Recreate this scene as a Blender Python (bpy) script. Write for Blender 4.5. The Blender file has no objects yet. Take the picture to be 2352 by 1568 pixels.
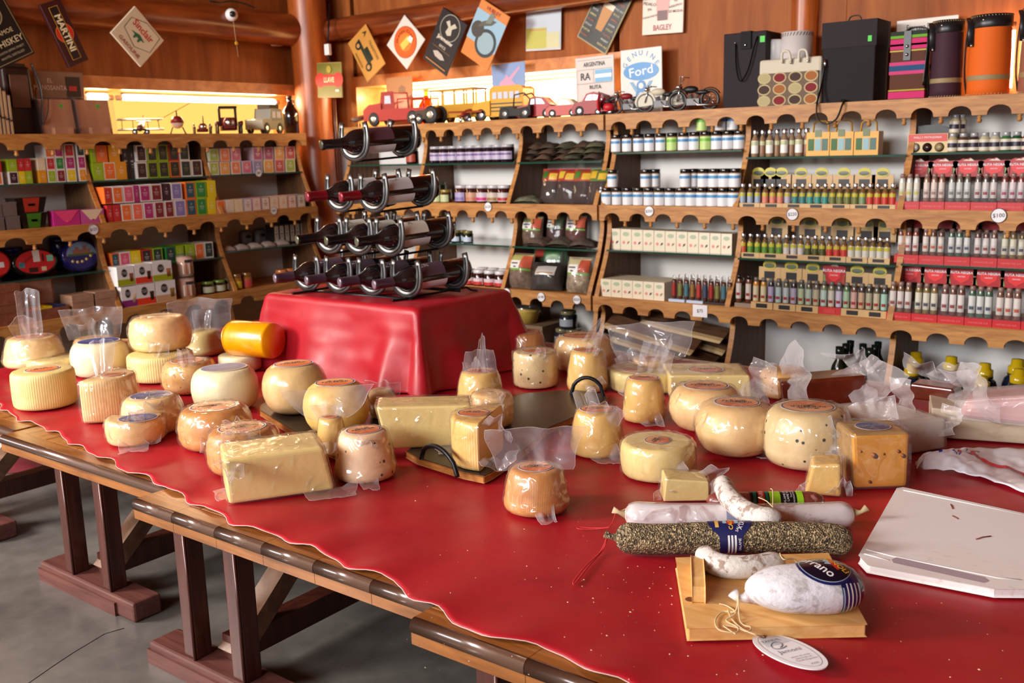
import bpy, bmesh, math, random
from mathutils import Vector, Matrix, noise
random.seed(7)
R = math.radians
for _c in (bpy.data.objects, bpy.data.meshes, bpy.data.materials, bpy.data.lights, bpy.data.cameras):
    for _o in list(_c):
        _c.remove(_o)
SC = bpy.context.scene
COL = SC.collection
# ---------------------------------------------------------------- camera
FPX, PW, PH = 2230.0, 2352.0, 1568.0
EYE = Vector((0, 0, 1.08))
_rt = Vector((0.999646821, -0.0265750431, 0.0))
_fw = Vector((-0.00511838, -0.19253283, 0.98127718))
_up = Vector((-0.02607748, -0.98093062, -0.19260086))
_ul = math.hypot(.793, .610)
_u = (.793/_ul, -.610/_ul)
_n = (.610/_ul, .793/_ul)
def _w(v):
    a, b, c = v.dot(_rt), v.dot(_fw), v.dot(_up)
    return Vector((a*_u[0]+b*_u[1], a*_n[0]+b*_n[1], c))
def ray(px, py):
    return _w(Vector((px-PW/2, py-PH/2, FPX)).normalized())
def onY(px, py, y):
    d = ray(px, py); return EYE+d*(y/d.y)
def onX(px, py, x):
    d = ray(px, py); return EYE+d*(x/d.x)
def onZ(px, py, z):
    d = ray(px, py); return EYE+d*((z-EYE.z)/d.z)
FWD = _w(Vector((0, 0, 1)))
def pxm(p):                       # metres per photo pixel at a point
    return (Vector(p)-EYE).dot(FWD)/FPX
cam = bpy.data.cameras.new('camera')
cam.sensor_width = 36.0
cam.lens = FPX*36.0/PW
cam.clip_start = .05
cam.dof.use_dof = True
cam.dof.focus_distance = 1.9
cam.dof.aperture_fstop = 7.0
camo = bpy.data.objects.new('camera', cam)
COL.objects.link(camo)
_x, _y, _z = _w(Vector((1, 0, 0))), _w(Vector((0, -1, 0))), _w(Vector((0, 0, -1)))
camo.matrix_world = Matrix(((_x.x, _y.x, _z.x, EYE.x), (_x.y, _y.y, _z.y, EYE.y), (_x.z, _y.z, _z.z, EYE.z), (0, 0, 0, 1)))
SC.camera = camo
# ---------------------------------------------------------------- light
SC.view_settings.view_transform = 'Standard'
SC.view_settings.look = 'None'
SC.view_settings.gamma = 1.0
SC.view_settings.use_curve_mapping = False
SC.view_settings.exposure = 0.1
SC.cycles.max_bounces = 8
SC.cycles.transparent_max_bounces = 40
SC.cycles.caustics_reflective = False
SC.cycles.caustics_refractive = False
SC.cycles.sample_clamp_indirect = 6.0
world = bpy.data.worlds.new('daylight'); SC.world = world
world.use_nodes = True
world.node_tree.nodes['Background'].inputs[0].default_value = (.93, .96, 1.0, 1)
world.node_tree.nodes['Background'].inputs[1].default_value = .5
def area(name, loc, target, sx, sy, power, col):
    l = bpy.data.lights.new(name, 'AREA'); l.shape = 'RECTANGLE'; l.size = sx; l.size_y = sy
    l.energy = power; l.color = col
    o = bpy.data.objects.new(name, l); COL.objects.link(o); o.location = loc
    o.rotation_euler = (Vector(target)-Vector(loc)).to_track_quat('-Z', 'Y').to_euler()
    return o
area('window_daylight_side', (-4.3, -1.0, 2.0), (-2.0, 1.9, .45), 1.2, 1.1, 260, (1, .97, .92))
area('window_daylight_rear', (-1.7, -3.2, 2.15), (-1.2, 3.3, .6), 3.4, .9, 225, (.97, .98, 1))

# ---------------------------------------------------------------- materials
MATS = {}
def _nt(name):
    m = bpy.data.materials.new(name); m.use_nodes = True
    return m, m.node_tree, m.node_tree.nodes['Principled BSDF']
def setc(i, c):
    i.default_value = (c[0], c[1], c[2], 1)
def srgb(r, g, b):
    def f(v):
        v /= 255.0
        return v/12.92 if v <= .04045 else ((v+.055)/1.055)**2.4
    return (f(r), f(g), f(b))
def ramp(nt, fac, stops):
    n = nt.nodes.new('ShaderNodeValToRGB')
    while len(n.color_ramp.elements) < len(stops): n.color_ramp.elements.new(.5)
    for e, (p, c) in zip(n.color_ramp.elements, stops):
        e.position = p; e.color = (c[0], c[1], c[2], 1)
    nt.links.new(fac, n.inputs[0]); return n.outputs[0]
def noisetex(nt, scale, detail=4, vec=None, rough=.55, dist=0):
    n = nt.nodes.new('ShaderNodeTexNoise'); n.inputs['Scale'].default_value = scale
    n.inputs['Detail'].default_value = detail; n.inputs['Roughness'].default_value = rough
    n.inputs['Distortion'].default_value = dist
    if vec is not None: nt.links.new(vec, n.inputs['Vector'])
    return n.outputs['Fac']
def coords(nt, scale=(1, 1, 1), kind='Object'):
    t = nt.nodes.new('ShaderNodeTexCoord'); m = nt.nodes.new('ShaderNodeMapping')
    m.inputs['Scale'].default_value = scale
    nt.links.new(t.outputs[kind], m.inputs['Vector']); return m.outputs['Vector']
def bump(nt, b, fac, strength, dist=.01):
    n = nt.nodes.new('ShaderNodeBump'); n.inputs['Strength'].default_value = strength
    n.inputs['Distance'].default_value = dist
    nt.links.new(fac, n.inputs['Height']); nt.links.new(n.outputs[0], b.inputs['Normal'])
def mixc(nt, fac, a, b, mode='MIX'):
    n = nt.nodes.new('ShaderNodeMix'); n.data_type = 'RGBA'; n.blend_type = mode
    for s, v in ((n.inputs[0], fac), (n.inputs[6], a), (n.inputs[7], b)):
        if hasattr(v, 'is_output'): nt.links.new(v, s)
        elif isinstance(v, (int, float)): s.default_value = v
        else: s.default_value = (v[0], v[1], v[2], 1)
    return n.outputs[2]
def mat(name, col, rough=.5, metal=0, spec=.5, coat=0, emit=None, es=0):
    if name in MATS: return MATS[name]
    m, nt, b = _nt(name); setc(b.inputs['Base Color'], col)
    b.inputs['Roughness'].default_value = rough; b.inputs['Metallic'].default_value = metal
    b.inputs['Specular IOR Level'].default_value = spec; b.inputs['Coat Weight'].default_value = coat
    if emit: setc(b.inputs['Emission Color'], emit); b.inputs['Emission Strength'].default_value = es
    MATS[name] = m; return m
def wood(name, dark, light, grain=(1, 14, 14), scale=6, rough=.45, coat=.0, bs=.15, contrast=(.3, .75)):
    m, nt, b = _nt(name); v = coords(nt, grain)
    f = noisetex(nt, scale, 6, v, .6, .6)
    nt.links.new(ramp(nt, f, [(contrast[0], dark), (contrast[1], light)]), b.inputs['Base Color'])
    b.inputs['Roughness'].default_value = rough; b.inputs['Coat Weight'].default_value = coat
    b.inputs['Coat Roughness'].default_value = .2
    bump(nt, b, f, bs, .002); MATS[name] = m; return m
def ocmat(name, rough=.5, metal=0, spec=.5, coat=0, var=0):
    m, nt, b = _nt(name); o = nt.nodes.new('ShaderNodeObjectInfo')
    nt.links.new(o.outputs['Color'], b.inputs['Base Color'])
    if var:
        f = noisetex(nt, 40, 4, coords(nt))
        nt.links.new(mixc(nt, ramp(nt, f, [(.35, (0, 0, 0)), (.7, (var,)*3)]), o.outputs['Color'], (.03, .02, .01), 'MIX'), b.inputs['Base Color'])
    b.inputs['Roughness'].default_value = rough; b.inputs['Metallic'].default_value = metal
    b.inputs['Specular IOR Level'].default_value = spec; b.inputs['Coat Weight'].default_value = coat
    MATS[name] = m; return m
def film(name, tint=(1, 1, 1), base=.05, milky=.06, bumpscale=30, bumpstr=.5, rough=.12, ior=1.45, gain=1.0, milkcol=(.9, .9, .95)):
    m = bpy.data.materials.new(name); m.use_nodes = True; nt = m.node_tree; nt.nodes.clear()
    out = nt.nodes.new('ShaderNodeOutputMaterial'); tr = nt.nodes.new('ShaderNodeBsdfTransparent')
    gl = nt.nodes.new('ShaderNodeBsdfGlossy'); df = nt.nodes.new('ShaderNodeBsdfDiffuse')
    setc(tr.inputs[0], tint); gl.inputs['Roughness'].default_value = rough; setc(df.inputs[0], milkcol)
    fr = nt.nodes.new('ShaderNodeLayerWeight'); pw = nt.nodes.new('ShaderNodeMath'); pw.operation = 'POWER'; pw.inputs[1].default_value = 3.6
    nt.links.new(fr.outputs['Facing'], pw.inputs[0])
    if bumpstr:
        f = noisetex(nt, bumpscale, 3, coords(nt), .6, 1.2)
        f.node.noise_type = 'RIDGED_MULTIFRACTAL'
        bp = nt.nodes.new('ShaderNodeBump'); bp.inputs['Strength'].default_value = bumpstr; bp.inputs['Distance'].default_value = .010
        nt.links.new(f, bp.inputs['Height'])
        for n in (gl, fr): nt.links.new(bp.outputs[0], n.inputs['Normal'])
    ma = nt.nodes.new('ShaderNodeMath'); ma.operation = 'MULTIPLY_ADD'; ma.use_clamp = True
    ma.inputs[1].default_value = gain; ma.inputs[2].default_value = base
    nt.links.new(pw.outputs[0], ma.inputs[0])
    m1 = nt.nodes.new('ShaderNodeMixShader'); m1.inputs[0].default_value = milky
    nt.links.new(tr.outputs[0], m1.inputs[1]); nt.links.new(df.outputs[0], m1.inputs[2])
    m2 = nt.nodes.new('ShaderNodeMixShader')
    nt.links.new(ma.outputs[0], m2.inputs[0]); nt.links.new(m1.outputs[0], m2.inputs[1]); nt.links.new(gl.outputs[0], m2.inputs[2])
    nt.links.new(m2.outputs[0], out.inputs[0]); MATS[name] = m; return m
def emis(name, col, s):
    m = bpy.data.materials.new(name); m.use_nodes = True; nt = m.node_tree; nt.nodes.clear()
    out = nt.nodes.new('ShaderNodeOutputMaterial'); e = nt.nodes.new('ShaderNodeEmission')
    setc(e.inputs[0], col); e.inputs[1].default_value = s; nt.links.new(e.outputs[0], out.inputs[0]); MATS[name] = m; return m

M_OC = ocmat('painted', .5); M_OCG = ocmat('painted_gloss', .18, coat=.3); M_OCP = ocmat('printed_card', .38)
M_OCF = ocmat('cloth_leather', .65, spec=.2); M_TOY = ocmat('toy_paint', .42, spec=.4); M_OCM = ocmat('metal_tint', .25, 1)
M_OCV = ocmat('dried_goods', .75, var=.75)
M_PINE = wood('pine_shelf', srgb(150, 92, 36), srgb(206, 148, 78), (1.2, 9, 9), 7, .5, 0)
M_PINEX = wood('pine_shelf_side', srgb(150, 92, 36), srgb(206, 148, 78), (9, 1.2, 9), 7, .5, 0)
M_OAK = wood('brown_board', srgb(74, 46, 26), srgb(122, 82, 50), (10, 10, .8), 5, .55)
M_PLY = wood('wall_plywood', srgb(124, 60, 22), srgb(178, 104, 48), (3.2, 3.2, .35), 4.5, .55, 0, .08, (.25, .8))
MATS['wall_plywood'].node_tree.nodes['Principled BSDF'].inputs['Specular IOR Level'].default_value = .2
M_LOG = wood('log_beam', srgb(96, 38, 14), srgb(176, 92, 40), (4, .5, 4), 5, .28, .4)
M_LOGX = wood('log_beam_x', srgb(80, 30, 14), srgb(150, 74, 34), (.5, 4, 4), 5, .25, .5)
M_LOGZ = wood('log_post', srgb(130, 56, 18), srgb(196, 104, 40), (4, 4, .5), 5, .38, .1)
M_WHITE = mat('white_backboard', srgb(228, 226, 222), .6)
M_WHITEG = mat('white_plastic', srgb(236, 236, 234), .35)
M_BLACK = mat('black_plastic', (.012, .012, .013), .35)
M_IRON = mat('black_iron', (.012, .012, .014), .38, .6)
M_ENG = mat('dull_metal', (.16, .16, .16), .5, .3)
M_STEEL = mat('bright_steel', (.6, .6, .6), .25, 1)
M_GLASS = film('shelf_glass', (.90, .96, .94), .04, .02, bumpstr=0, rough=.03, milkcol=(.5, .7, .6))
M_GLASSE = mat('glass_edge_green', srgb(30, 70, 56), .15)
M_CLEAR = film('clear_plastic', (.97, .97, .97), .03, .02, bumpstr=.15, rough=.06)
M_WRAP = film('vacuum_bag', (1, .995, .985), .08, .03, 20, 1.0, .11, 1.42, .45)
M_BAGFIN = film('bag_fin', (.985, .985, 1), .09, .15, 18, 1.0, .13, 1.42, .5)
M_SEAMHL = film('seam_highlight', (1, 1, 1), .05, .3, 22, 0, .2, 1.42, .6)  # whitish seal edge, its milky tone stands in for highlights along the fin rim
M_BAGMILK = film('thin_milky_bag', (.98, .97, .98), .03, .24, 30, .6, .2, 1.42, .6, (.95, .9, .9))

# ---------------------------------------------------------------- mesh helpers
class MB:
    def __init__(s): s.v = []; s.f = []; s.mi = []; s.sm = []
    def add(s, vs, fs, mi=0, smooth=False, M=None):
        o = len(s.v)
        for p in vs:
            p = Vector(p); s.v.append(M @ p if M else p)
        for f in fs:
            s.f.append([i+o for i in f]); s.mi.append(mi); s.sm.append(smooth)
        return s
    def box(s, x0, x1, y0, y1, z0, z1, mi=0, M=None, top=(1, 1)):
        cx, cy = (x0+x1)/2, (y0+y1)/2; a, b = top
        vs = [(x0, y0, z0), (x1, y0, z0), (x1, y1, z0), (x0, y1, z0)] + [(cx+(x-cx)*a, cy+(y-cy)*b, z1) for x, y in ((x0, y0), (x1, y0), (x1, y1), (x0, y1))]
        return s.add(vs, [(3, 2, 1, 0), (4, 5, 6, 7), (0, 1, 5, 4), (1, 2, 6, 5), (2, 3, 7, 6), (3, 0, 4, 7)], mi, False, M)
    def prism(s, poly, a, b, axis='y', mi=0, M=None, smooth=False):
        n = len(poly)
        def P(u, v, t):
            return {'y': (u, t, v), 'x': (t, u, v), 'z': (u, v, t)}[axis]
        vs = [P(u, v, a) for u, v in poly]+[P(u, v, b) for u, v in poly]
        fs = [list(range(n)), list(range(2*n-1, n-1, -1))]+[(i, (i+1) % n, n+(i+1) % n, n+i) for i in range(n)]
        s.add(vs, fs[:2], mi, False, M); o = len(s.v)-2*n
        for f in fs[2:]: s.f.append([i+o for i in f]); s.mi.append(mi); s.sm.append(smooth)
        return s
    def lathe(s, prof, n=24, mi=0, M=None, a0=0, a1=2*math.pi, smooth=True, rmod=None, cap=True):
        full = abs(a1-a0-2*math.pi) < 1e-6; k = n if full else n+1; vs = []; fs = []
        for (r, z) in prof:
            for i in range(k):
                a = a0+(a1-a0)*i/n; rr = r*(rmod(a, z) if rmod else 1)
                vs.append((rr*math.cos(a), rr*math.sin(a), z))
        for j in range(len(prof)-1):
            for i in range(n):
                i2 = (i+1) % k; fs.append((j*k+i, j*k+i2, (j+1)*k+i2, (j+1)*k+i))
        if full and cap:
            if prof[0][0] > 1e-5: fs.append(list(range(k-1, -1, -1)))
            if prof[-1][0] > 1e-5: fs.append([(len(prof)-1)*k+i for i in range(k)])
        if not full:
            m = len(prof); e0 = [j*k for j in range(m)]; e1 = [j*k+n for j in range(m)]
            fs.append(e0[:]); fs.append(e1[::-1])
            fs.append([i for i in range(k-1, -1, -1)]); fs.append([(m-1)*k+i for i in range(k)])
        return s.add(vs, fs, mi, smooth, M)
    def tube(s, pts, r, n=8, mi=0, M=None, flat=None, closed=False):
        pts = [Vector(p) for p in pts]; m = len(pts)
        rs = r if isinstance(r, (list, tuple)) else [r]*m
        t0 = (pts[1]-pts[0]).normalized()
        ref = Vector((0, 0, 1)) if abs(t0.z) < .9 else Vector((1, 0, 0))
        nx = t0.cross(ref).normalized(); vs = []; fs = []
        for i, p in enumerate(pts):
            t = ((pts[(i+1) % m]-pts[i-1]) if closed else (pts[min(i+1, m-1)]-pts[max(i-1, 0)])).normalized()
            nx = (nx-t*nx.dot(t)).normalized(); ny = t.cross(nx)
            for k in range(n):
                a = 2*math.pi*k/n; sx, sy = (1, 1) if flat is None else flat
                vs.append(p+(nx*math.cos(a)*sx+ny*math.sin(a)*sy)*rs[i])
        for i in range(m if closed else m-1):
            for k in range(n):
                k2 = (k+1) % n; j = (i+1) % m
                fs.append((i*n+k, i*n+k2, j*n+k2, j*n+k))
        if not closed: fs += [list(range(n-1, -1, -1)), [(m-1)*n+k for k in range(n)]]
        return s.add(vs, fs, mi, True, M)
    def ball(s, c, r, n=12, mi=0, sc=(1, 1, 1), M=None):
        p = [(max(1e-6, r*math.sin(math.pi*i/(n//2))), -r*math.cos(math.pi*i/(n//2))) for i in range(n//2+1)]
        T = Matrix.Translation(c) @ Matrix.Diagonal((*sc, 1))
        return s.lathe(p, n, mi, (M @ T) if M else T)
    def grid(s, fn, nu, nv, mi=0, M=None):
        vs = [fn(i/nu, j/nv) for j in range(nv+1) for i in range(nu+1)]
        fs = [(j*(nu+1)+i, j*(nu+1)+i+1, (j+1)*(nu+1)+i+1, (j+1)*(nu+1)+i) for j in range(nv) for i in range(nu)]
        return s.add(vs, fs, mi, True, M)
    def mesh(s, name, *mats, merge=False):
        me = bpy.data.meshes.new(name); me.from_pydata([tuple(v) for v in s.v], [], s.f)
        for m in mats: me.materials.append(m)
        me.polygons.foreach_set('material_index', s.mi); me.polygons.foreach_set('use_smooth', s.sm)
        if merge:
            bm = bmesh.new(); bm.from_mesh(me); bmesh.ops.remove_doubles(bm, verts=bm.verts, dist=1e-5); bm.to_mesh(me); bm.free()
        me.update(); return me
def obj(name, me, parent=None, col=None, loc=None, M=None):
    o = bpy.data.objects.new(name, me); COL.objects.link(o)
    if parent: o.parent = parent
    if M is not None: o.matrix_local = M
    if loc is not None: o.location = loc
    if col is not None: o.color = (col[0], col[1], col[2], 1)
    return o
def tag(o, label, cat, group=None):
    o['label'] = label; o['category'] = cat
    if group: o['group'] = group
    return o
def empty(name, label, cat, loc=(0, 0, 0), rz=0, group=None, M=None):
    o = bpy.data.objects.new(name, None); COL.objects.link(o); o.empty_display_size = .05
    if M is not None: o.matrix_world = M
    else: o.location = loc; o.rotation_euler = (0, 0, rz)
    return tag(o, label, cat, group)
def structure(o, label):
    o['kind'] = 'structure'; o['label'] = label; return o
def bev(o, w=.002, seg=2, ang=40):
    m = o.modifiers.new('bevel', 'BEVEL'); m.width = w; m.segments = seg; m.limit_method = 'ANGLE'; m.angle_limit = R(ang)
    return o
# kit = list of (part name, mesh, parent index or None, colour or colour key)
def place(name, label, cat, kit, loc=(0, 0, 0), rz=0, group=None, cols=None, scale=(1, 1, 1), M=None):
    cols = cols or {}
    def C(c): return cols.get(c, (.5, .5, .5)) if isinstance(c, str) else c
    MM = M if M is not None else Matrix.Translation(loc) @ Matrix.Rotation(rz, 4, 'Z')
    S = Matrix.Diagonal((*scale, 1))
    if len(kit) == 1:
        o = obj(name, kit[0][1], None, C(kit[0][3])); o.matrix_world = MM @ S
        return tag(o, label, cat, group)
    e = empty(name, label, cat, group=group, M=MM); os_ = []
    for (pn, me, pi, c) in kit:
        o = obj(pn, me, e if pi is None else os_[pi], C(c))
        if pi is None: o.matrix_local = S
        os_.append(o)
    return e
_tc = {}
def text(s, size, mt=None, align='CENTER', cond=1.0, bold=0.0, sp=1.0):
    k = (s, size, mt.name if mt else '', align, cond, bold, sp)
    if k in _tc: return _tc[k]
    cu = bpy.data.curves.new('t', 'FONT'); cu.body = s; cu.size = size; cu.align_x = align; cu.align_y = 'CENTER'
    cu.resolution_u = 2; cu.offset = bold*size; cu.space_character = sp; cu.space_line = .85
    o = bpy.data.objects.new('t', cu); me = bpy.data.meshes.new_from_object(o); bpy.data.objects.remove(o)
    if cond != 1: me.transform(Matrix.Diagonal((cond, 1, 1, 1)))
    me.materials.clear(); me.materials.append(mt or M_OC); _tc[k] = me; return me
ORD = ['first', 'second', 'third', 'fourth', 'fifth', 'sixth', 'seventh', 'eighth', 'ninth', 'tenth', 'eleventh', 'twelfth', 'thirteenth', 'fourteenth', 'fifteenth', 'sixteenth', 'seventeenth', 'eighteenth', 'nineteenth', 'twentieth', 'twenty-first', 'twenty-second']
# ================================================================ structure
T = .38                                   # height of the red table covering
SR = [(1.226, 3.78), (.829, 3.72), (.426, 3.66), (.06, 3.62)]      # right shelves: top z, front y
SL = [(1.204, -4.27), (.802, -4.21), (.406, -4.15), (.05, -4.11)]   # left shelves: top z, front x
YB, XB = 4.05, -4.52                      # back boards
def concrete():
    m, nt, b = _nt('polished_concrete'); v = coords(nt)
    f = noisetex(nt, 1.6, 8, v, .62, .4); g = noisetex(nt, 14, 6, v)
    c = ramp(nt, f, [(.3, srgb(70, 67, 64)), (.55, srgb(98, 94, 90)), (.75, srgb(128, 124, 118))])
    nt.links.new(mixc(nt, .25, c, ramp(nt, g, [(.3, srgb(72, 67, 62)), (.7, srgb(132, 127, 120))])), b.inputs['Base Color'])
    nt.links.new(ramp(nt, f, [(.3, (.16,)*3), (.7, (.36,)*3)]), b.inputs['Roughness'])
    bump(nt, b, g, .06, .002); return m
M_FLOOR = concrete()
structure(obj('floor', MB().box(-5, 4, -4, 4.3, -.1, 0).mesh('floor', M_FLOOR)), 'dark polished concrete floor')
crack = [onZ(x, y, .0006) for x, y in ((55, 1575), (120, 1530), (165, 1500), (215, 1470), (240, 1455), (285, 1442))]
structure(obj('ceiling', MB().box(-5, 4, -4, 4.3, 2.62, 2.72).mesh('ceiling', M_PLY)), 'wooden ceiling')
structure(obj('wall_far', MB().box(3.4, 3.5, -4, 4.2, 0, 2.62).mesh('wall_far', M_PLY)), 'plywood wall on the far right side, out of view, added against side light')  # unseen side wall, added to keep ambient light off the left wall
# right wall with its window opening
WX0, WX1 = onY(820, 215, 4.06).x, onY(1408, 200, 4.06).x
WZ = onY(950, 190, 4.06).z
wr = structure(obj('wall_right', MB().box(-4.7, 4, 4.07, 4.2, 0, 1.215).mesh('wall_right', M_WHITE)), 'plywood panelled wall behind the shelves, with a low bright window')
def panel(name, parent, x0, x1, y0, y1, z0, z1):
    return bev(obj(name, MB().box(x0, x1, y0, y1, z0, z1).mesh(name, M_PLY), parent), .002, 1)
seams = [-4.7, WX0]+[WX1+.03]+[onY(1945, 20, 4.07).x, .6, 1.8, 4]
panel('wood_panel', wr, -4.7, WX0-.03, 4.07, 4.2, 1.215, 2.62)
for a, b in ((WX0, -3.0), (-3.0, WX1)): panel('wood_panel', wr, a, b, 4.07, 4.2, WZ+.03, 2.62)
for a, b in zip(seams[2:], seams[3:]): panel('wood_panel', wr, a, b, 4.07, 4.2, 1.215, 2.62)
# left wall with its window opening
WY0, WY1 = onX(150, 250, -4.53).y, onX(684, 260, -4.53).y
WZL = onX(600, 217, -4.53).z
wl = structure(obj('wall_left', MB().box(-4.7, -4.54, -4, 4.2, 0, 1.2).mesh('wall_left', M_WHITE)), 'reddish plywood wall above the tea shelves, with a low lit window')
panel('wood_panel', wl, -4.7, -4.54, -4, WY0, 1.2, 2.62)
for a, b in ((WY0, 2.95), (2.95, WY1)): panel('wood_panel', wl, -4.7, -4.54, a, b, WZL+.03, 2.62)
panel('wood_panel', wl, -4.7, -4.54, WY1+.03, 4.2, 1.2, 2.62)
obj('backing', MB().box(-4.76, -4.705, -4, 4.2, WZL+.06, 2.62).mesh('backing', M_PLY), wl); obj('backing', MB().box(-4.76, -4.705, -4, WY0, 0, WZL+.06).mesh('backing', M_PLY), wl); obj('backing', MB().box(-4.7, 3.4, 4.205, 4.25, WZ+.06, 2.62).mesh('backing', M_PLY), wr)
M_FRAME = wood('window_pine', srgb(170, 96, 40), srgb(220, 150, 80), (2, 2, 2), 6, .4, .2)
M_SHADEL = emis('sunlit_blind', (1.0, .53, .12), 1.35)
M_SHADER = emis('sunlit_blind_bright', (1.0, .62, .2), 7.0)
M_TUBE = emis('fluorescent', (1.0, .72, .42), 120)
w1 = structure(empty('window_1', 'low window with sunlit yellow blind above the tea shelves', 'window'), 'low window with sunlit yellow blind above the tea shelves'); del w1['category']
obj('blind', MB().box(-4.78, -4.77, WY0-.1, WY1+.4, 1.15, WZL+.1).mesh('blind', M_SHADEL), w1)
for nm, x0, x1, y0, y1, z0, z1 in (('jamb', -4.76, -4.52, WY1-.0, WY1+.05, 1.2, WZL+.06), ('lintel', -4.76, -4.52, WY0, WY1-.001, WZL+.0, WZL+.06), ('sill', -4.76, -4.54, WY0, WY1, 1.17, 1.2)):
    obj(nm, MB().box(x0, x1, y0, y1, z0, z1).mesh(nm, M_FRAME), w1)
w2 = structure(empty('window_2', 'low overexposed window behind the toy cars', 'window'), 'low overexposed window behind the toy cars'); del w2['category']
obj('blind', MB().box(WX0-.6, WX1+.1, 4.30, 4.31, 1.15, WZ+.15).mesh('blind', M_SHADER), w2)
for nm, x0, x1, y0, y1, z0, z1 in (('jamb', WX0-.045, WX0, 4.055, 4.3, 1.2, WZ+.06), ('jamb', WX1, WX1+.045, 4.055, 4.3, 1.2, WZ+.06), ('lintel', WX0, WX1, 4.055, 4.3, WZ, WZ+.06), ('sill', WX0, WX1, 4.07, 4.3, 1.17, 1.2)):
    obj(nm, MB().box(x0, x1, y0, y1, z0, z1).mesh(nm, M_FRAME), w2)
# fluorescent tubes
def tubelamp(label, p0, p1, r=.011):
    e = empty('fluorescent_tube', label, 'lamp', group='strip lights')
    d = (Vector(p1)-Vector(p0)).normalized()
    obj('tube', MB().tube([p0, p1], r, 10).mesh('tube', M_TUBE), e)
    obj('socket', MB().tube([Vector(p0)-d*.03, p0], r*1.2, 10).mesh('socket', M_WHITEG), e)
    obj('socket', MB().tube([p1, Vector(p1)+d*.03], r*1.2, 10).mesh('socket', M_WHITEG), e)
    o = obj('lamp_rail', MB().tube([Vector(p0)+Vector((0, 0, r*1.9)), Vector(p1)+Vector((0, 0, r*1.9))], r*.9, 6).mesh('lamp_rail', M_WHITEG), e)
a, b = onX(278, 209, -4.62), onX(648, 219, -4.62)
tubelamp('long lit fluorescent tube at the top of the left window', (-4.62, a.y, WZL-.035), (-4.62, b.y-.06, WZL-.035))
a0, b0 = onX(196, 205, -4.62), onX(270, 208, -4.62)
tubelamp('short lit fluorescent tube beside the gift boxes in the left window', (-4.62, a0.y, WZL-.035), (-4.62, a.y-.08, WZL-.035))
tubelamp('lit fluorescent tube inside the overexposed right window', (WX0+.1, 4.22, WZ-.05), (-2.6, 4.22, WZ-.05))

# log beams and posts
def log(name, label, p0, p1, r, m, seed, cat='beam'):
    p0, p1 = Vector(p0), Vector(p1); pts = []; rs = []
    for i in range(17):
        t = i/16; q = p0.lerp(p1, t)
        pts.append(q+Vector((noise.noise((seed, t*3, 0)), noise.noise((seed, t*3, 5)), noise.noise((seed, t*3, 9))))*r*.12)
        rs.append(r*(1+.09*noise.noise((t*5, seed, 3))))
    return tag(obj(name, MB().tube(pts, rs, 20).mesh(name, m)), label, cat)
zl0, zl1 = onX(20, 20, -4.42).z, onX(720, 60, -4.42).z
log('log_beam', 'dark varnished horizontal log along the left wall', (-4.44, .6, (zl0+zl1)/2-.005), (-4.44, 4.1, (zl0+zl1)/2+.005), .085, M_LOG, 1.3)
zr = onY(900, 50, 3.95).z
log('log_beam', 'dark glossy horizontal log at the top of the right wall', onY(720, 75, 3.97), onY(1500, -45, 3.97), .06, M_LOGX, 4.7)
q = onY(1832, 60, 3.98)
log('log_post', 'vertical log post behind the white leather cup', (q.x, 4.06, 1.2), (q.x, 4.06, 2.6), .055, M_LOGZ, 8.1, 'post')
log('log_post', 'thick orange-lit corner log post beside the tea shelves', (-4.40, 3.90, 0), (-4.40, 3.90, 2.62), .105, M_LOGZ, 6.2, 'post')
# ================================================================ shelving
def scallop(a, b, ztop, h, arch, n, flat=.36):
    """outline of a valance board between a and b, arches cut into its lower edge"""
    per = (b-a)/n; w = per*(1-flat)/2; pts = [(a, ztop), (b, ztop), (b, ztop-h)]; tips = []
    for k in range(n-1, -1, -1):
        c = a+per*(k+.5)
        for j in range(13):
            an = math.pi*j/12
            pts.append((c+w*math.cos(an), ztop-h+(h-arch)*math.sin(an)**.85 if 0 < j < 12 else ztop-h))
        tips.append(c-per/2)
    pts.append((a, ztop-h)); return pts, tips
KNOB = MB().lathe([(.004, 0), (.0045, -.004), (.0085, -.006), (.0085, -.009), (.0045, -.011), (.0075, -.015), (.0092, -.020), (.0075, -.026), (.001, -.029)], 12).mesh('knob', M_PINE)
def upright_profile(yU, yL, zt, zb, back):
    ks = [(0, yU+.045), (.1, yU+.068), (.2, yU+.072), (.35, yU+.06), (.55, yU+.035), (.75, yU-.002), (.9, yU-.032), (1, yL+.012)]
    out = []
    for i in range(25):
        t = i/24
        for (t0, a), (t1, b) in zip(ks, ks[1:]):
            if t <= t1:
                s = (t-t0)/(t1-t0); out.append((a+(b-a)*s, zt+(zb-zt)*t)); break
    for _ in range(2):
        out = [out[0]]+[((out[i-1][0]+2*out[i][0]+out[i+1][0])/4, out[i][1]) for i in range(1, len(out)-1)]+[out[-1]]
    return out
GLASSZ = {}
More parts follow.
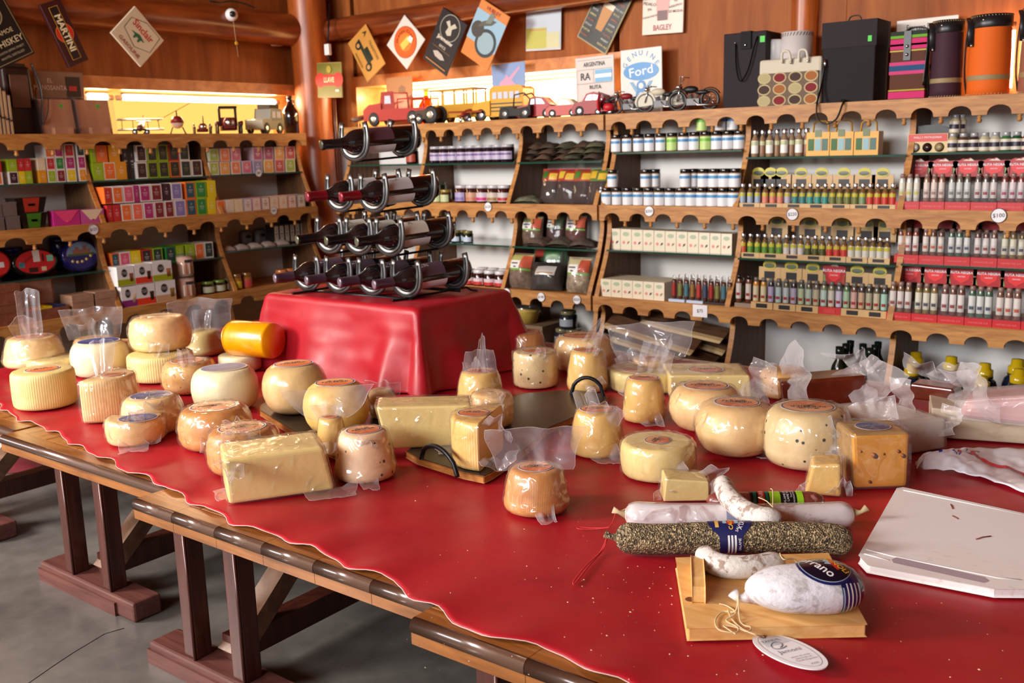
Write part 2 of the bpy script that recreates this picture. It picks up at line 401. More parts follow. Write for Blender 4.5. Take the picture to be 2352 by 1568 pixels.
def shelving(name, label, wall, levels, back, edges, arches, glass, knobtiers=(0, 1)):
    """edges: positions of the uprights along the wall; wall 'R' runs along x, 'L' along y"""
    e = empty(name, label, 'shelving unit')
    sgn = 1 if wall == 'R' else -1
    def MX(me): return me
    def B(mb, a0, a1, d0, d1, z0, z1, mi=0):
        if wall == 'R': mb.box(a0, a1, d0, d1, z0, z1, mi)
        else: mb.box(min(d0, d1), max(d0, d1), a0, a1, z0, z1, mi)
        return mb
    pm = M_PINE if wall == 'R' else M_PINEX
    a, b = edges[0]-.012, edges[-1]+.012
    for k, (z, f) in enumerate(levels):
        o = obj('shelf_board', B(MB(), a, b, f+sgn*.018, back, z-.022, z).mesh('shelf_board', pm), e)
        if k == 3: continue
        pts, tips = scallop(a, b, z, .064, .03, sum(arches))
        mb = MB(); mb.prism(pts, f, f+sgn*.018, 'y' if wall == 'R' else 'x')
        v = bev(obj('valance', mb.mesh('valance', pm), e), .002, 1, 60)
        if k in knobtiers:
            for t in tips:
                if t > a+.01:
                    obj('knob', KNOB, v, loc=(t, f+sgn*.009, z-.064) if wall == 'R' else (f+sgn*.009, t, z-.064))
    B0 = B(MB(), a, b, back, back+sgn*.012, .0, levels[0][0]-.022).mesh('back_board', M_WHITE)
    obj('back_board', B0, e)
    for x in edges:
        for k in range(3):
            (zu, fu), (zd, fd) = levels[k], levels[k+1]
            pr = upright_profile(sgn*fu, sgn*fd, zu-.022, zd, back)
            pr = [(sgn*y, z) for y, z in pr]
            ax = 'x' if wall == 'R' else 'y'
            poly = pr+[(back, zd), (back, zu-.022)]
            u = obj('upright', MB().prism(poly, x-.009, x+.009, ax).mesh('upright', M_OAK), e)
            strip = pr+[(y-sgn*.006, z) for y, z in pr[::-1]]
            obj('edge_strip', MB().prism(strip, x-.011, x+.011, ax, smooth=False).mesh('edge_strip', pm), u)
    for i, (g1, g2) in enumerate(glass):
        for k, gz in ((0, g1), (1, g2)):
            f = (levels[k][1]+levels[k+1][1])/2+sgn*.05
            mb = B(MB(), edges[i]+.01, edges[i+1]-.01, f+sgn*.0015, back, gz-.008, gz)
            g = obj('glass_shelf', mb.mesh('glass_shelf', M_GLASS), e)
            obj('glass_edge', B(MB(), edges[i]+.01, edges[i+1]-.01, f, f+sgn*.0015, gz-.008, gz).mesh('glass_edge', M_GLASSE), g)
    return e
YG1, YG2 = 3.80, 3.74                    # front edges of the glass shelves (right)
XG1, XG2 = -4.29, -4.23
def zr_(px, py, y): return onY(px, py, y).z
def zl_(px, py, x): return onX(px, py, x).z
ER1 = [-4.05, -3.49, -2.87, -2.375]; ER2 = [-2.335, -1.70, -1.05, -.42, .2]
GR1 = [(zr_(1080, 374, YG1), zr_(1080, 560, YG2))]*2+[(zr_(1280, 371, YG1), zr_(1280, 570, YG2))]
GR2 = [(zr_(1550, 347, YG1), zr_(1540, 580, YG2)), (zr_(1880, 358, YG1), zr_(1870, 600, YG2)), (zr_(2200, 349, YG1), zr_(2200, 611, YG2)), (zr_(2200, 349, YG1), zr_(2200, 611, YG2))]
EL = [1.14, 1.78, 2.43, 3.08, 3.70]
GL = [(zl_(100, 418, XG1), zl_(100, 636, XG2)), (zl_(100, 420, XG1), zl_(100, 637, XG2)), (zl_(380, 408, XG1), zl_(380, 605, XG2)), (zl_(590, 398, XG1), zl_(590, 571, XG2))]
shelving('shelving_unit', 'pine shelving with scalloped valances holding jams and dried herbs, behind the wine', 'R', SR, YB, ER1, (5, 5, 4), GR1)
shelving('shelving_unit', 'pine shelving with scalloped valances holding spices, jars and red displays on the right', 'R', SR, YB, ER2, (5, 5, 5, 5), GR2)
shelving('shelving_unit', 'pine shelving with scalloped valances holding tea boxes on the left wall', 'L', SL, XB, EL, (4, 4, 4, 4), GL)
# ================================================================ tables
M_TOPW = wood('table_top_wood', srgb(120, 70, 26), srgb(188, 124, 58), (9, 1, 9), 5, .3, .3)
M_TOPX = wood('table_edge_wood', srgb(104, 58, 22), srgb(172, 108, 50), (1, 9, 9), 5, .3, .3)
M_NOSE = mat('worn_dark_varnish', srgb(84, 58, 44), .25, 0, .6, .4)
M_LEG = wood('dark_red_leg', srgb(52, 22, 16), srgb(92, 44, 34), (9, 9, .8), 6, .35, .2)
M_LEGX = wood('dark_red_foot', srgb(70, 34, 28), srgb(112, 66, 58), (.8, 9, 9), 6, .5)
M_BRACE = wood('brace_wood', srgb(92, 60, 40), srgb(140, 104, 80), (4, 4, 4), 6, .45)
def table(label, x0, x1, yf, yb, segs, lx0, lx1):
    e = empty('trestle_table', label, 'table', ((x0+x1)/2, yf, 0), group='trestle tables pushed side by side')
    I = Matrix.Translation((-(x0+x1)/2, -yf, 0))
    zt = T-.004; th = .042
    n = 5; w = (x1-x0)/n
    for k in range(n):
        bev(obj('plank', MB().box(x0+k*w+.0006, x0+(k+1)*w-.0006, yf+.05, yb, zt-.03, zt, M=I).mesh('plank', M_TOPW), e), .0015, 1)
    ws = (x1-x0)/segs
    for k in range(segs):       # front edge pieces with rounded worn nose
        a, b = x0+k*ws+.0005, x0+(k+1)*ws-.0005
        pr = [(yf+.05, zt), (yf+.012, zt)]+[(yf+.012-.012*math.sin(t*math.pi/12), zt-.012+.012*math.cos(t*math.pi/12)) for t in range(1, 7)]+[(yf, zt-.020), (yf+.003, zt-.0215), (yf+.003, zt-th), (yf+.05, zt-th)]
        p = obj('edge_piece', MB().prism([(y, z) for y, z in pr], a, b, 'x', M=I).mesh('edge_piece', M_TOPX), e)
        ns = [(yf+.0125, zt+.0004)]+[(yf+.012-.0126*math.sin(t*math.pi/12), zt-.012+.0126*math.cos(t*math.pi/12)) for t in range(1, 7)]+[(yf-.0006, zt-.020), (yf+.002, zt-.020), (yf+.002, zt-.012), (yf+.0125, zt-.003)]
        obj('nosing', MB().prism(ns, a+.0002, b-.0002, 'x', M=I, smooth=True).mesh('nosing', M_NOSE), p)
    yl = yf+.035
    for yy in (yl, yb-.2):
        ft = bev(obj('foot', MB().box(max(x0,lx0-.14), lx1+.125, yy-.03, yy+.045, .0, .05, M=I).mesh('foot', M_LEGX), e), .006, 2)
        obj('foot_moulding', MB().box(max(x0,lx0-.14), lx1+.05, yy-.036, yy-.03, .0, .034, M=I).mesh('foot_moulding', M_LEGX), ft)
        for xx in (lx0, lx1):
            lg = bev(obj('leg', MB().box(xx-.022, xx+.022, yy-.020, yy+.020, .05, zt-.042, M=I).mesh('leg', M_LEG), e), .003, 2)
            obj('bead', MB().tube([(xx+.019, yy-.022, .05), (xx+.019, yy-.022, zt-.045)], .0035, 8, M=I).mesh('bead', M_LEG), lg)
        obj('bearer', MB().box(max(x0,lx0-.12), lx1+.12, yy-.018, yy+.03, zt-.052, zt-.03, M=I).mesh('bearer', M_LEG), e)
    xm = (lx0+lx1)/2
    obj('stretcher', MB().box(xm-.025, xm+.025, yl+.022, yb-.222, .052, .105, M=I).mesh('stretcher', M_LEG), e)
    for y0, y1 in ((yl+.024, yl+.34), (yb-.224, yb-.54)):
        d = Vector((0, y1-y0, zt-.04-.06)).normalized(); nrm = Vector((0, -d.z, d.y))*.022
        A, Bq = Vector((xm, y0, .06)), Vector((xm, y1, zt-.035))
        vs = [A+nrm+Vector((s*.026, 0, 0)) for s in (-1, 1)]+[A-nrm+Vector((s*.026, 0, 0)) for s in (1, -1)]
        vs += [v+(Bq-A) for v in vs]
        obj('brace', MB().add(vs, [(3, 2, 1, 0), (4, 5, 6, 7), (0, 1, 5, 4), (1, 2, 6, 5), (2, 3, 7, 6), (3, 0, 4, 7)], M=I).mesh('brace', M_BRACE), e)
table('trestle table whose corner shows at the left edge of the picture', -3.46, -2.61, 1.175, 2.9, 1, -3.2, -2.95)
table('trestle table with one long worn edge piece, under the ribbed cheeses', -2.595, -1.845, 1.135, 2.9, 1, -2.33, -2.155)
table('trestle table with jointed edge pieces, under the big cheese block', -1.84, -.985, 1.055, 2.9, 6, -1.70, -1.535)
table('trestle table nearest the camera, under the salami board', -.98, -.10, .995, 2.9, 4, -.84, -.66)
table('trestle table at the right, under the white cutting board', -.095, .75, .97, 2.9, 4, .1, .4)
# red covering
M_VINYL = None
def vinyl():
    m, nt, b = _nt('red_vinyl'); v = coords(nt)
    f = noisetex(nt, 3.2, 6, v, .6); g = noisetex(nt, 9, 5, v, .6, .5)
    c = ramp(nt, f, [(.3, srgb(148, 17, 30)), (.7, srgb(178, 30, 43))])
    st = ramp(nt, g, [(.62, (0, 0, 0)), (.8, (.45,)*3)])
    nt.links.new(mixc(nt, st, c, srgb(92, 16, 24)), b.inputs['Base Color'])
    nt.links.new(ramp(nt, g, [(.3, (.34,)*3), (.7, (.52,)*3)]), b.inputs['Roughness'])
    b.inputs['Specular IOR Level'].default_value = .35
    bump(nt, b, noisetex(nt, 420, 3, v), .08, .001); return m
M_VINYL = vinyl()
edge = [(-60, 902), (0, 931), (28, 955), (62, 968), (112, 984), (180, 1026), (240, 1051), (300, 1086), (352, 1101), (420, 1141), (500, 1180), (560, 1209), (625, 1228), (680, 1242), (735, 1270), (790, 1292), (850, 1318), (905, 1331), (938, 1362), (985, 1392), (1050, 1430), (1120, 1458), (1180, 1480), (1245, 1483), (1290, 1494), (1340, 1532), (1400, 1560), (1500, 1600)]
ep = [onZ(x, y, T) for x, y in edge]
ep = [(p.x, p.y) for p in ep]+[(-.3, 1.02), (.2, 1.0), (.8, 1.0)]
def edge_y(x):
    for (x0, y0), (x1, y1) in zip(ep, ep[1:]):
        if x0 <= x <= x1: return y0+(y1-y0)*(x-x0)/max(1e-6, x1-x0)
    return ep[0][1] if x < ep[0][0] else ep[-1][1]
def cloth_pt(u, v):
    x = -3.45+u*4.2; y0 = edge_y(x)+.006*math.sin(x*38)+.004*math.sin(x*71+1); y = y0+(2.86-y0)*v**1.15
    w = noise.noise((x*2.1, y*3.0, 3.1))*.0035+abs(noise.noise((x*5.0+y*2, y*6.5-x*3, 8)))*.0035+max(0, noise.noise((x*1.4-y*1.1, x*4+y*5, 4)))*.005
    rip = max(0, 1-v*9)*(.0035*math.sin(x*38+1)+.0025)
    return Vector((x, y, T-.003+max(0, w*.8)*(1 if v > 0 else .3)+max(0, rip)))
cl = obj('table_covering', MB().grid(cloth_pt, 260, 90).mesh('table_covering', M_VINYL))
sm = cl.modifiers.new('thickness', 'SOLIDIFY'); sm.thickness = .0016; sm.offset = 0
obj('cut_edge', MB().tube([cloth_pt(i/260, 0)+Vector((0, -.0008, .0004)) for i in range(261)], .0009, 4).mesh('cut_edge', mat('cloth_backing', srgb(214, 176, 170), .7)), cl)
tag(cl, 'red vinyl covering with wavy cut edge spread over the trestle tables', 'tablecloth')
cr = obj('floor_crack', MB().tube(crack, .0012, 5, flat=(1, .3)).mesh('floor_crack', mat('crack_dark', (.02, .02, .02), .8)), bpy.data.objects['floor'])
# plinth under red cloth
PX0, PX1, PY0, PY1, PZ = -2.64, -1.935, 2.065, 2.52, T+.25
bx = bev(obj('display_box', MB().box(PX0+.012, PX1-.012, PY0+.012, PY1-.012, T+.004, PZ-.004).mesh('display_box', M_OAK)), .003)
tag(bx, 'wooden display box hidden under the draped red cloth beneath the wine rack', 'box')
def drape():
    mb = MB(); n = 240; rows = 26; per = []
    cx, cy = (PX0+PX1)/2, (PY0+PY1)/2; hx, hy = (PX1-PX0)/2, (PY1-PY0)/2
    rad = .02; L = []
    for (sx, sy, a0) in ((1, 1, 0), (-1, 1, 90), (-1, -1, 180), (1, -1, 270)):
        for k in range(9):
            an = R(a0+90*k/8); L.append((Vector((cx+sx*(hx-rad)+rad*math.cos(an), cy+sy*(hy-rad)+rad*math.sin(an), 0)), Vector((math.cos(an), math.sin(an), 0))))
    pts = []; tot = 0; seg = []
    for i in range(len(L)):
        d = (L[(i+1) % len(L)][0]-L[i][0]).length; seg.append(d); tot += d
    for k in range(n):
        s = tot*k/n; i = 0
        while s > seg[i]: s -= seg[i]; i += 1
        t = s/seg[i] if seg[i] else 0
        p = L[i][0].lerp(L[(i+1) % len(L)][0], t); nn = L[i][1].lerp(L[(i+1) % len(L)][1], t).normalized(); pts.append((p, nn, k/n*tot))
    vs = []; fs = []
    for fr in (.0, .5, .85, .97):
        for p, nn, s in pts:
            q = Vector((cx, cy, PZ+.001)).lerp(p+Vector((0, 0, PZ+.001)), max(fr, 1e-4)); vs.append(q)
    for j in range(rows+1):
        t = j/rows
        for p, nn, s in pts:
            corner = min(1, ((nn.x*nn.y)**2)*4)
            f = (.5+.5*math.sin(s*19+1.3*math.sin(s*7)))**2*.05*t**1.3+.03*t*t+corner*.075*t
            f += .006*noise.noise((s*9, t*5, 2))*min(1, t*4)
            f = max(f, .0)+.002*min(1, t*8)
            z = PZ*(1-t)+(T+.002)*t
            if j == 0: z = PZ-.004
            vs.append(Vector((p.x, p.y, 0))+nn*(f-(.0 if j else .003))+Vector((0, 0, z)))
    # skirt spilling on the table
    for p, nn, s in pts:
        corner = min(1, ((nn.x*nn.y)**2)*4)
        f = (.5+.5*math.sin(s*19+1.3*math.sin(s*7)))**2*.05+.03+corner*.075
        vs.append(Vector((p.x, p.y, 0))+nn*(f+.022+.015*math.sin(s*23))+Vector((0, 0, T+.004)))
    m = 4+rows+2
    for j in range(m-1):
        for k in range(n):
            k2 = (k+1) % n; fs.append((j*n+k, j*n+k2, (j+1)*n+k2, (j+1)*n+k))
    fs = [f for f in fs]
    return mb.add(vs, fs, 0, True).mesh('draped_cloth', M_VINYL)
tag(obj('draped_cloth', drape()), 'red vinyl cloth draped in folds over the display box under the wine', 'cloth')
# ================================================================ cheeses
def rind(name, a, b, scale=9, rough=.42, coat=.0, dots=None, dotscale=26, dotsize=.16, bs=.25, extra=None, fine=70):
    m, nt, bb = _nt(name); v = coords(nt)
    f = noisetex(nt, scale, 6, v, .6, .5)
    c = ramp(nt, f, [(.3, a), (.7, b)])
    if extra:
        c = mixc(nt, ramp(nt, noisetex(nt, scale*2.3, 5, v, .6), [(.55, (0, 0, 0)), (.72, (.7,)*3)]), c, extra)
    if dots:
        vo = nt.nodes.new('ShaderNodeTexVoronoi'); vo.inputs['Scale'].default_value = dotscale
        nt.links.new(v, vo.inputs['Vector'])
        c = mixc(nt, ramp(nt, vo.outputs['Distance'], [(dotsize*.7, (1, 1, 1)), (dotsize, (0, 0, 0))]), c, dots)
    nt.links.new(c, bb.inputs['Base Color']); bb.inputs['Roughness'].default_value = rough
    bb.inputs['Coat Weight'].default_value = coat; bb.inputs['Coat Roughness'].default_value = .12
    bump(nt, bb, noisetex(nt, fine, 4, v), bs, .003); MATS[name] = m; return m
RM = {
 'pale': rind('pale_wax_rind', srgb(226, 216, 168), srgb(238, 230, 192), coat=.25, rough=.35),
 'rib': rind('yellow_ribbed_rind', srgb(206, 182, 108), srgb(232, 214, 150), rough=.5),
 'peach': rind('peach_rind', srgb(232, 188, 122), srgb(248, 216, 160), coat=.1, extra=srgb(228, 176, 100)),
 'tan': rind('toasted_rind', srgb(196, 126, 56), srgb(230, 168, 96), coat=.2, extra=srgb(176, 108, 46)),
 'gold': rind('golden_rind', srgb(220, 170, 82), srgb(242, 206, 128), coat=.2, extra=srgb(212, 160, 74)),
 'speck': rind('speckled_orange_rind', srgb(214, 158, 84), srgb(234, 190, 124), dots=srgb(140, 84, 40), dotscale=70, dotsize=.2),
 'pepper': rind('peppered_rind', srgb(214, 186, 130), srgb(236, 212, 164), dots=srgb(28, 26, 26), dotscale=40, dotsize=.19),
 'pink': rind('pink_peppered_rind', srgb(236, 196, 152), srgb(244, 212, 172), dots=srgb(40, 34, 30), dotscale=34, dotsize=.15),
 'gouda': rind('glossy_tan_rind', srgb(196, 162, 104), srgb(222, 194, 142), coat=.8, rough=.25),
 'yellow': rind('yellow_wax', srgb(226, 140, 0), srgb(240, 166, 8), coat=.6, rough=.3),
 'paste': rind('cut_cheese_paste', srgb(236, 208, 128), srgb(248, 228, 160), scale=5, rough=.4, coat=.25),
 'orange': rind('orange_cheese_paste', srgb(222, 146, 36), srgb(238, 172, 70), scale=14, rough=.45, coat=.1, extra=srgb(240, 196, 110)),
 'crust': rind('brown_crust', srgb(150, 112, 58), srgb(196, 156, 96), rough=.5),
 'white': rind('white_cheese', srgb(214, 208, 186), srgb(232, 228, 210), scale=5, rough=.45, coat=.2),
 'quince': rind('quince_paste', srgb(74, 24, 10), srgb(112, 40, 18), scale=12, rough=.25, coat=.7, extra=srgb(140, 66, 34)),
}
NAVY = srgb(28, 34, 84)
def gradmat(name, c0, c1):
    m, nt, b = _nt(name); t = nt.nodes.new('ShaderNodeTexCoord'); s = nt.nodes.new('ShaderNodeSeparateXYZ')
    nt.links.new(t.outputs['Generated'], s.inputs[0])
    nt.links.new(ramp(nt, s.outputs[1], [(.1, c0), (.75, c1)]), b.inputs['Base Color']); b.inputs['Roughness'].default_value = .35
    return m
M_LO = gradmat('label_orange', srgb(228, 104, 24), srgb(246, 178, 120)); M_LB = gradmat('label_blue', srgb(30, 38, 92), srgb(74, 88, 150))
M_PAPER = mat('label_white_paper', srgb(236, 234, 236), .4); M_NAVY = mat('label_navy', NAVY, .4); M_INK = mat('label_ink', srgb(38, 34, 30), .5)
def ringdisc(r0, r1, z, n=40):
    if r0 <= 0: return MB().add([(math.cos(2*math.pi*i/n)*r1, math.sin(2*math.pi*i/n)*r1, z) for i in range(n)], [list(range(n))])
    vs = [(math.cos(2*math.pi*i/n)*r, math.sin(2*math.pi*i/n)*r, z) for r in (r0, r1) for i in range(n)]
    return MB().add(vs, [(i, n+i, n+(i+1) % n, (i+1) % n) for i in range(n)])
L_PAPER = MB().lathe([(1, 0), (1, .004), (.0001, .004)], 40, smooth=False).mesh('paper', M_PAPER)
L_RING = ringdisc(.90, .955, .006).mesh('ring', M_NAVY)
L_OR = ringdisc(0, .90, .006).mesh('print', M_LO); L_BL = ringdisc(0, .955, .006).mesh('print', M_LB)
_ty = text('\u00b7FERMIER\u00b7', .36, M_INK, cond=1.0, bold=.012); _ts = text('QUESOS DE TANDIL', .12, M_INK)
def crest():
    mb = MB(); z = .008
    for k in range(9):
        x = -.36+.09*k; h = .06+.05*math.sin(k*2.1)
        mb.add([(x-.05, .24, z), (x+.05, .22+.02*math.sin(k), z), (x+.03+.04*math.cos(k), .30+h, z), (x-.02, .28+h, z)], [(0, 1, 2, 3)])
    return mb.mesh('crest', M_INK)
L_CREST = crest()
_tb = text('PEC\u00c9ORE', .26, mat('label_silver', srgb(150, 158, 190), .4), cond=1.1)
def add_label(par, M, kind='o'):
    lab = obj('label', L_PAPER, par, M=M); 
    if kind == 'o':
        obj('print', L_OR, lab); obj('border_ring', L_RING, lab); obj('emblem', L_CREST, lab)
        obj('lettering', _ty, lab, loc=(0, .02, .008)); obj('lettering', _ts, lab, loc=(0, -.3, .008))
    else:
        obj('print', L_BL, lab); obj('lettering', _tb, lab, loc=(0, 0, .008))
    return lab
def rnd(pr, k=3):
    return pr
PROF = {
 'barrel': [(.0, 0), (.70, 0), (.80, .015), (.88, .07), (.95, .2), (.985, .35), (1, .5), (.985, .66), (.95, .78), (.88, .9), (.79, .97), (.68, .995), (.55, 1), (0, 1)],
 'ball': [(.0, 0), (.5, 0), (.66, .02), (.80, .09), (.91, .22), (.98, .38), (1, .52), (.98, .66), (.92, .79), (.82, .9), (.70, .965), (.56, .995), (.4, 1), (0, 1)],
 'drum': [(0, 0), (.88, 0), (.95, .02), (.985, .08), (1, .25), (1, .5), (1, .75), (.985, .92), (.95, .98), (.88, 1), (.5, 1), (0, 1)],
 'flat': [(0, 0), (.84, 0), (.91, .03), (.96, .12), (.985, .3), (1, .45), (1, .6), (.985, .8), (.95, .93), (.89, .99), (.82, 1), (.4, 1), (0, 1)],
 'cone': [(0, 0), (.86, 0), (.95, .03), (1, .12), (1, .24), (.985, .28), (.97, .32), (.94, .5), (.89, .7), (.83, .86), (.77, .95), (.68, .99), (.58, 1), (0, 1)],
 'bulge': [(0, 0), (.76, 0), (.86, .03), (.94, .12), (.99, .27), (.985, .31), (.99, .36), (1, .5), (.97, .7), (.9, .87), (.8, .96), (.68, 1), (.4, 1), (0, 1)],
}
VRT = Vector((_u[0], _u[1], 0))           # photo right, level
def bagmesh(prof, r, h, seed, n=72, amp=.05, a0=0, a1=2*math.pi, infl=.014):
    pr = [p for p in prof if p[0] > 0]; ex = []
    for (ra, za), (rb, zb) in zip(pr, pr[1:]):
        for s in (0, .5): ex.append((ra+(rb-ra)*s, za+(zb-za)*s))
    ex.append(pr[-1]); ex = [(0.0001, ex[0][1]-.002)]+ex+[(.3, 1.0), (.0001, 1.0)]
    vs = []; fs = []; full = a1-a0 > 6.2; k = n if full else n+1
    for (rr, zz) in ex:
        for i in range(k):
            a = a0+(a1-a0)*i/n
            p = Vector((math.cos(a)*3+seed, math.sin(a)*3, zz*2.2))
            w = abs(noise.noise(p*1.3))*1.6+abs(noise.noise(p*3.1))*.7
            d = infl+amp*w
            q = (rr*r+d*r if rr > .01 else rr)
            vs.append((math.cos(a)*q, math.sin(a)*q, zz*h+(d*r*.6*(1 if zz > .9 else 0))+.0008))
    for j in range(len(ex)-1):
        for i in range(n):
            i2 = (i+1) % k; fs.append((j*k+i, j*k+i2, (j+1)*k+i2, (j+1)*k+i))
    return MB().add(vs, fs, 0, True).mesh('bag', M_WRAP)
def finmesh(base, tip, w0, w1, seed, thick=.005, zmin=-9, twist=0):
    base, tip = Vector(base), Vector(tip); d = tip-base; L = d.length; d.normalize()
    view = (base-LOCEYE).normalized(); side = d.cross(view).normalized(); nrm = side.cross(d)
    cr = [(noise.noise((seed, k*7.1, 1))*.9, noise.noise((seed, k*3.3, 6))*1.2) for k in range(4)]
    def fn(u, v):
        s = (u-.5)*2; w = (w0+(w1-w0)*v**.7)/2*(1+.10*noise.noise((s, v*2, seed)))
        end = 1-.10*abs(noise.noise((s*1.3, seed, 1)))-.05*abs(s)
        p = base+d*(L*v*end)+side*(s*w)
        h = 0
        for c, k in cr: h += max(0, 1-abs(s-c-k*(v-.5))*4)*thick*1.7
        h += noise.noise((s*1.4+seed, v*1.6, seed))*thick*1.6+v*v*thick*2*math.sin(s*2+seed)
        p = p+nrm*h
        if p.z < zmin: p.z = zmin+.001
        return p
    mb = MB().grid(fn, 22, 14)
    rim = [fn(0, j/10) for j in range(11)]+[fn(i/14, 1) for i in range(1, 15)]+[fn(1, 1-j/10) for j in range(1, 11)]
    mb.tube(rim, .0005, 4, 1)
    return mb.mesh('bag_fin', M_BAGFIN, M_SEAMHL)
LOCEYE = Vector()
def spot(cx, ybot, w, ytop, zb, base=.9, top=.8):
    P = onZ(cx, ybot, zb); aw = Vector((P.x, P.y, 0)).normalized(); r = w*pxm(P)/2*1.02
    C = P+aw*(r*base); D = math.hypot(C.x, C.y)+r*top; d = ray(cx, ytop)
    h = EYE.z+D*d.z/math.hypot(d.x, d.y)-zb
    return C, r, h, aw
NSEED = [0]
def cheese(label, cx, ybot, w, ytop, kind, rk, lab=None, wrap=None, zb=None, lw=.56, lrot=0, arc=None, name='round_cheese', hmax=None, rib=0, tilt=0):
    """wrap: list of bag fins (dx, dy, w0, w1) in radii, photo right / up from the middle of the cheese"""
    global LOCEYE
    zb = T+.003 if zb is None else zb; NSEED[0] += 1; sd = NSEED[0]*1.37
    pr = PROF[kind]; C, r, h, aw = spot(cx, ybot, w, ytop, zb, pr[1][0], pr[-2][0] if pr[-2][0] > .6 else .7)
    if hmax: h = min(h, hmax)
    C.z = zb; face = math.atan2(-aw.y, -aw.x)          # towards the camera
    e = empty(name, label, 'cheese', C, 0, 'cheeses on the red table')
    if tilt: e.rotation_euler = (Matrix.Rotation(tilt, 4, VRT)).to_euler()
    a0, a1 = (0, 2*math.pi) if not arc else (face+R(arc[0]), face+R(arc[1]))
    prm = [(max(rr, .0001)*r, z*h) for rr, z in pr]
    rm = (lambda a, z: 1+((.004 if rib > 100 else .008) if (int(a*rib/6.2832*2+.5) % 2 and .06*h < z < .94*h) else 0)) if rib else (lambda a, z: 1+.012*noise.noise((math.cos(a)*1.5+sd, math.sin(a)*1.5, z*12)))
    n = rib*4 if rib else 48
    if arc: n = int(n*(a1-a0)/6.2832)
    body = obj('body', MB().lathe(prm, n, 0, None, a0, a1, rmod=rm).mesh('body', RM[rk]), e)
    if arc:
        for s, aa in ((1, a0), (-1, a1)):
            vs = [(0, 0, .002*h+.001)]+[(rr*math.cos(aa)*.985, rr*math.sin(aa)*.985, z*.985+.0015) for rr, z in prm[1:-1]]+[(0, 0, h*.985)]
            off = Vector((math.sin(aa), -math.cos(aa), 0))*s*.0015
            obj('cut_face', MB().add([Vector(v)+off for v in vs], [list(range(len(vs)))]).mesh('cut_face', RM['paste']), e)
    if lab:
        lr = r*lw; ctr = Vector((0, 0, h+.0012))
        if arc: am = (a0+a1)/2; ctr += Vector((math.cos(am), math.sin(am), 0))*r*.42
        add_label(e, Matrix.Translation(ctr) @ Matrix.Rotation(face+R(90+lrot), 4, 'Z') @ Matrix.Diagonal((lr, lr*.86, .12, 1)), lab)
    if wrap is not None:
        bag = obj('bag', bagmesh(pr, r, h, sd, a0=a0-(.04 if arc else 0), a1=a1+(.04 if arc else 0)), e)
        LOCEYE = EYE-C
        mid = Vector((0, 0, h*.5)); R0 = max(r, h*.55)
        for k, (dx, dy, w0, w1) in enumerate(wrap):
            d = VRT*dx+Vector((0, 0, dy)); dn = d.normalized()
            b = mid+Vector((dn.x*r*.78, dn.y*r*.78, dn.z*h*.46))-aw*r*.15
            t = mid+d*R0*1.3-aw*r*.2
            obj('bag_fin', finmesh(b, t, w0*R0*1.35, w1*R0*1.5, sd+k, .005*min(1.4, r/.08), zmin=.002), bag)
    return e
Z1 = T+.003
# ---- far left cluster
cheese('tall pale round cheese with dark blue top label, far left behind the cut half', 235, 866, 128, 775, 'barrel', 'pale', 'b', lw=.72)
cheese('ribbed yellow cheese at the far left corner, orange label on top', 108, 941, 136, 838, 'drum', 'rib', 'o', rib=84, lw=.55, lrot=12)
cheese('wrapped half wheel with ribbed side, orange label and cut edge at left', 243, 969, 150, 848, 'drum', 'peach', 'o', [(-1.35, -.55, .5, .35), (-.75, 1.25, .3, .5)], arc=(-38, 150), rib=84, lw=.36, name='cheese_half')
cheese('low yellow wrapped wheel lying under the peach cheese at far left', 125, 868, 112, 812, 'flat', 'rib', None, [(-1.2, -.3, .6, .3)])
cheese('peach wrapped cheese with tall bag corners, leftmost of all', 83, 846, 132, 764, 'cone', 'peach', 'o', [(.0, 1.7, .5, .5), (1.05, 1.0, .4, .55), (-1.35, -.1, .7, .4), (-1.0, -.9, .5, .4)], zb=T+.03, lrot=-20, hmax=.10)
cheese('ribbed yellow cheese half hidden behind the pale blue-labelled one', 280, 850, 84, 779, 'drum', 'rib', 'o', rib=70)
cheese('wrapped peach cheese whose sealed bag stands up behind the pale one', 222, 834, 104, 768, 'cone', 'peach', None, [(-.2, 1.45, 1.5, 1.7), (.9, 1.1, .5, .6)])
_w7 = cheese('ribbed yellow wheel carrying the wrapped golden chunk', 374, 879, 146, 799, 'drum', 'rib', None, rib=88)
_zt = _w7.children[0].bound_box[6][2]+Z1
cheese('wrapped golden chunk stacked on the ribbed wheel', 373, 808, 138, 718, 'bulge', 'peach', None, [(1.15, -.35, .5, .4), (-1.05, -.6, .4, .3)], zb=_zt+.002)
cheese('wrapped cheese behind the yellow waxed loaf, sealed bag edge upright', 470, 818, 92, 752, 'cone', 'rib', None, [(.35, 1.75, 1.9, 2.0), (-.6, 1.2, .5, .6)])
_w10 = cheese('pale wheel under the yellow waxed loaf', 553, 856, 96, 806, 'drum', 'pale', None)
cheese('wrapped speckled orange cheese left of the pale barrel', 439, 905, 122, 819, 'bulge', 'speck', 'o', [(-1.3, -.75, .7, .4), (.95, 1.0, .5, .35), (.75, .8, .3, .45)], lw=.62)
cheese('pale barrel cheese with dark violet top label, front left', 522, 946, 150, 833, 'barrel', 'pale', 'b', lw=.7, lrot=8)
cheese('glossy tan round cheese with orange label before the red cloth', 682, 951, 148, 824, 'ball', 'gouda', 'o', lw=.6, lrot=10, zb=T+.019)
cheese('toasted round cheese with orange label behind the small sealed bag', 777, 995, 152, 866, 'ball', 'gold', 'o', lw=.6, zb=T+.019)
cheese('wrapped brown cheese with bright orange label, left of the block', 499, 1036, 165, 919, 'bulge', 'tan', 'o', [(-1.0, -.55, .7, .4), (1.05, -.2, .5, .5), (-.7, -.9, .5, .3)], lw=.64)
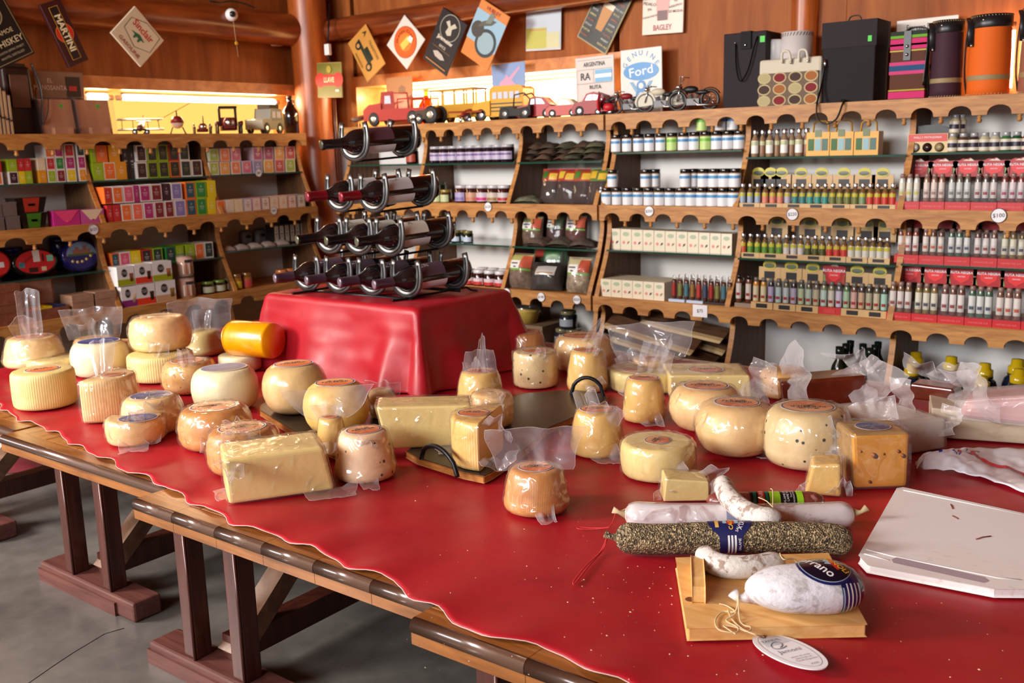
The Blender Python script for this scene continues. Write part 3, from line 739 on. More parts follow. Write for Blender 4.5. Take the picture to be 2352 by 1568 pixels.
cheese('wrapped brown cheese with orange label just behind the block', 565, 1094, 166, 966, 'bulge', 'tan', 'o', [(-1.25, -.55, .9, .5), (1.5, 1.05, .8, .55), (.7, .5, .8, .9)], lw=.66, lrot=14)
cheese('small wrapped peach cheese with blue label at left', 355, 1000, 134, 897, 'bulge', 'peach', 'b', [(1.25, .5, .8, .7), (1.4, -.3, .6, .5)], lw=.68)
cheese('wrapped peach half with blue label, foremost at left', 316, 1024, 132, 943, 'flat', 'peach', 'b', [(-1.45, -.5, .6, .45), (1.2, -.75, .7, .6), (.9, .6, .5, .6)], lw=.66, lrot=-14, arc=(-120, 150), name='cheese_half')
cheese('small golden cheese in upright sealed bag before the toasted one', 764, 1048, 66, 951, 'cone', 'gold', 'o', [(-.15, 1.9, 1.2, 3.0), (-1.5, .9, .5, 1.1), (1.5, -.2, 1.0, .8)], zb=T+.019)
cheese('pink peppered cheese with orange label right of the block', 842, 1110, 138, 974, 'cone', 'pink', 'o', [(1.15, -.95, .5, .35), (-.95, -.8, .6, .4), (.8, .6, .5, .4)], lw=.6, lrot=18)
cheese('small peppered cheese piece behind the long yellow wedge', 880, 962, 64, 888, 'bulge', 'pepper', None, [(.9, 1.35, 1.6, 1.5)], zb=T+.019)
cheese('wrapped half wheel with torn orange label on the dark board', 1128, 1082, 178, 934, 'drum', 'gold', 'o', [(.95, .55, .7, .5), (.75, -.3, .8, .6), (-.95, -.6, .5, .3)], arc=(-200, -18), rib=88, lw=.44, zb=T+.019, name='cheese_half', lrot=-8)
cheese('tall wrapped golden cheese with pointed bag against the red cloth', 1104, 935, 106, 843, 'cone', 'gold', 'o', [(-1.55, .65, .7, .45), (.55, 1.85, .5, .15), (.1, 1.3, 1.2, .8)], lw=.62)
cheese('round wrapped peach cheese behind the torn-label half', 1130, 985, 102, 892, 'bulge', 'peach', None, [(1.35, .15, .6, .6), (.9, .8, .5, .5)], zb=T+.019)
cheese('brown cheese alone in a stiff bag at the front centre', 1233, 1188, 150, 1056, 'cone', 'tan', 'o', [(.0, 1.55, 1.6, 2.0), (-1.0, -1.0, .7, .5), (1.05, -.6, .5, .3)], lw=.55, rib=110, lrot=6)
# ---- right of the plinth
cheese('dark peppered cheese beside the red cloth at its right', 1231, 893, 102, 798, 'drum', 'pepper', 'o', [(1.0, .8, .5, .4)], lw=.6)
cheese('wrapped toasted cheese with orange label behind the peppered one', 1208, 838, 96, 755, 'cone', 'tan', 'o', [(.95, -.3, .6, .4)], lw=.72)
cheese('wide wrapped peach cheese with red-orange label, farthest back', 1340, 856, 138, 761, 'bulge', 'peach', 'o', [(1.2, .9, .5, .25), (-1.0, -.4, .6, .5)], lw=.7)
cheese('tall wrapped golden cheese behind the black board handle', 1350, 903, 94, 797, 'cone', 'gold', 'o', [(-.95, .6, .5, .3), (1.0, -.4, .6, .6), (.7, 1.0, .3, .4)], lw=.68)
cheese('wrapped wedge of large wheel with orange label, back row centre', 1480, 906, 164, 832, 'drum', 'rib', 'o', [(-1.1, .4, .6, .5), (.8, .9, .6, .6)], lw=.34, arc=(-150, 70), name='cheese_half')
cheese('peach cheese peeking out at the back under a raised bag', 1500, 866, 92, 815, 'drum', 'peach', 'o', [(-.3, 1.7, 2.4, 2.9), (1.5, 1.4, .4, .3)], lw=.62)
cheese('wrapped golden barrel with tilted orange label in front of the wedge', 1479, 973, 96, 860, 'cone', 'gold', 'o', [(-1.5, .25, .7, .8), (1.0, -.85, .7, .6), (-1.2, -.5, .6, .5)], lw=.72)
cheese('wrapped golden barrel with faint orange label near the board handle', 1372, 1053, 122, 928, 'cone', 'gold', 'o', [(-1.15, 1.0, .6, .6), (.95, 1.0, .9, .9), (1.15, -.9, .8, .7)], lw=.66)
cheese('low wide cream wheel with small orange label at front right', 1510, 1109, 172, 994, 'flat', 'paste', 'o', [(1.05, -.15, .6, .5), (-1.0, -.3, .5, .3)], lw=.40, lrot=70)
cheese('round wrapped cheese with orange label behind the biggest pair', 1620, 992, 166, 872, 'ball', 'peach', 'o', [(-1.05, -.1, .9, .5), (-1.2, -.7, .5, .4)], lw=.62)
cheese('big round wrapped cheese with crease and orange label, right centre', 1690, 1048, 186, 908, 'ball', 'peach', 'o', [(-.9, -.2, .7, .6), (.2, -.3, .5, .4)], lw=.56, lrot=-6)
cheese('big peppered cheese in loose bag next to the orange cut piece', 1850, 1081, 198, 917, 'bulge', 'pepper', 'o', [(-1.1, -.55, .9, .6), (1.0, .2, .8, .7), (.0, -.85, 1.3, 1.5)], lw=.62, lrot=186)
cheese('speckled wrapped cheese behind the dark quince loaf', 1800, 918, 112, 838, 'bulge', 'speck', None, [(-1.4, .2, .9, .5), (.9, -.5, .5, .5)])
# ---- blocks
def slab(label, bl, br, tr, tl, zb, depth, mats, cat='cheese', name='cheese_block', wrap=None, lab=None, bevel=.006, back=1.0, group='cheeses on the red table', part='body', film_=None):
    global LOCEYE
    NSEED[0] += 1; sd = NSEED[0]*1.37
    A, B = onZ(*bl, zb), onZ(*br, zb); d = (B-A).normalized(); n = Vector((-d.y, d.x, 0))
    if n.dot(Vector((A.x, A.y, 0))) < 0: n = -n
    def vp(px):
        r_ = ray(*px); t = (A-EYE).dot(n)/r_.dot(n); return EYE+r_*t
    C_, D_ = vp(tr), vp(tl); org = (A+B)/2; org.z = zb
    F = [A, B, C_, D_]; ctr = (A+B+C_+D_)/4
    Bk = [p+n*depth+(ctr-p)*(1-back) for p in F]
    for p in Bk[:2]: p.z = zb
    e = empty(name, label, cat, org, 0, group)
    vs = [p-org for p in F+Bk]
    mb = MB(); mb.add(vs, [(0, 1, 2, 3)], 0); 
    for f in ((1, 5, 6, 2), (3, 2, 6, 7), (4, 0, 3, 7), (5, 4, 7, 6), (4, 5, 1, 0)): mb.f.append(list(f)); mb.mi.append(1 if len(mats) > 1 else 0); mb.sm.append(False)
    o = bev(obj(part, mb.mesh(part, *mats), e), bevel, 3)
    if lab:
        tc = (C_+D_)/2+n*depth*.45-org; tc.z += .0015; fa = math.atan2(-n.y, -n.x)
        add_label(e, Matrix.Translation(tc) @ Matrix.Rotation(fa+R(90+lab[2]), 4, 'Z') @ Matrix.Diagonal((lab[1], lab[1]*.86, .12, 1)), lab[0])
    if wrap is not None:
        c2 = sum(vs, Vector())/8; hull = []; fs = []
        N = 10
        def face(a, b, c, dd):
            o_ = len(hull)
            for j in range(N+1):
                for i in range(N+1):
                    p = a.lerp(b, i/N).lerp(dd.lerp(c, i/N), j/N); q = p-c2
                    w = abs(noise.noise(p*22+Vector((sd, 0, 0))))*.006+.003
                    p2 = p+q.normalized()*w; p2.z = max(p2.z, .001); hull.append(p2)
            for j in range(N):
                for i in range(N): fs.append((o_+j*(N+1)+i, o_+j*(N+1)+i+1, o_+(j+1)*(N+1)+i+1, o_+(j+1)*(N+1)+i))
        v = vs
        for f in ((0, 1, 2, 3), (1, 5, 6, 2), (3, 2, 6, 7), (4, 0, 3, 7), (5, 4, 7, 6)): face(*[v[i] for i in f])
        bag = e if name == 'quince_paste' else obj('bag', MB().add(hull, fs, 0, True).mesh('bag', film_ or M_WRAP, merge=True), e)
        LOCEYE = EYE-org
        for k, (i, dx, dy, w0, w1) in enumerate(wrap):
            b = c2.lerp(vs[i], .9); t = b+VRT*dx+Vector((0, 0, dy))-n*.02
            fm = finmesh(b, t, w0, w1, sd+k, .006, zmin=.002)
            if film_: fm.materials[0] = film_
            obj('bag_fin', fm, bag)
    return e
slab('big pale yellow cheese block in crumpled film at the front', (526, 1160), (770, 1125), (744, 1027), (515, 1058), Z1, .135, [RM['paste']], wrap=[(0, -.09, -.004, .06, .09), (1, .045, -.02, .12, .1), (3, .1, .02, .05, .06)], bevel=.008)
slab('long yellow cheese wedge in clear film on the dark board', (890, 1032), (1046, 1024), (1083, 931), (864, 936), T+.019, .10, [RM['paste']], wrap=[(0, -.05, .01, .08, .1), (1, .05, -.01, .1, .08)], bevel=.005)
slab('wide yellow cheese wedge in film, back row right', (1540, 918), (1727, 915), (1722, 862), (1538, 862), Z1, .16, [RM['paste']], wrap=[(2, .12, .0, .12, .12), (1, .07, .0, .1, .1)], lab=('o', .05, 0), bevel=.005)
oc = slab('orange cut cheese with cracks and small holes facing the camera', (1962, 1124), (2086, 1120), (2092, 992), (1956, 996), Z1, .10, [RM['orange'], RM['crust']], wrap=[(0, -.035, .06, .05, .1)], lab=('b', .036, 0), bevel=.01)
for (fx, fy, fr) in ((2008, 1046, .007), (2064, 1036, .0042), (2074, 1046, .0055), (1998, 1106, .004), (1977, 1036, .003), (2030, 1042, .003)):
    A, B = onZ(1962, 1124, Z1), onZ(2086, 1120, Z1); d = (B-A).normalized(); n = Vector((-d.y, d.x, 0)); n = n if n.dot(A) > 0 else -n
    r_ = ray(fx, fy); p = EYE+r_*((A-EYE).dot(n)/r_.dot(n)); org = (A+B)/2; org.z = Z1
    hm = MB().lathe([(.0001, 0), (.7, .0), (1, .12)], 12, M=Matrix.Translation(p-org-n*.0012) @ n.to_track_quat('-Z', 'Z').to_matrix().to_4x4() @ Matrix.Diagonal((fr*1.2, fr*.8, .002, 1)))
    obj('hole', hm.mesh('hole', mat('cheese_hole', srgb(176, 100, 22), .5)), oc)
slab('pale white cheese block in milky bag behind the orange cut cheese', (2030, 1052), (2170, 1028), (2172, 962), (2010, 972), Z1, .17, [RM['white']], wrap=[(6, .06, .02, .14, .12), (3, -.05, .05, .1, .1), (2, .04, .01, .08, .06)], film_=M_BAGMILK, bevel=.004)
slab('dark brown quince paste loaf in open plastic bag', (1798, 930), (1985, 928), (1992, 862), (1792, 878), Z1, .10, [RM['quince']], cat='quince paste', name='quince_paste', wrap=[(2, .10, -.03, .12, .16), (3, .10, .045, .10, .2), (1, .05, .01, .12, .08), (6, .02, .05, .2, .05), (2, -.06, .03, .14, .12)], film_=M_BAGMILK, group=None, bevel=.008)
slab('small cling-wrapped cheese piece behind the salami', (1524, 1152), (1630, 1150), (1628, 1106), (1530, 1100), Z1, .06, [RM['paste']], wrap=[(2, .035, .03, .05, .05), (0, -.02, .02, .05, .04)], bevel=.003, name='cheese_piece')
slab('small orange wrapped wedge left of the orange cut cheese', (1848, 1136), (1932, 1142), (1932, 1066), (1866, 1068), Z1, .07, [RM['gold']], wrap=[(0, -.025, .01, .04, .04), (1, .0, .02, .05, .05)], bevel=.006, name='cheese_piece')
# whitish wooden board, second quince loaf, bags at the right
M_PALEW = wood('pale_whitewashed_wood', srgb(176, 158, 130), srgb(216, 202, 178), (1, 7, 7), 5, .6)
slab('thick pale wooden board lying at the right behind the shopping bag', (2140, 1004), (2500, 1030), (2500, 985), (2140, 936), Z1, .17, [M_PALEW], cat='board', name='pale_board', group=None, part='plank', bevel=.003)
_zb = onZ(2300, 968, Z1); _zbt = .055
slab('second dark quince loaf in a folded bag on the pale board', (2083, 915), (2195, 930), (2190, 893), (2092, 880), T+.058, .07, [RM['quince']], cat='quince paste', name='quince_paste', wrap=[(7, .04, .05, .10, .14), (2, .07, .01, .14, .14), (6, .02, .045, .16, .1)], film_=M_BAGMILK, group=None, bevel=.006)
slab('pink packet in loose clear plastic at the right edge on the pale board', (2200, 962), (2420, 985), (2420, 905), (2215, 920), T+.058, .12, [mat('pink_sliced_meat', srgb(206, 150, 146), .4)], cat='packet', name='meat_packet', wrap=[(3, .05, .05, .2, .1), (0, -.04, .01, .1, .06)], film_=M_BAGMILK, group=None, bevel=.02)
# yellow waxed loaf lying on the pale wheel
p0 = onZ(520, 806, T+.075); ax = (Vector((1, .18, 0))).normalized(); rr_ = 41*pxm(p0)
ztop10 = _w10.children[0].bound_box[6][2]+Z1
Mq = Matrix.Translation((p0.x, p0.y+rr_*.6, ztop10+rr_*.98+.002)) @ ax.to_track_quat('Z', 'Y').to_matrix().to_4x4()
e = empty('cheese_loaf', 'yellow waxed cheese loaf lying on its side by the red cloth', 'cheese', group='cheeses on the red table', M=Mq)
obj('body', MB().lathe([(.0001, 0), (rr_*.9, 0), (rr_*.97, .004), (rr_, .012), (rr_, .16), (rr_*.95, .17), (.0001, .172)], 40).mesh('body', RM['yellow']), e)
obj('cut_face', MB().lathe([(.0001, -.001), (rr_*.86, -.001), (rr_*.9, .001)], 40, rmod=lambda a, z: 1+.02*math.sin(a*9)).mesh('cut_face', rind('yellow_cut', srgb(236, 184, 60), srgb(244, 206, 104), scale=20)), e)
obj('wax_rim', MB().tube([(rr_*.93*math.cos(R(a)), rr_*.93*math.sin(R(a)), -.001+.002*math.sin(a*.7)) for a in range(0, 360, 10)], .0035, 8, closed=True).mesh('wax_rim', RM['yellow']), e)
# ================================================================ dark serving boards with iron handles
M_DARKB = wood('dark_stained_board', srgb(24, 15, 12), srgb(50, 34, 28), (3, 3, 3), 5, .4, .2); M_BARK = wood('board_raw_edge', srgb(120, 70, 24), srgb(190, 128, 60), (3, 3, 9), 6, .5)
def serving_board(label, outline, handles, z0=Z1-.0005):
    P = [onZ(x, y, z0+.016) for x, y in outline]; c = sum(P, Vector())/len(P); c.z = z0
    e = empty('serving_board', label, 'board', c)
    pts = [(p.x-c.x, p.y-c.y) for p in P]
    pts2 = []
    for i in range(len(pts)):        # rounding
        a, b = Vector(pts[i]), Vector(pts[(i+1) % len(pts)]); pts2 += [a.lerp(b, .2), a.lerp(b, .8)]
    bev(obj('plank', MB().prism([tuple(p) for p in pts2], .0, .0145, 'z').mesh('plank', M_BARK), e), .002, 1)
    obj('stained_top', MB().prism([tuple(p*.993) for p in pts2], .0145, .016, 'z').mesh('stained_top', M_DARKB), e)
    for (h0, h1, hh) in handles:
        a, b = onZ(*h0, z0+.016)-c, onZ(*h1, z0+.016)-c; m = (a+b)/2; 
        path = [a+Vector((0, 0, -.002))]+[a.lerp(b, t)+Vector((0, 0, hh*math.sin(math.pi*min(1, max(0, t)))**.45)) for t in [i/12 for i in range(13)]]+[b+Vector((0, 0, -.002))]
        obj('handle', MB().tube(path, .0055, 10).mesh('handle', M_IRON), e)
serving_board('dark stained wooden board with black iron handles in the middle', [(925, 1040), (1105, 1096), (1135, 1082), (1218, 1022), (1250, 985), (1318, 957), (1375, 930), (1400, 905), (1310, 893), (1180, 905), (1080, 960), (960, 1018)], [((968, 1052), (1050, 1092), .045), ((1312, 905), (1386, 908), .05)])
serving_board('dark stained wooden board under the round cheeses at left centre', [(588, 935), (640, 968), (760, 1040), (820, 1042), (862, 1020), (880, 985), (850, 930), (740, 900), (640, 905)], [])
# ================================================================ wine rack
M_BOT = mat('dark_bottle_glass', (.006, .005, .006), .05, 0, .6, .6)
M_SHOE = mat('worn_horseshoe_iron', (.15, .145, .14), .34, .9); M_SHOED = mat('horseshoe_groove', (.02, .02, .022), .5, .5)
YN = 2.065                                     # plane of the bottle mouths
rows = [([(640, 640), (845, 655)], 4), ([(685, 556), (808, 552)], 3), ([(705, 456), (774, 450)], 2), ([(733, 333)], 1)]
WL = {0: ('purple', srgb(84, 68, 80), 'purple', srgb(70, 52, 66), 'LIN'), 1: ('dark green', srgb(206, 202, 190), 'dark', srgb(14, 18, 20), ''), 2: ('red', srgb(196, 198, 200), 'crimson', srgb(120, 14, 30), 'VILLA'), 3: ('mauve', srgb(96, 66, 76), 'black', srgb(30, 28, 32), '')}
Lb = .335; rb = .0395
BOTP = [(.0001, Lb-.006), (rb*.7, Lb-.004), (rb*.93, Lb), (rb, Lb-.008), (rb, .125), (rb*.97, .115), (rb*.86, .102), (rb*.66, .09), (rb*.48, .078), (.0155, .066), (.0145, .055), (.0145, .006), (.0155, .004), (.0155, .001), (.0001, 0)]
BOT = MB().lathe(BOTP[::-1], 36).mesh('bottle_glass', M_BOT)
CAP = MB().lathe([(.0001, -.0008), (.0158, -.0008), (.0164, .001), (.0164, .010), (.0156, .012), (.0156, .062), (.0162, .0645)], 28).mesh('foil_capsule', M_OCG)
CAPD = MB().lathe([(.0001, -.0016), (.011, -.0016), (.0145, -.001)], 24).mesh('foil_disc', ocmat('stamped_foil', .3, .8))
def wrapm(r, z0, z1, a0, a1, n=24): return MB().grid(lambda u, v: Vector((r*math.cos(a0+(a1-a0)*u), r*math.sin(a0+(a1-a0)*u), z0+(z1-z0)*v)), n, 2)
LBF = wrapm(rb+.0005, .135, .235, R(66), R(180)).mesh('front_label', M_OCP); LBB = wrapm(rb+.0005, .135, .24, R(204), R(256)).mesh('back_label', M_OCP)
def wrap_text(s, size, r, z, a, mt=None):
    me = text(s, size, M_OCP).copy()
    for v in me.vertices:
        x, y = v.co.x, v.co.y; an = a-y/r; v.co = Vector((r*math.cos(an), r*math.sin(an), z+x))
    return me
pos = []
for ri, (ends, n) in enumerate(rows):
    ps = [onY(x, y, YN) for x, y in ends]
    for k in range(n):
        p = ps[0].lerp(ps[-1], k/(n-1)) if n > 1 else ps[0]; pos.append((ri, k, n, p))
zrow = {ri: sum(p.z for r2, k, n, p in pos if r2 == ri)/n for ri, (_, n) in enumerate(rows)}
rk = empty('wine_rack', 'pyramid wine rack welded from horseshoes on the red cloth', 'wine rack', (-2.25, 2.25, PZ))
RI = Matrix.Translation((2.25, -2.25, -PZ))
BD = Vector((.31, .95, .06)).normalized(); BDH = Vector((BD.x, BD.y, 0)).normalized(); BS = Vector((BDH.y, -BDH.x, 0)); BU = BS.cross(BD)
SS = Vector((1, .08, 0)).normalized(); SD = Vector((-.08, 1, 0)).normalized()
def bp(p, s, d, u): return p+BS*s+BD*d+BU*u
def shoe(p, dd, par):
    pts = []; w = rb+.012
    for i in range(23):
        t = -1+2*i/22; an = R(-90+t*116); a_ = math.cos(an)*w; u_ = math.sin(an)*w
        if abs(t) > .5: k = (abs(t)-.5)/.5; u_ += k*.036; a_ *= 1-.05*k
        pts.append(p+BD*dd+SS*(a_*1.05)+Vector((0, 0, u_+.002)))
    s = obj('horseshoe', MB().tube(pts, [.0122 if 2 < i < 20 else .0105 for i in range(23)], 10, flat=(.42, 1), M=RI).mesh('horseshoe', M_SHOE), par)
    obj('groove', MB().tube([q-SD*.0048 for q in pts[1:-1]], .0026, 6, M=RI).mesh('groove', M_SHOED), s)
mouths = {}
for ri, k, n, p in pos:
    p = Vector((p.x, YN+.10*(p.x+2.4), zrow[ri])); mouths.setdefault(ri, []).append(p)
    cn, cc, fn_, fc, tx = WL[ri]
    where = {0: 'bottom', 1: 'second', 2: 'third', 3: 'top'}[ri]
    lab = 'wine bottle alone at the top of the horseshoe rack, mauve label' if n == 1 else 'wine bottle with %s capsule, %s from left in the %s row of the rack' % (fn_, ORD[k], where)
    rot = R(random.uniform(-8, 8))
    Mx = Matrix(((BS.x, -BU.x, BD.x, p.x), (BS.y, -BU.y, BD.y, p.y), (BS.z, -BU.z, BD.z, p.z), (0, 0, 0, 1))) @ Matrix.Rotation(math.pi+rot, 4, 'Z')
    e = empty('wine_bottle', lab, 'bottle', group='wine bottles in the horseshoe rack', M=Mx)
    obj('bottle_glass', BOT, e); c_ = obj('foil_capsule', CAP, e, fc)
    obj('foil_disc', CAPD, c_, {0: srgb(190, 176, 196), 1: srgb(150, 156, 130), 2: srgb(196, 90, 104), 3: srgb(120, 118, 96)}[ri])
    f_ = obj('front_label', LBF, e, cc)
    if tx: obj('lettering', wrap_text(tx, .022, rb+.0009, .17, R(122)), f_, srgb(214, 206, 210) if ri == 0 else srgb(90, 92, 96))
    if ri == 1: obj('lettering', wrap_text('R', .03, rb+.0009, .18, R(118)), f_, srgb(110, 108, 98))
    if ri != 1 or k == 2: obj('back_label', LBB, e, srgb(214, 216, 222))
    for dd in (.112, .285): shoe(p, dd, rk)
for p in (mouths[0][0], mouths[0][-1]):
    f = [bp(p, .012, d, -rb-.018) for d in (.06, .1, .16, .22, .28, .32)]
    zf = [PZ+.002, f[0].z-.01]
    a_ = Vector((f[0].x, f[0].y, PZ+.003)); l_ = bp(p, .012, .36, -rb-.02); l_.z = PZ+.004
    path = [a_-BDH*.012, a_-BDH*.010+Vector((0, 0, (f[0].z-PZ)*.7)), f[0]]+f[1:]+[l_-BDH*.02+Vector((0, 0, .004)), l_]
    for q in path: q.z = max(q.z, PZ+.0045)
    obj('runner', MB().tube(path, .0085, 8, flat=(1, .42), M=RI).mesh('runner', M_IRON), rk)
for ri in (1, 2, 3):
    for p in mouths[ri]: obj('tie_bar', MB().tube([bp(p, 0, .112, -rb-.02), bp(p, 0, .285, -rb-.02)], .004, 6, M=RI).mesh('tie_bar', M_IRON), rk)
for dd in (.112, .285):
    obj('cross_bar', MB().tube([bp(mouths[0][0], -.03, dd, -rb-.022), bp(mouths[0][-1], .03, dd, -rb-.022)], .005, 8, M=RI).mesh('cross_bar', M_IRON), rk)
# ================================================================ sausages
def sausmat(name, a, b, blot, scale=22, rough=.7, thr=(.5, .62), bs=.35, coat=0):
    m, nt, bb = _nt(name); v = coords(nt)
    f = noisetex(nt, scale, 5, v, .6, .6); g = noisetex(nt, scale*2.6, 5, v, .6)
    c = ramp(nt, g, [(.3, a), (.7, b)])
    nt.links.new(mixc(nt, ramp(nt, f, [(thr[0], (0, 0, 0)), (thr[1], (.85,)*3)]), c, blot), bb.inputs['Base Color'])
    bb.inputs['Roughness'].default_value = rough; bb.inputs['Coat Weight'].default_value = coat
    bump(nt, bb, g, bs, .004); return m
M_MOLD = sausmat('white_mould_casing', srgb(206, 202, 194), srgb(226, 222, 216), srgb(146, 118, 100), 60, thr=(.53, .6))
M_MOLD2 = sausmat('thick_white_mould', srgb(206, 206, 212), srgb(226, 226, 230), srgb(164, 158, 156), 44, thr=(.53, .66))
M_SALRED = sausmat('dark_red_salami', srgb(104, 40, 36), srgb(140, 70, 60), srgb(186, 130, 118), 40, .35, (.58, .66), .2, .4)
M_SALWR = sausmat('mould_over_red', srgb(216, 208, 206), srgb(236, 230, 228), srgb(140, 66, 58), 16, .5, (.5, .6), .3, .3)
def peppermat():
    m, nt, bb = _nt('crushed_pepper_coat'); v = coords(nt); vo = nt.nodes.new('ShaderNodeTexVoronoi'); vo.inputs['Scale'].default_value = 330
    nt.links.new(v, vo.inputs['Vector']); s = nt.nodes.new('ShaderNodeSeparateColor'); nt.links.new(vo.outputs['Color'], s.inputs[0])
    nt.links.new(ramp(nt, s.outputs[0], [(0, srgb(44, 38, 30)), (.3, srgb(96, 82, 58)), (.55, srgb(140, 122, 86)), (.75, srgb(196, 178, 136)), (.95, srgb(70, 58, 42))]), bb.inputs['Base Color'])
    bb.inputs['Roughness'].default_value = .7; bump(nt, bb, vo.outputs['Distance'], .9, .004); return m
M_PEP = peppermat(); M_STR = mat('cotton_string', srgb(206, 186, 142), .8); M_REDS = mat('red_string', srgb(196, 44, 50), .7)
def catmull(P, n):
    out = []; m = len(P)
    for i in range(m-1):
        a, b, c, d = P[max(i-1, 0)], P[i], P[i+1], P[min(i+2, m-1)]
        for k in range(n):
            t = k/n; out.append(.5*((2*b)+(c-a)*t+(2*a-5*b+4*c-d)*t*t+(3*b-a-3*c+d)*t**3))
    out.append(P[-1]); return out
class Saus:
    def __init__(s, pts, r, cap=.5, seed=1, amp=.05, flat=1.0, taper=None):
        s.P = catmull([Vector(p) for p in pts], 10); s.r = r; s.seed = seed; s.amp = amp; s.flat = flat; s.cap = cap; s.taper = taper
        s.L = [0]
        for a, b in zip(s.P, s.P[1:]): s.L.append(s.L[-1]+(b-a).length)
    def at(s, t):
        q = t*s.L[-1]
        for i in range(len(s.P)-1):
            if q <= s.L[i+1] or i == len(s.P)-2:
                k = (q-s.L[i])/(s.L[i+1]-s.L[i]); p = s.P[i].lerp(s.P[i+1], k); break
        i0 = max(0, i-1); i1 = min(len(s.P)-1, i+2); d = (s.P[i1]-s.P[i0]).normalized()
        sd = d.cross(Vector((0, 0, 1))).normalized(); return p, d, sd, sd.cross(d)
    def surf(s, t, a, off=0):
        p, d, sd, up = s.at(min(1, max(0, t))); q = s.L[-1]; e = min(t, 1-t)*q; c = s.r*s.cap*2
        k = math.sqrt(max(1e-4, 1-(1-min(1, e/c))**2)) if e < c else 1
        r = s.r*k*(s.taper(t) if s.taper else 1)*(1+s.amp*noise.noise((p.x*22+s.seed, math.cos(a)*1.2, math.sin(a)*1.2)))+off
        return p+sd*(math.cos(a)*r)+up*(math.sin(a)*r*s.flat)
    def body(s, name, m, org, nu=72, nv=36):
        mb = MB(); mb.grid(lambda u, v: s.surf(v, 2*math.pi*u)-org, nv, nu); return mb.mesh(name, m, merge=True)
    def patch(s, name, m, org, t0, t1, a0, a1, off, nu=20, nv=20, edge=None):
        def f(u, v):
            a = a0+(a1-a0)*u; lo, hi = (edge(u) if edge else (t0, t1)); return s.surf(lo+(hi-lo)*v, a, off)-org
        return MB().grid(f, nu, nv).mesh(name, m)
    def print_(s, me, org, t, a, rot, off):
        me = me.copy(); c, sn = math.cos(rot), math.sin(rot)
        for v in me.vertices:
            x, y = v.co.x, v.co.y; u, w = x*c-y*sn, x*sn+y*c
            v.co = s.surf(t+u/s.L[-1], a+w/s.r, off)-org
        return me
def sausage(name, label, S, m, org=None, extra=()):
    org = org or Vector((S.P[0].x, S.P[0].y, T)); e = empty(name, label, 'salami', org, 0, 'salamis on the red table')
    o = obj('casing', S.body('casing', m, org), e); return e, o, org
def zz(px, py, z): return onZ(px, py, z)
# wooden cutting board
BZ = .021
c4 = [onZ(1554, 1281, T+BZ), onZ(1581, 1442, T+BZ), onZ(1989, 1433, T+BZ)]
c4.append(c4[2]+(c4[0]-c4[1])*1.02)
M_PBOARD = wood('knotty_pine_board', srgb(212, 156, 84), srgb(242, 198, 132), (1.4, 8, 8), 6, .5); M_PRAIL = wood('pine_rail', srgb(214, 162, 90), srgb(240, 198, 134), (8, 1.4, 8), 6, .5)
co = sum(c4, Vector())/4; co.z = T+.002
e = empty('cutting_board', 'small pine board with raised rail under the white salamis', 'cutting board', co)
bev(obj('plank', MB().prism([(p.x-co.x, p.y-co.y) for p in c4], 0, BZ-.002, 'z').mesh('plank', M_PBOARD), e), .002, 2)
kd = onZ(1586, 1376, T+BZ); obj('knot', MB().lathe([(.0085, 0), (.008, .0005), (.0001, .0005)], 16, M=Matrix.Translation(kd-co+Vector((0, 0, -.0002)))).mesh('knot', mat('pine_knot', srgb(96, 54, 30), .6)), e)
r0, r1 = onZ(1605, 1384, T+BZ)-co, onZ(1600, 1300, T+BZ)-co
ul = (r1-r0).normalized(); un = Vector((ul.y, -ul.x, 0)); Lr = (r1-r0).length
outl = [(0, 0), (Lr, 0), (Lr, .012), (Lr*.93, .022), (Lr*.75, .027), (Lr*.25, .027), (Lr*.07, .022), (0, .012)]
mb = MB(); vs = []
for s in (-.010, .010):
    for (a, z) in outl: q = r0+ul*a+un*s; vs.append((q.x, q.y, BZ-.002+z))
n_ = len(outl); mb.add(vs, [list(range(n_)), list(range(2*n_-1, n_-1, -1))]+[(i, (i+1) % n_, n_+(i+1) % n_, n_+i) for i in range(n_)])
bev(obj('rail', mb.mesh('rail', M_PRAIL), e), .002, 2)
ZB = T+BZ
# pepper salami
rp = .0262
S = Saus([zz(1408, 1280, T+.0)+Vector((0, 0, rp)), zz(1500, 1285, T)+Vector((0, 0, rp)), zz(1700, 1288, T)+Vector((0, 0, rp+.006)), zz(1850, 1290, T)+Vector((0, 0, rp+.006)), zz(1962, 1292, T)+Vector((0, 0, rp))], rp, .55, 3, .05)
rp_shift = Vector((-.01, .022, .002))
S = Saus([p+rp_shift for p in (S.P[0], S.P[10], S.P[20], S.P[30], S.P[40])], rp*1.02, .5, 3, .05)
e, o, org = sausage('pepper_salami', 'long salami coated in crushed pepper with navy paper band', S, M_PEP)
bd = obj('paper_band', S.patch('paper_band', M_NAVY, org, .45, .535, R(-80), R(165), .0012, 40, 10, edge=lambda u: (.44-.045*max(0, math.sin((u-.42)/.58*math.pi)), .535+.045*max(0, math.sin((u-.42)/.58*math.pi))) if u > .42 else (.44, .535)), e)
for k in range(3): obj('stripe', S.patch('stripe', M_PAPER, org, .473+.014*k, .481+.014*k, R(-75), R(28), .0017, 20, 2), bd)
M_GOLD = mat('print_gold', srgb(214, 170, 84), .4); M_REDP = mat('print_red', srgb(200, 52, 36), .4); M_YEL = mat('print_yellow', srgb(246, 200, 60), .4); M_SIL = mat('print_silver', srgb(160, 190, 206), .3)
obj('medallion', S.patch('medallion', M_REDP, org, .475, .505, R(72), R(118), .0019, 10, 10), bd)
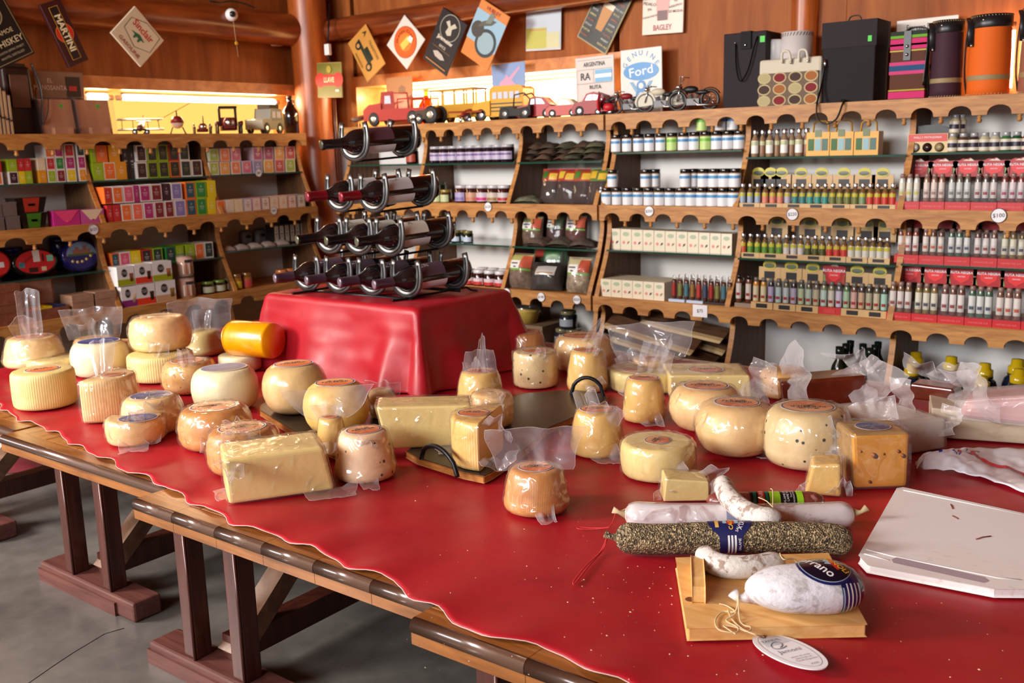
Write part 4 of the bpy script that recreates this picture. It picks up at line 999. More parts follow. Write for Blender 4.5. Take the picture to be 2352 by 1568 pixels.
obj('medallion_ray', S.patch('medallion_ray', M_SIL, org, .458, .474, R(76), R(112), .0019, 8, 8), bd); obj('medallion_ray', S.patch('medallion_ray', M_SIL, org, .506, .522, R(76), R(112), .0019, 8, 8), bd)
obj('ribbon', S.patch('ribbon', M_GOLD, org, .425, .44, R(58), R(112), .0019, 8, 8), bd)
obj('lettering', S.print_(text('CAGNOLI', .010, M_YEL, bold=.01), org, .49, R(95), R(90), .0024), bd)
obj('lettering', S.print_(text('SALAME PIC', .0065, M_PAPER), org, .528, R(74), R(66), .0024), bd); obj('lettering', S.print_(text('A LA PIM', .009, M_PAPER), org, .542, R(84), R(68), .0024), bd)
obj('lettering', S.print_(text('SALAME', .006, M_PAPER), org, .523, R(-5), R(90), .0022), bd)
tp = S.P[0]-org
obj('casing_tie', MB().tube([tp+Vector((.012, 0, 0)), tp, tp+Vector((-.008, -.004, .001)), tp+Vector((-.016, -.006, .004))], [.011, .006, .005, .0075], 10).mesh('casing_tie', M_PEP), e)
def stringy(par, pts, r, m, nm='string', org=Vector()):
    return obj(nm, MB().tube([p-org for p in catmull([Vector(p) for p in pts], 8)], r, 6).mesh(nm, m), par)
ZS = T+.004
stringy(e, [org+tp+Vector((-.012, -.004, .0)), zz(1385, 1262, ZS), zz(1352, 1300, ZS), zz(1322, 1338, ZS), zz(1318, 1334, ZS), zz(1345, 1300, ZS+.001), zz(1378, 1268, ZS+.001), org+tp+Vector((-.012, -.003, .001))], .0011, M_REDS, 'red_string', org)
# wrapped mould salami lying behind
rw = .0225
def lift(pl, z): return [p+Vector((0, 0, z)) for p in pl]
S = Saus(lift([zz(1432, 1206, T), zz(1560, 1212, T), zz(1700, 1214, T), zz(1850, 1212, T), zz(1962, 1208, T)], rw), rw, .6, 8, .06)
e, o, org = sausage('wrapped_salami', 'white mould salami in clear net wrap, behind the pepper salami', S, M_SALWR)
obj('net_wrap', S.patch('net_wrap', M_BAGMILK, org, .02, .98, 0, 2*math.pi, .003, 36, 60), e)
lb = obj('paper_band', S.patch('paper_band', mat('label_blue_bright', srgb(40, 70, 150), .4), org, .44, .50, R(10), R(170), .0012, 14, 4), e); obj('stripe', S.patch('stripe', M_REDP, org, .50, .505, R(10), R(170), .0013, 14, 2), lb); obj('stripe', S.patch('stripe', M_YEL, org, .505, .525, R(10), R(170), .0013, 14, 2), lb)
a_ = S.P[0]-org; b_ = S.P[-1]-org
obj('casing_tie', MB().tube([a_+Vector((.006, 0, 0)), a_+Vector((-.008, -.005, .004)), a_+Vector((-.017, -.01, .008))], [.008, .004, .007], 8).mesh('casing_tie', M_STR), e)
obj('casing_tie', MB().tube([b_-Vector((.006, 0, 0)), b_+Vector((.010, .006, .006)), b_+Vector((.018, .012, .014))], [.008, .0035, .007], 8).mesh('casing_tie', M_STR), e)
stringy(e, [org+a_+Vector((-.008, -.005, .004)), S.surf(.06, R(150), .002), S.surf(.14, R(110), .002)], .0011, M_STR, org=org)
stringy(e, [org+b_+Vector((.010, .006, .006)), S.surf(.94, R(140), .002), S.surf(.86, R(100), .003)], .0011, M_STR, org=org)
stringy(e, [org+a_+Vector((-.012, -.007, .003)), zz(1400, 1208, ZS+.006), zz(1360, 1212, ZS), zz(1330, 1210, ZS), zz(1329, 1214, ZS), zz(1362, 1215, ZS), zz(1402, 1211, ZS+.005)], .0011, M_REDS, 'red_string', org)
# brown salami with green and black label
rg = .0195
S = Saus(lift([zz(1622, 1172, T), zz(1700, 1174, T), zz(1800, 1174, T), zz(1893, 1172, T)], rg), rg, .8, 5, .04)
e, o, org = sausage('brown_salami', 'dark red salami with lime green and black label', S, M_SALRED)
GRN = mat('label_lime', srgb(150, 204, 40), .35); BLK = mat('label_black', srgb(18, 18, 20), .35); TEAL = mat('label_teal', srgb(20, 110, 90), .4)
lb = obj('paper_label', S.patch('paper_label', BLK, org, .36, .80, R(-50), R(165), .0008, 24, 12), e)
for t0, t1, mm in ((.745, .80, GRN), (.52, .61, GRN), (.385, .41, TEAL), (.425, .48, M_REDP), (.487, .51, TEAL)): obj('stripe', S.patch('stripe', mm, org, t0, t1, R(-50), R(165), .0012, 24, 3), lb)
for tx, t, sz in (('ARNO', .452, .011), ('SALAME DE CAMPO', .645, .006), ('LAME VACUNO', .672, .006), ('Tarro de 500 g', .70, .0045), ('PRODUCTO ARGENTINO', .722, .004)): obj('lettering', S.print_(text(tx, sz, M_PAPER), org, t, R(85), R(90), .0015), lb)
# curved mould salami on top
rc = .0195
zc = T+.052
S = Saus([zz(1661, 1102, zc+.016), zz(1664, 1122, zc+.012), zz(1680, 1148, zc+.008), zz(1712, 1174, zc+.006), zz(1752, 1188, zc+.006), zz(1796, 1186, zc+.008)], rc, .75, 11, .06)
e, o, org = sausage('curved_salami', 'curved white mould salami lying on top of the others', S, M_MOLD)
q = S.P[-1]-org; stringy(e, [S.surf(.93, R(90), .002), zz(1760, 1150, zc+.03), zz(1742, 1142, zc+.03)], .0010, M_STR, org=org); stringy(e, [S.surf(.93, R(90), .002), zz(1775, 1128, zc+.035), zz(1770, 1122, zc+.035)], .0010, M_STR, org=org)
# small mould salami on the board
S = Saus(lift([zz(1612, 1290, ZB), zz(1634, 1314, ZB), zz(1672, 1326, ZB), zz(1730, 1326, ZB), zz(1800, 1312, ZB)], .019), .0185, .75, 14, .06)
e, o, org = sausage('short_salami', 'short bent white mould salami lying across the pine board', S, M_MOLD)
stringy(e, [S.surf(.95, R(90), .001), zz(1800, 1284, ZB+.035), zz(1822, 1284, ZB+.03), zz(1838, 1300, ZB+.02)], .0011, M_STR, org=org)
# big mould salami with navy label
rf = .049
S = Saus(lift([zz(1716, 1412, ZB), zz(1770, 1412, ZB), zz(1850, 1410, ZB), zz(1930, 1404, ZB), zz(1985, 1398, ZB)], .030), rf, .62, 21, .03, .70, taper=lambda t: .80+.24*min(1, t*1.6))
S.P = [p+Vector((-.010, .012, .004)) for p in S.P]
e, o, org = sausage('fat_salami', 'thick white mould salami with shiny navy label on the pine board', S, M_MOLD2)
M_NAVYG = mat('label_navy_gloss', srgb(24, 32, 92), .15, 0, .6, .6); M_NAVYD = mat('label_navy_dark', srgb(12, 14, 34), .15, 0, .6, .6)
bd = obj('paper_band', S.patch('paper_band', M_NAVYG, org, .70, .92, R(-40), R(200), .0012, 40, 12), e)
for k in range(4): obj('stripe', S.patch('stripe', M_PAPER, org, .745+.036*k, .757+.036*k, R(-36), R(38), .0018, 20, 2), bd)
for k in range(4): obj('stripe', S.patch('stripe', M_PAPER, org, .745+.036*k, .757+.036*k, R(150), R(172), .0018, 8, 2), bd)
obj('maker_strip', S.patch('maker_strip', M_SIL, org, .708, .72, R(-34), R(30), .0018, 16, 2), bd)
def oval(S, name, m, org, tc, ac, dt, da, off, n=32):
    def f(u, v):
        an = 2*math.pi*u; return S.surf(tc+dt*v*math.cos(an), ac+da*v*math.sin(an), off)-org
    return MB().grid(f, n, 8).mesh(name, m)
sh = obj('label_shield', oval(S, 'label_shield', M_NAVYG, org, .66, R(88), .235, R(52), .0022), bd)
obj('shield_rim', oval(S, 'shield_rim', M_SIL, org, .66, R(88), .212, R(46), .0025), sh); obj('shield_field', oval(S, 'shield_field', M_NAVYD, org, .66, R(88), .206, R(44.5), .0028), sh)
obj('lettering', S.print_(text('Serrano', .021, M_PAPER, bold=.01), org, .58, R(90), R(-62), .0034), sh)
obj('star_burst', S.patch('star_burst', M_SIL, org, .69, .80, R(84), R(106), .0032, 8, 8, edge=lambda u: (.70-.05*abs(math.sin(u*9)), .76+.06*abs(math.sin(u*7+1)))), sh)
obj('medallion', oval(S, 'medallion', M_REDP, org, .735, R(90), .03, R(22), .0035, 20), sh)
obj('lettering', S.print_(text('CAGNOLI', .0125, M_YEL, bold=.015), org, .735, R(90), R(-66), .004), sh)
t0 = S.P[0]-org
obj('casing_tie', MB().tube([t0+Vector((.014, .006, -.008)), t0+Vector((.0, -.002, -.014)), t0+Vector((-.008, -.006, -.014)), t0+Vector((-.015, -.008, -.006))], [.016, .007, .006, .009], 10).mesh('casing_tie', M_SALWR), e)
k0 = org+t0+Vector((-.008, -.005, -.002)); zq = ZB+.003
stringy(e, [k0, zz(1690, 1402, zq+.006), zz(1660, 1404, zq), zz(1643, 1424, zq), zz(1652, 1446, zq), zz(1690, 1452, zq), zz(1694, 1440, zq), zz(1668, 1424, zq), zz(1690, 1408, zq+.004), zz(1672, 1392, zq), zz(1652, 1386, zq)], .0011, M_STR, org=org)
stringy(e, [k0, zz(1700, 1425, zq), zz(1724, 1440, zq), zz(1716, 1450, zq), zz(1690, 1440, zq), zz(1662, 1436, zq), zz(1690, 1456, zq)], .0010, M_STR, org=org)
# oval hang tag
tc = onZ(1816, 1496, T+.008); ta, tb = onZ(1738, 1452, T+.008), onZ(1893, 1540, T+.008)
dx = (tb-ta); La = dx.length/2; dirv = dx.normalized()
Mt = Matrix.Translation((ta+tb)/2) @ Matrix.Rotation(math.atan2(dirv.y, dirv.x), 4, 'Z') @ Matrix.Rotation(R(-3), 4, 'Y')
e = empty('hang_tag', 'oval white paper tag with grey print lying by the pine board', 'tag', M=Mt)
El = MB().lathe([(1, -.0008), (1, .0008), (.0001, .0008)], 56, M=Matrix.Diagonal((La, La*.52, 1, 1)), smooth=False)
obj('card', El.mesh('card', M_PAPER), e)
gr = mat('print_grey', srgb(120, 126, 140), .5); gl_ = mat('print_pale_grey', srgb(200, 206, 214), .5)
ring = MB(); n = 56
ring.add([(math.cos(2*math.pi*i/n)*La*k, math.sin(2*math.pi*i/n)*La*.52*k2, .0012) for k, k2 in ((.86, .78), (.87, .80)) for i in range(n)], [(i, n+i, n+(i+1) % n, (i+1) % n) for i in range(n)])
obj('border_line', ring.mesh('border_line', gr), e)
obj('drawing', MB().add([(-La*.8, -.008, .0011), (-La*.38, -.018, .0011), (-La*.3, .022, .0011), (-La*.66, .018, .0011)], [(0, 1, 2, 3)]).mesh('drawing', gl_), e)
for tx, x, sz in (('TANDIL', -.56, .0085), ('Jamoni', .02, .013), ('queso de oveja', .32, .005), ('elaborado en', .42, .005), ('Tandil Argentina', .52, .005), ('XXX', .74, .006)): obj('lettering', text(tx, sz, gr), e, M=Matrix.Translation((x*La, 0, .0014)) @ Matrix.Rotation(R(78), 4, 'Z'))
obj('curl', MB().tube([(-La*.4+.012*math.cos(a*.35)*(1-a/30)+a*.0006, .010*math.sin(a*.35)-.004, .0014) for a in range(24)], .0006, 4).mesh('curl', gr), e)
obj('eyelet', MB().tube([(-La*.80+.0035*math.cos(R(a)), .0035*math.sin(R(a)), .0012) for a in range(0, 360, 30)], .0011, 6, closed=True).mesh('eyelet', mat('eyelet_brown', srgb(120, 70, 60), .5)), e)
tagloop = stringy(e, [Mt.inverted() @ p for p in (Mt @ Vector((-La*.80, 0, .003)), zz(1738, 1458, zq+.002), zz(1706, 1444, zq), zz(1680, 1420, zq), zz(1672, 1400, zq+.003))], .0010, M_STR, 'tag_string')
# white plastic chopping board
cs = [onZ(2063, 1122, T+.016), onZ(1976, 1276, T+.016), onZ(1995, 1296, T+.016), onZ(2284, 1351, T+.016), onZ(2420, 1352, T+.016), onZ(2560, 1225, T+.016), onZ(2075, 1120, T+.016)]
co = sum(cs, Vector())/len(cs); co.z = T+.002
def chopmat():
    m, nt, b = _nt('scarred_white_plastic'); v = coords(nt, (6, 22, 6)); f = noisetex(nt, 9, 8, v, .7); g = noisetex(nt, 3, 4, coords(nt))
    c = ramp(nt, f, [(.55, srgb(238, 235, 233)), (.8, srgb(196, 170, 140))]); nt.links.new(mixc(nt, ramp(nt, g, [(.45, (0, 0, 0)), (.62, (1, 1, 1))]), srgb(240, 239, 240), c), b.inputs['Base Color']); b.inputs['Roughness'].default_value = .45
    return m
M_CHOP = chopmat()
e = empty('chopping_board', 'white plastic chopping board with slot handle at the right', 'cutting board', co)
bev(obj('slab', MB().prism([(p.x-co.x, p.y-co.y) for p in cs], 0, .0145, 'z').mesh('slab', M_CHOP), e), .003, 2)
hs = [onZ(*p, T+.0168)-co for p in ((2048, 1284), (2060, 1279), (2262, 1325), (2272, 1334), (2258, 1338), (2052, 1292))]
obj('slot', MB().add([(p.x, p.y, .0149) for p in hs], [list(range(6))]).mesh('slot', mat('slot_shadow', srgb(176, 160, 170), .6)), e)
def groove(nm, pl): obj(nm, MB().tube([onZ(x, y, T+.0162)-co for x, y in pl], .0016, 6).mesh(nm, M_WHITEG), e)
groove('moulded_ridge', [(1990, 1262), (2048, 1277), (2290, 1327), (2345, 1332)]); groove('moulded_ridge', [(1985, 1272), (2042, 1287)]); groove('moulded_ridge', [(2075, 1126), (2352, 1182)])
for pl in ([(2184, 1158), (2188, 1168)], [(2188, 1184), (2200, 1191)], [(2242, 1238), (2258, 1233), (2276, 1231)]):
    p3 = [onZ(x, y, T+.0172)-co for x, y in pl]
    obj('scrap', MB().tube(p3, .0013, 5).mesh('scrap', mat('meat_scrap', srgb(130, 70, 60), .6)), e)
# white shopping bag
def shop_pt(u, v):
    bot = [(2102, 1068), (2120, 1080), (2190, 1084), (2250, 1096), (2352, 1132), (2460, 1170)]
    top = [(2108, 1062), (2122, 1042), (2190, 1026), (2250, 1014), (2352, 1016), (2460, 1010)]
    def lin(L, t):
        k = t*(len(L)-1); i = min(int(k), len(L)-2); f = k-i; return (L[i][0]+(L[i+1][0]-L[i][0])*f, L[i][1]+(L[i+1][1]-L[i][1])*f)
    b, t = lin(bot, u), lin(top, u); hh = .035*math.sin(math.pi*min(1, u*1.4+.08))
    pb, pt = onZ(*b, T+.003), onZ(*t, T+.02+hh*.6)
    p = pb.lerp(pt, v); p.z = T+.003+(hh)*math.sin(math.pi*min(1, v*.72))+.002
    p.z += .008*abs(noise.noise((u*9, v*5, 2)))+.004*noise.noise((u*20, v*11, 7))*(0 < v < 1)
    p.z = max(p.z, T+.004); return p
so = shop_pt(.4, .5); so.z = T
M_SHOP = mat('white_bag_plastic', srgb(240, 241, 248), .3, 0, .5, .2)
e = empty('shopping_bag', 'crumpled white plastic shopping bag with blue and red print', 'bag', so)
o = obj('bag_sheet', MB().grid(lambda u, v: shop_pt(u, v)-so, 60, 24).mesh('bag_sheet', M_SHOP), e); sm_ = o.modifiers.new('t', 'SOLIDIFY'); sm_.thickness = .002; sm_.offset = -1
BLUEP = mat('bag_print_blue', srgb(40, 60, 160), .4); REDP2 = mat('bag_print_red', srgb(206, 30, 50), .4)
def bagprint(nm, m, pts, w):
    vs = []
    for (u, v) in pts:
        vs += [shop_pt(u, v-w/2)-so+Vector((0, -.001, .0015)), shop_pt(u, v+w/2)-so+Vector((0, -.001, .0015))]
    obj(nm, MB().add(vs, [(2*i, 2*i+2, 2*i+3, 2*i+1) for i in range(len(pts)-1)]).mesh(nm, m), o)
bagprint('printed_stripe', REDP2, [(.50+.02*k, .62-.018*k+.03*math.sin(k*.6)) for k in range(20)], .07)
bagprint('printed_mark', BLUEP, [(.30+.012*k, .62) for k in range(3)], .1); bagprint('printed_mark', BLUEP, [(.39+.012*k, .64-.05*k) for k in range(4)], .07); bagprint('printed_mark', BLUEP, [(.44+.01*k, .48+.06*k) for k in range(3)], .06)
bagprint('printed_mark', REDP2, [(.43+.01*k, .62) for k in range(4)], .09); bagprint('printed_mark', REDP2, [(.53+.012*k, .64) for k in range(5)], .14); bagprint('printed_mark', mat('bag_print_grey', srgb(120, 124, 150), .5), [(.49, .60), (.5, .73), (.51, .75)], .05)
bagprint('printed_mark', BLUEP, [(.57, .74), (.60, .75)], .05)
# crumbs on the covering: nobody could count them
mb = MB(); rg_ = random.Random(5)
for k in range(420):
    if k < 260: px_, py_ = rg_.gauss(1700, 210), rg_.gauss(1320, 70)
    else: px_, py_ = rg_.uniform(900, 2340), rg_.uniform(1110, 1560)
    if 1545 < px_ < 2005 and 1210 < py_ < 1480: continue
    if px_ > 1960 and py_ < 1380: continue
    if 1400 < px_ < 1990 and py_ < 1300: continue
    p = onZ(px_, py_, T+.0035); s = rg_.uniform(.0005, .0017)
    if p.x > .7: continue
    mb.ball(p, s, 4, rg_.choice((0, 0, 1)), (rg_.uniform(.7, 1.8), 1, .6))
cb = obj('crumbs', mb.mesh('crumbs', mat('crumb_pale', srgb(226, 204, 170), .7), mat('crumb_dark', srgb(96, 66, 48), .7)))
cb['kind'] = 'stuff'; cb['label'] = 'scattered crumbs and peppercorn bits on the red covering'; cb['category'] = 'crumbs'
# ================================================================ goods on the shelves
def s3(t): return srgb(*t)
PAL = {k: s3(v) for k, v in dict(Y=(226, 204, 20), G=(36, 138, 58), L=(152, 184, 30), O=(228, 112, 40), R=(192, 42, 46), D=(124, 30, 40), M=(172, 40, 112), P=(214, 92, 124), V=(132, 122, 184), T=(28, 84, 98), K=(44, 36, 34), A=(222, 152, 30), S=(232, 110, 84), W=(228, 224, 218), C=(224, 208, 176), N=(60, 24, 40), B=(40, 70, 140), E=(30, 60, 50)).items()}
CNAME = dict(Y='yellow', G='green', L='lime', O='orange', R='red', D='dark red', M='magenta', P='pink', V='lilac', T='teal', K='blackish', A='amber', S='salmon', W='white', C='cream', N='plum', B='blue', E='dark green')
# unit carton: x 0..1, y 0..1 (front at 0), z 0..1
U_BOX = MB().box(0, 1, 0, 1, 0, 1).mesh('carton', M_OCP)
def frontpanel(nm, x0, x1, z0, z1, y=-.004, m=None):
    return MB().box(x0, x1, y, 0, z0, z1).mesh(nm, m or M_OCP)
U_PAN = frontpanel('front_panel', .1, .9, .07, .93)
def motif():
    mb = MB(); y = -.008
    for (x0, x1, z0, z1) in ((.28, .72, .50, .55), (.32, .68, .41, .44), (.36, .64, .34, .36)): mb.box(x0, x1, y, -.004, z0, z1)
    mb.add([(.5, y, .78), (.57, y, .70), (.5, y, .62), (.43, y, .70)], [(0, 1, 2, 3)]); return mb.mesh('printed_motif', M_OCP)
U_MOT = motif()
def lighten(c, k=.45): return tuple(v+(.8-v)*k for v in c)
def kitbox(panel=True): return [('carton', U_BOX, None, 'a'), ('front_panel', U_PAN, None, 'b'), ('printed_motif', U_MOT, 1, 'c')]
K_BOX = kitbox()
def boxL(px0, px1, yb, hpx, x, z, col, border=None, dep=.1, name='tea_box', label='', cat='box', group=None, motif_c=None):
    a, b = onX(px0, yb, x), onX(px1, yb, x); h = hpx*pxm((a+b)/2)
    c = PAL[col] if isinstance(col, str) else col
    bo = c if border is None else (PAL[border] if isinstance(border, str) else border)
    place(name, label, cat, K_BOX, (x, a.y+.0006, z), R(90), group, {'a': bo, 'b': c, 'c': motif_c or lighten(c)}, (b.y-a.y-.0012, dep, h))
    return z+h+.0004
zA1, zA2, zB1, zB2, zC1, zC2 = GL[1][0], GL[1][1], GL[2][0], GL[2][1], GL[3][0], GL[3][1]
zLm, zLb = SL[1][0], SL[2][0]
xg1, xg2, xm, xb_ = -4.315, -4.255, -4.235, -4.175
# bay A, upper glass: stacked tea boxes
cols_ = [(-30, 8, 'OR', 'W'), (22, 44, 'NL', 'W'), (45, 60, 'YR', None), (60, 76, 'LR', None), (91, 109, 'AC', None), (111, 131, 'LRO', 'W'), (132, 152, 'DGM', 'W'), (155, 177, 'YMR', 'W'), (183, 201, 'AME', 'W')]
for i, (a, b, cs, bd) in enumerate(cols_):
    z = zA1
    for k, c in enumerate(cs):
        z = boxL(a, b, 419-i*.8, 28, xg1, z, c, bd if k % 2 == 0 or i > 3 else None, .09, label='%s tea box, level %d of the %s stack on the top-left glass shelf' % (CNAME[c], k+1, ORD[i]), group='tea boxes on the left wall shelves')
# bay A, middle board: tins, cups, envelopes
M_TIN = mat('pewter_tin', (.25, .25, .26), .3, .9)
U_TIN = MB().box(0, 1, 0, 1, 0, .86).box(-.02, 1.02, -.02, 1.02, .86, 1).mesh('tin', M_TIN)
for k, (a, b, zl) in enumerate(((-26, 14, 0), (16, 50, 0), (-26, 12, 1), (12, 46, 1))):
    p, q = onX(a, 530, xm), onX(b, 528, xm); h = 32*pxm(p)
    place('embossed_tin', 'square pewter-coloured tin, %s one %s at the far left of the middle shelf' % (('lower', 'upper')[zl], ('left', 'right')[k % 2]), 'tin', [('tin_body', U_TIN, None, (1, 1, 1)), ('embossed_plate', frontpanel('embossed_plate', .15, .85, .15, .7, -.03, M_TIN), None, (1, 1, 1))], (xm, p.y, zLm+zl*(h+.001)), R(90), 'pewter tins', None, (q.y-p.y-.003, .07, h))
def cup(label, a, b, yb, hpx, z, c1, c2):
    p, q = onX(a, yb, xm), onX(b, yb, xm); h = hpx*pxm(p); w = (q.y-p.y)
    me = MB().box(.12, .88, .1, .9, 0, 1, top=(1.3, 1.2)).mesh('gift_pack', M_OCG); bd = MB().add([(.30, .085, .04), (.70, .085, .04), (.76, -.02, .98), (.24, -.02, .98)], [(0, 1, 2, 3)]).mesh('printed_band', M_OCP)
    place('gift_pack', label, 'tea pack', [('pack_body', me, None, s3((26, 20, 20))), ('printed_band', bd, None, c1), ('printed_motif', frontpanel('printed_motif', .4, .6, .45, .6, -.0), 1, c2)], (xm, p.y, z), R(90), 'flared tea gift packs', None, (w, .09, h)); return z+h+.001
z = cup('black flared tea pack with green band, lower of two beside the tins', 48, 114, 523, 36, zLm, s3((60, 120, 30)), s3((220, 190, 40)))
cup('black flared tea pack with red band, upper of two beside the tins', 36, 112, 487, 35, z, s3((170, 50, 30)), s3((220, 150, 40)))
def envelope(label, a, b, yb, hpx, c, fl, heart):
    p, q = onX(a, yb, xm), onX(b, yb-4, xm); h = hpx*pxm(p)
    fm = MB().add([(.04, -.02, .98), (.96, -.02, .98), (.62, -.03, .30), (.38, -.03, .30)], [(0, 1, 2, 3)]).mesh('flap', M_OCG)
    place('envelope_box', label, 'box', [('carton', U_BOX, None, c), ('flap', fm, None, fl), ('seal', frontpanel('seal', .46, .54, .26, .34, -.05), 1, heart)], (xm, p.y, zLm), R(90), None, None, (q.y-p.y, .05, h))
envelope('magenta envelope-shaped tea box on the middle shelf', 125, 186, 523, 36, s3((186, 40, 126)), s3((224, 60, 120)), s3((240, 90, 130)))
envelope('cream envelope-shaped tea box with pink foot, next to the magenta one', 188, 241, 516, 34, s3((190, 80, 150)), s3((224, 204, 172)), s3((150, 50, 120)))
# bay A, lower glass: biscuit tins
def tin_disc(label, cpx, cpy, rx, ry, rim, face, kind, x=-4.30):
    c = onX(cpx, cpy, x); m = pxm(c); e = empty('biscuit_tin', label, 'tin', M=Matrix.Translation(c) @ Matrix.Rotation(R(90), 4, 'Y') @ Matrix.Rotation(R(90), 4, 'Z') @ Matrix.Rotation(R(-6), 4, 'X'))
    w, h = rx*m*1.12, ry*m
    D = Matrix.Diagonal((w, h, 1, 1))
    obj('tin_body', MB().lathe([(.0001, -.05), (.98, -.05), (1, -.045), (1, -.004), (.97, 0), (.0001, 0)], 40, M=D).mesh('tin_body', M_OCG), e, rim)
    f = obj('lid_print', MB().lathe([(.86, 0), (.86, .0012), (.0001, .0012)], 40, M=D, smooth=False).mesh('lid_print', M_OCP), e, face)
    def rect(nm, x0, x1, y0, y1, col, z=.0018): obj(nm, MB().add([(x0*w, y0*h, z), (x1*w, y0*h, z), (x1*w, y1*h, z), (x0*w, y1*h, z)], [(0, 1, 2, 3)]).mesh(nm, M_OCP), f, col)
    if kind == 'castle':
        n = 24; vs = [(math.cos(R(a))*.8*w, math.sin(R(a))*.8*h, .0016) for a in range(0, 181, 10)]
        obj('sky_print', MB().add(vs, [list(range(len(vs)))]).mesh('sky_print', M_OCP), f, s3((120, 150, 180)))
        rect('castle_print', -.45, .5, .08, .34, s3((150, 100, 80)), .0022); rect('castle_print', -.3, -.1, .3, .5, s3((150, 100, 80)), .0022); rect('castle_print', .1, .3, .3, .55, s3((140, 92, 74)), .0022); rect('lawn_print', -.72, .72, -.04, .1, s3((70, 96, 60)), .0021)
        for k in range(5): obj('biscuit_print', MB().lathe([(.1, 0), (.0001, .0006)], 14, M=Matrix.Translation(((-.5+.25*k)*w, (-.35-.18*math.sin(k*.8)+.06*k)*h, .0018)) @ Matrix.Diagonal((w, h, 1, 1))).mesh('biscuit_print', M_OCP), f, s3((226, 200, 130)))
    elif kind == 'love':
        rect('stamp_print', -.1, .2, .0, .85, s3((220, 214, 206))); rect('stamp_print', .5, .78, -.05, .4, s3((120, 200, 170))); rect('stamp_print', -.75, -.5, -.35, .05, s3((70, 130, 140))); rect('stamp_print', -.35, .05, -.75, -.4, s3((50, 18, 18))); rect('stamp_print', .2, .42, -.7, -.4, s3((220, 196, 160))); rect('stamp_print', .3, .38, .0, .55, s3((40, 14, 14)))
        obj('lettering', text('LONDON', .2*h*1.4, M_OCP), f, s3((40, 14, 14)), M=Matrix.Translation((-.4*w, .15*h, .002)) @ Matrix.Rotation(R(30), 4, 'Z'))
    else:
        rect('bow_print', -.1, .5, -.3, .1, s3((230, 226, 226)))
tin_disc('navy round biscuit tin with a castle picture, leaning on the lower glass shelf', 187, 585, 40, 37, s3((24, 24, 84)), s3((34, 34, 104)), 'castle')
tin_disc('oval red biscuit tin with black rim and hearts', 82, 601, 47, 31, s3((16, 14, 14)), s3((196, 30, 38)), 'love')
tin_disc('round red biscuit tin cut by the left picture edge', -8, 606, 29, 31, s3((170, 24, 24)), s3((206, 36, 36)), 'bow')
def lying_tin(label, a, b, yt, yb, c):
    p = onX((a+b)/2, yb, -4.40); m = pxm(p); r = (b-a)*m*.55; h = (yb-yt)*m
    place('round_tin', label, 'tin', [('tin_body', MB().lathe([(.0001, 0), (r, 0), (r, h*.86), (r*.97, h*.88)], 28).mesh('tin_body', M_OCG), None, c), ('tin_lid', MB().lathe([(r*1.02, h*.82), (r*1.02, h*.98), (r*.9, h), (.0001, h)], 28).mesh('tin_lid', M_OCG), None, tuple(v*1.2 for v in c))], (-4.44, p.y, zA2))
lying_tin('dark blue round tin behind the oval red tin', 14, 62, 552, 618, s3((26, 28, 100)))
lying_tin('navy round tin half hidden behind the castle tin', 132, 176, 540, 616, s3((22, 24, 84)))
lying_tin('dark red round tin behind the oval tin', 100, 138, 572, 618, s3((110, 24, 30)))
# bay A, bottom board: wooden tea chests
M_CHEST = wood('cedar_box', srgb(104, 58, 40), srgb(142, 86, 62), (7, 1, 7), 5, .3, .4); M_CHESTP = wood('pale_chest', srgb(150, 112, 90), srgb(178, 140, 116), (7, 1, 7), 5, .4)
UX = Matrix.Identity(4)
def chest(label, a, b, yb, hpx, z, m, dep=.12, x=None):
    x = x or xb_; p, q = onX(a, yb, x), onX(b, yb, x); h = hpx*pxm(p); w = q.y-p.y
    bd = MB().box(0, w, 0, dep, 0, h*.62).mesh('chest_body', m); ld = MB().box(-.001, w+.001, -.001, dep, h*.63, h).mesh('chest_lid', m)
    place('wooden_chest', label, 'box', [('chest_body', bd, None, (1, 1, 1)), ('chest_lid', ld, None, (1, 1, 1))], (x, p.y, z), R(90), 'wooden tea chests'); return z+h+.001
z = chest('brown wooden tea chest at the far left, lower of the stack', -40, 57, 745, 48, zLb, M_CHEST)
chest('brown wooden tea chest at the far left, upper of the stack', -40, 50, 700, 48, z, M_CHEST)
chest('plain pale wooden cube box, left of the pair', 170, 219, 727, 46, zLb, M_CHESTP, .1); chest('plain pale wooden cube box, right of the pair', 223, 270, 716, 46, zLb, M_CHESTP, .1)
p, q = onX(62, 744, xb_), onX(162, 730, xb_); m = pxm(p); w = q.y-p.y
e = empty('open_tea_chest', 'open wooden tea chest with upright lid and coloured sachets', 'box', (xb_, p.y, zLb), R(90))
h = 26*m
mb = MB(); mb.box(0, w, 0, .006, 0, h); mb.box(0, w, .11, .116, 0, h); mb.box(0, .006, .006, .11, 0, h); mb.box(w-.006, w, .006, .11, 0, h); mb.box(0.006, w-.006, .006, .11, 0, .005)
obj('tray', mb.mesh('tray', M_CHEST), e)
lid = MB().box(0, w, .118, .126, h, h+.12).mesh('lid', M_CHEST); l_ = obj('lid', lid, e); obj('lid_lining', MB().box(.01, w-.01, .115, .118, h+.008, h+.112).mesh('lid_lining', M_CHESTP), l_)
obj('lettering', text('TWELVE TEAS', .013, M_OC), l_, s3((60, 40, 30)), M=Matrix.Translation((w/2, .1145, h+.06)) @ Matrix.Rotation(R(90), 4, 'X'))
for k, c in enumerate(((226, 96, 30), (226, 106, 30), (220, 190, 20), (222, 196, 30), (40, 50, 90), (50, 60, 100))):
    obj('sachet', MB().box(.008+k*(w-.016)/6, .008+(k+1)*(w-.016)/6-.003, .012, .1, .006, h+.006+.003*(k % 2)).mesh('sachet', M_OCP), e, s3(c))
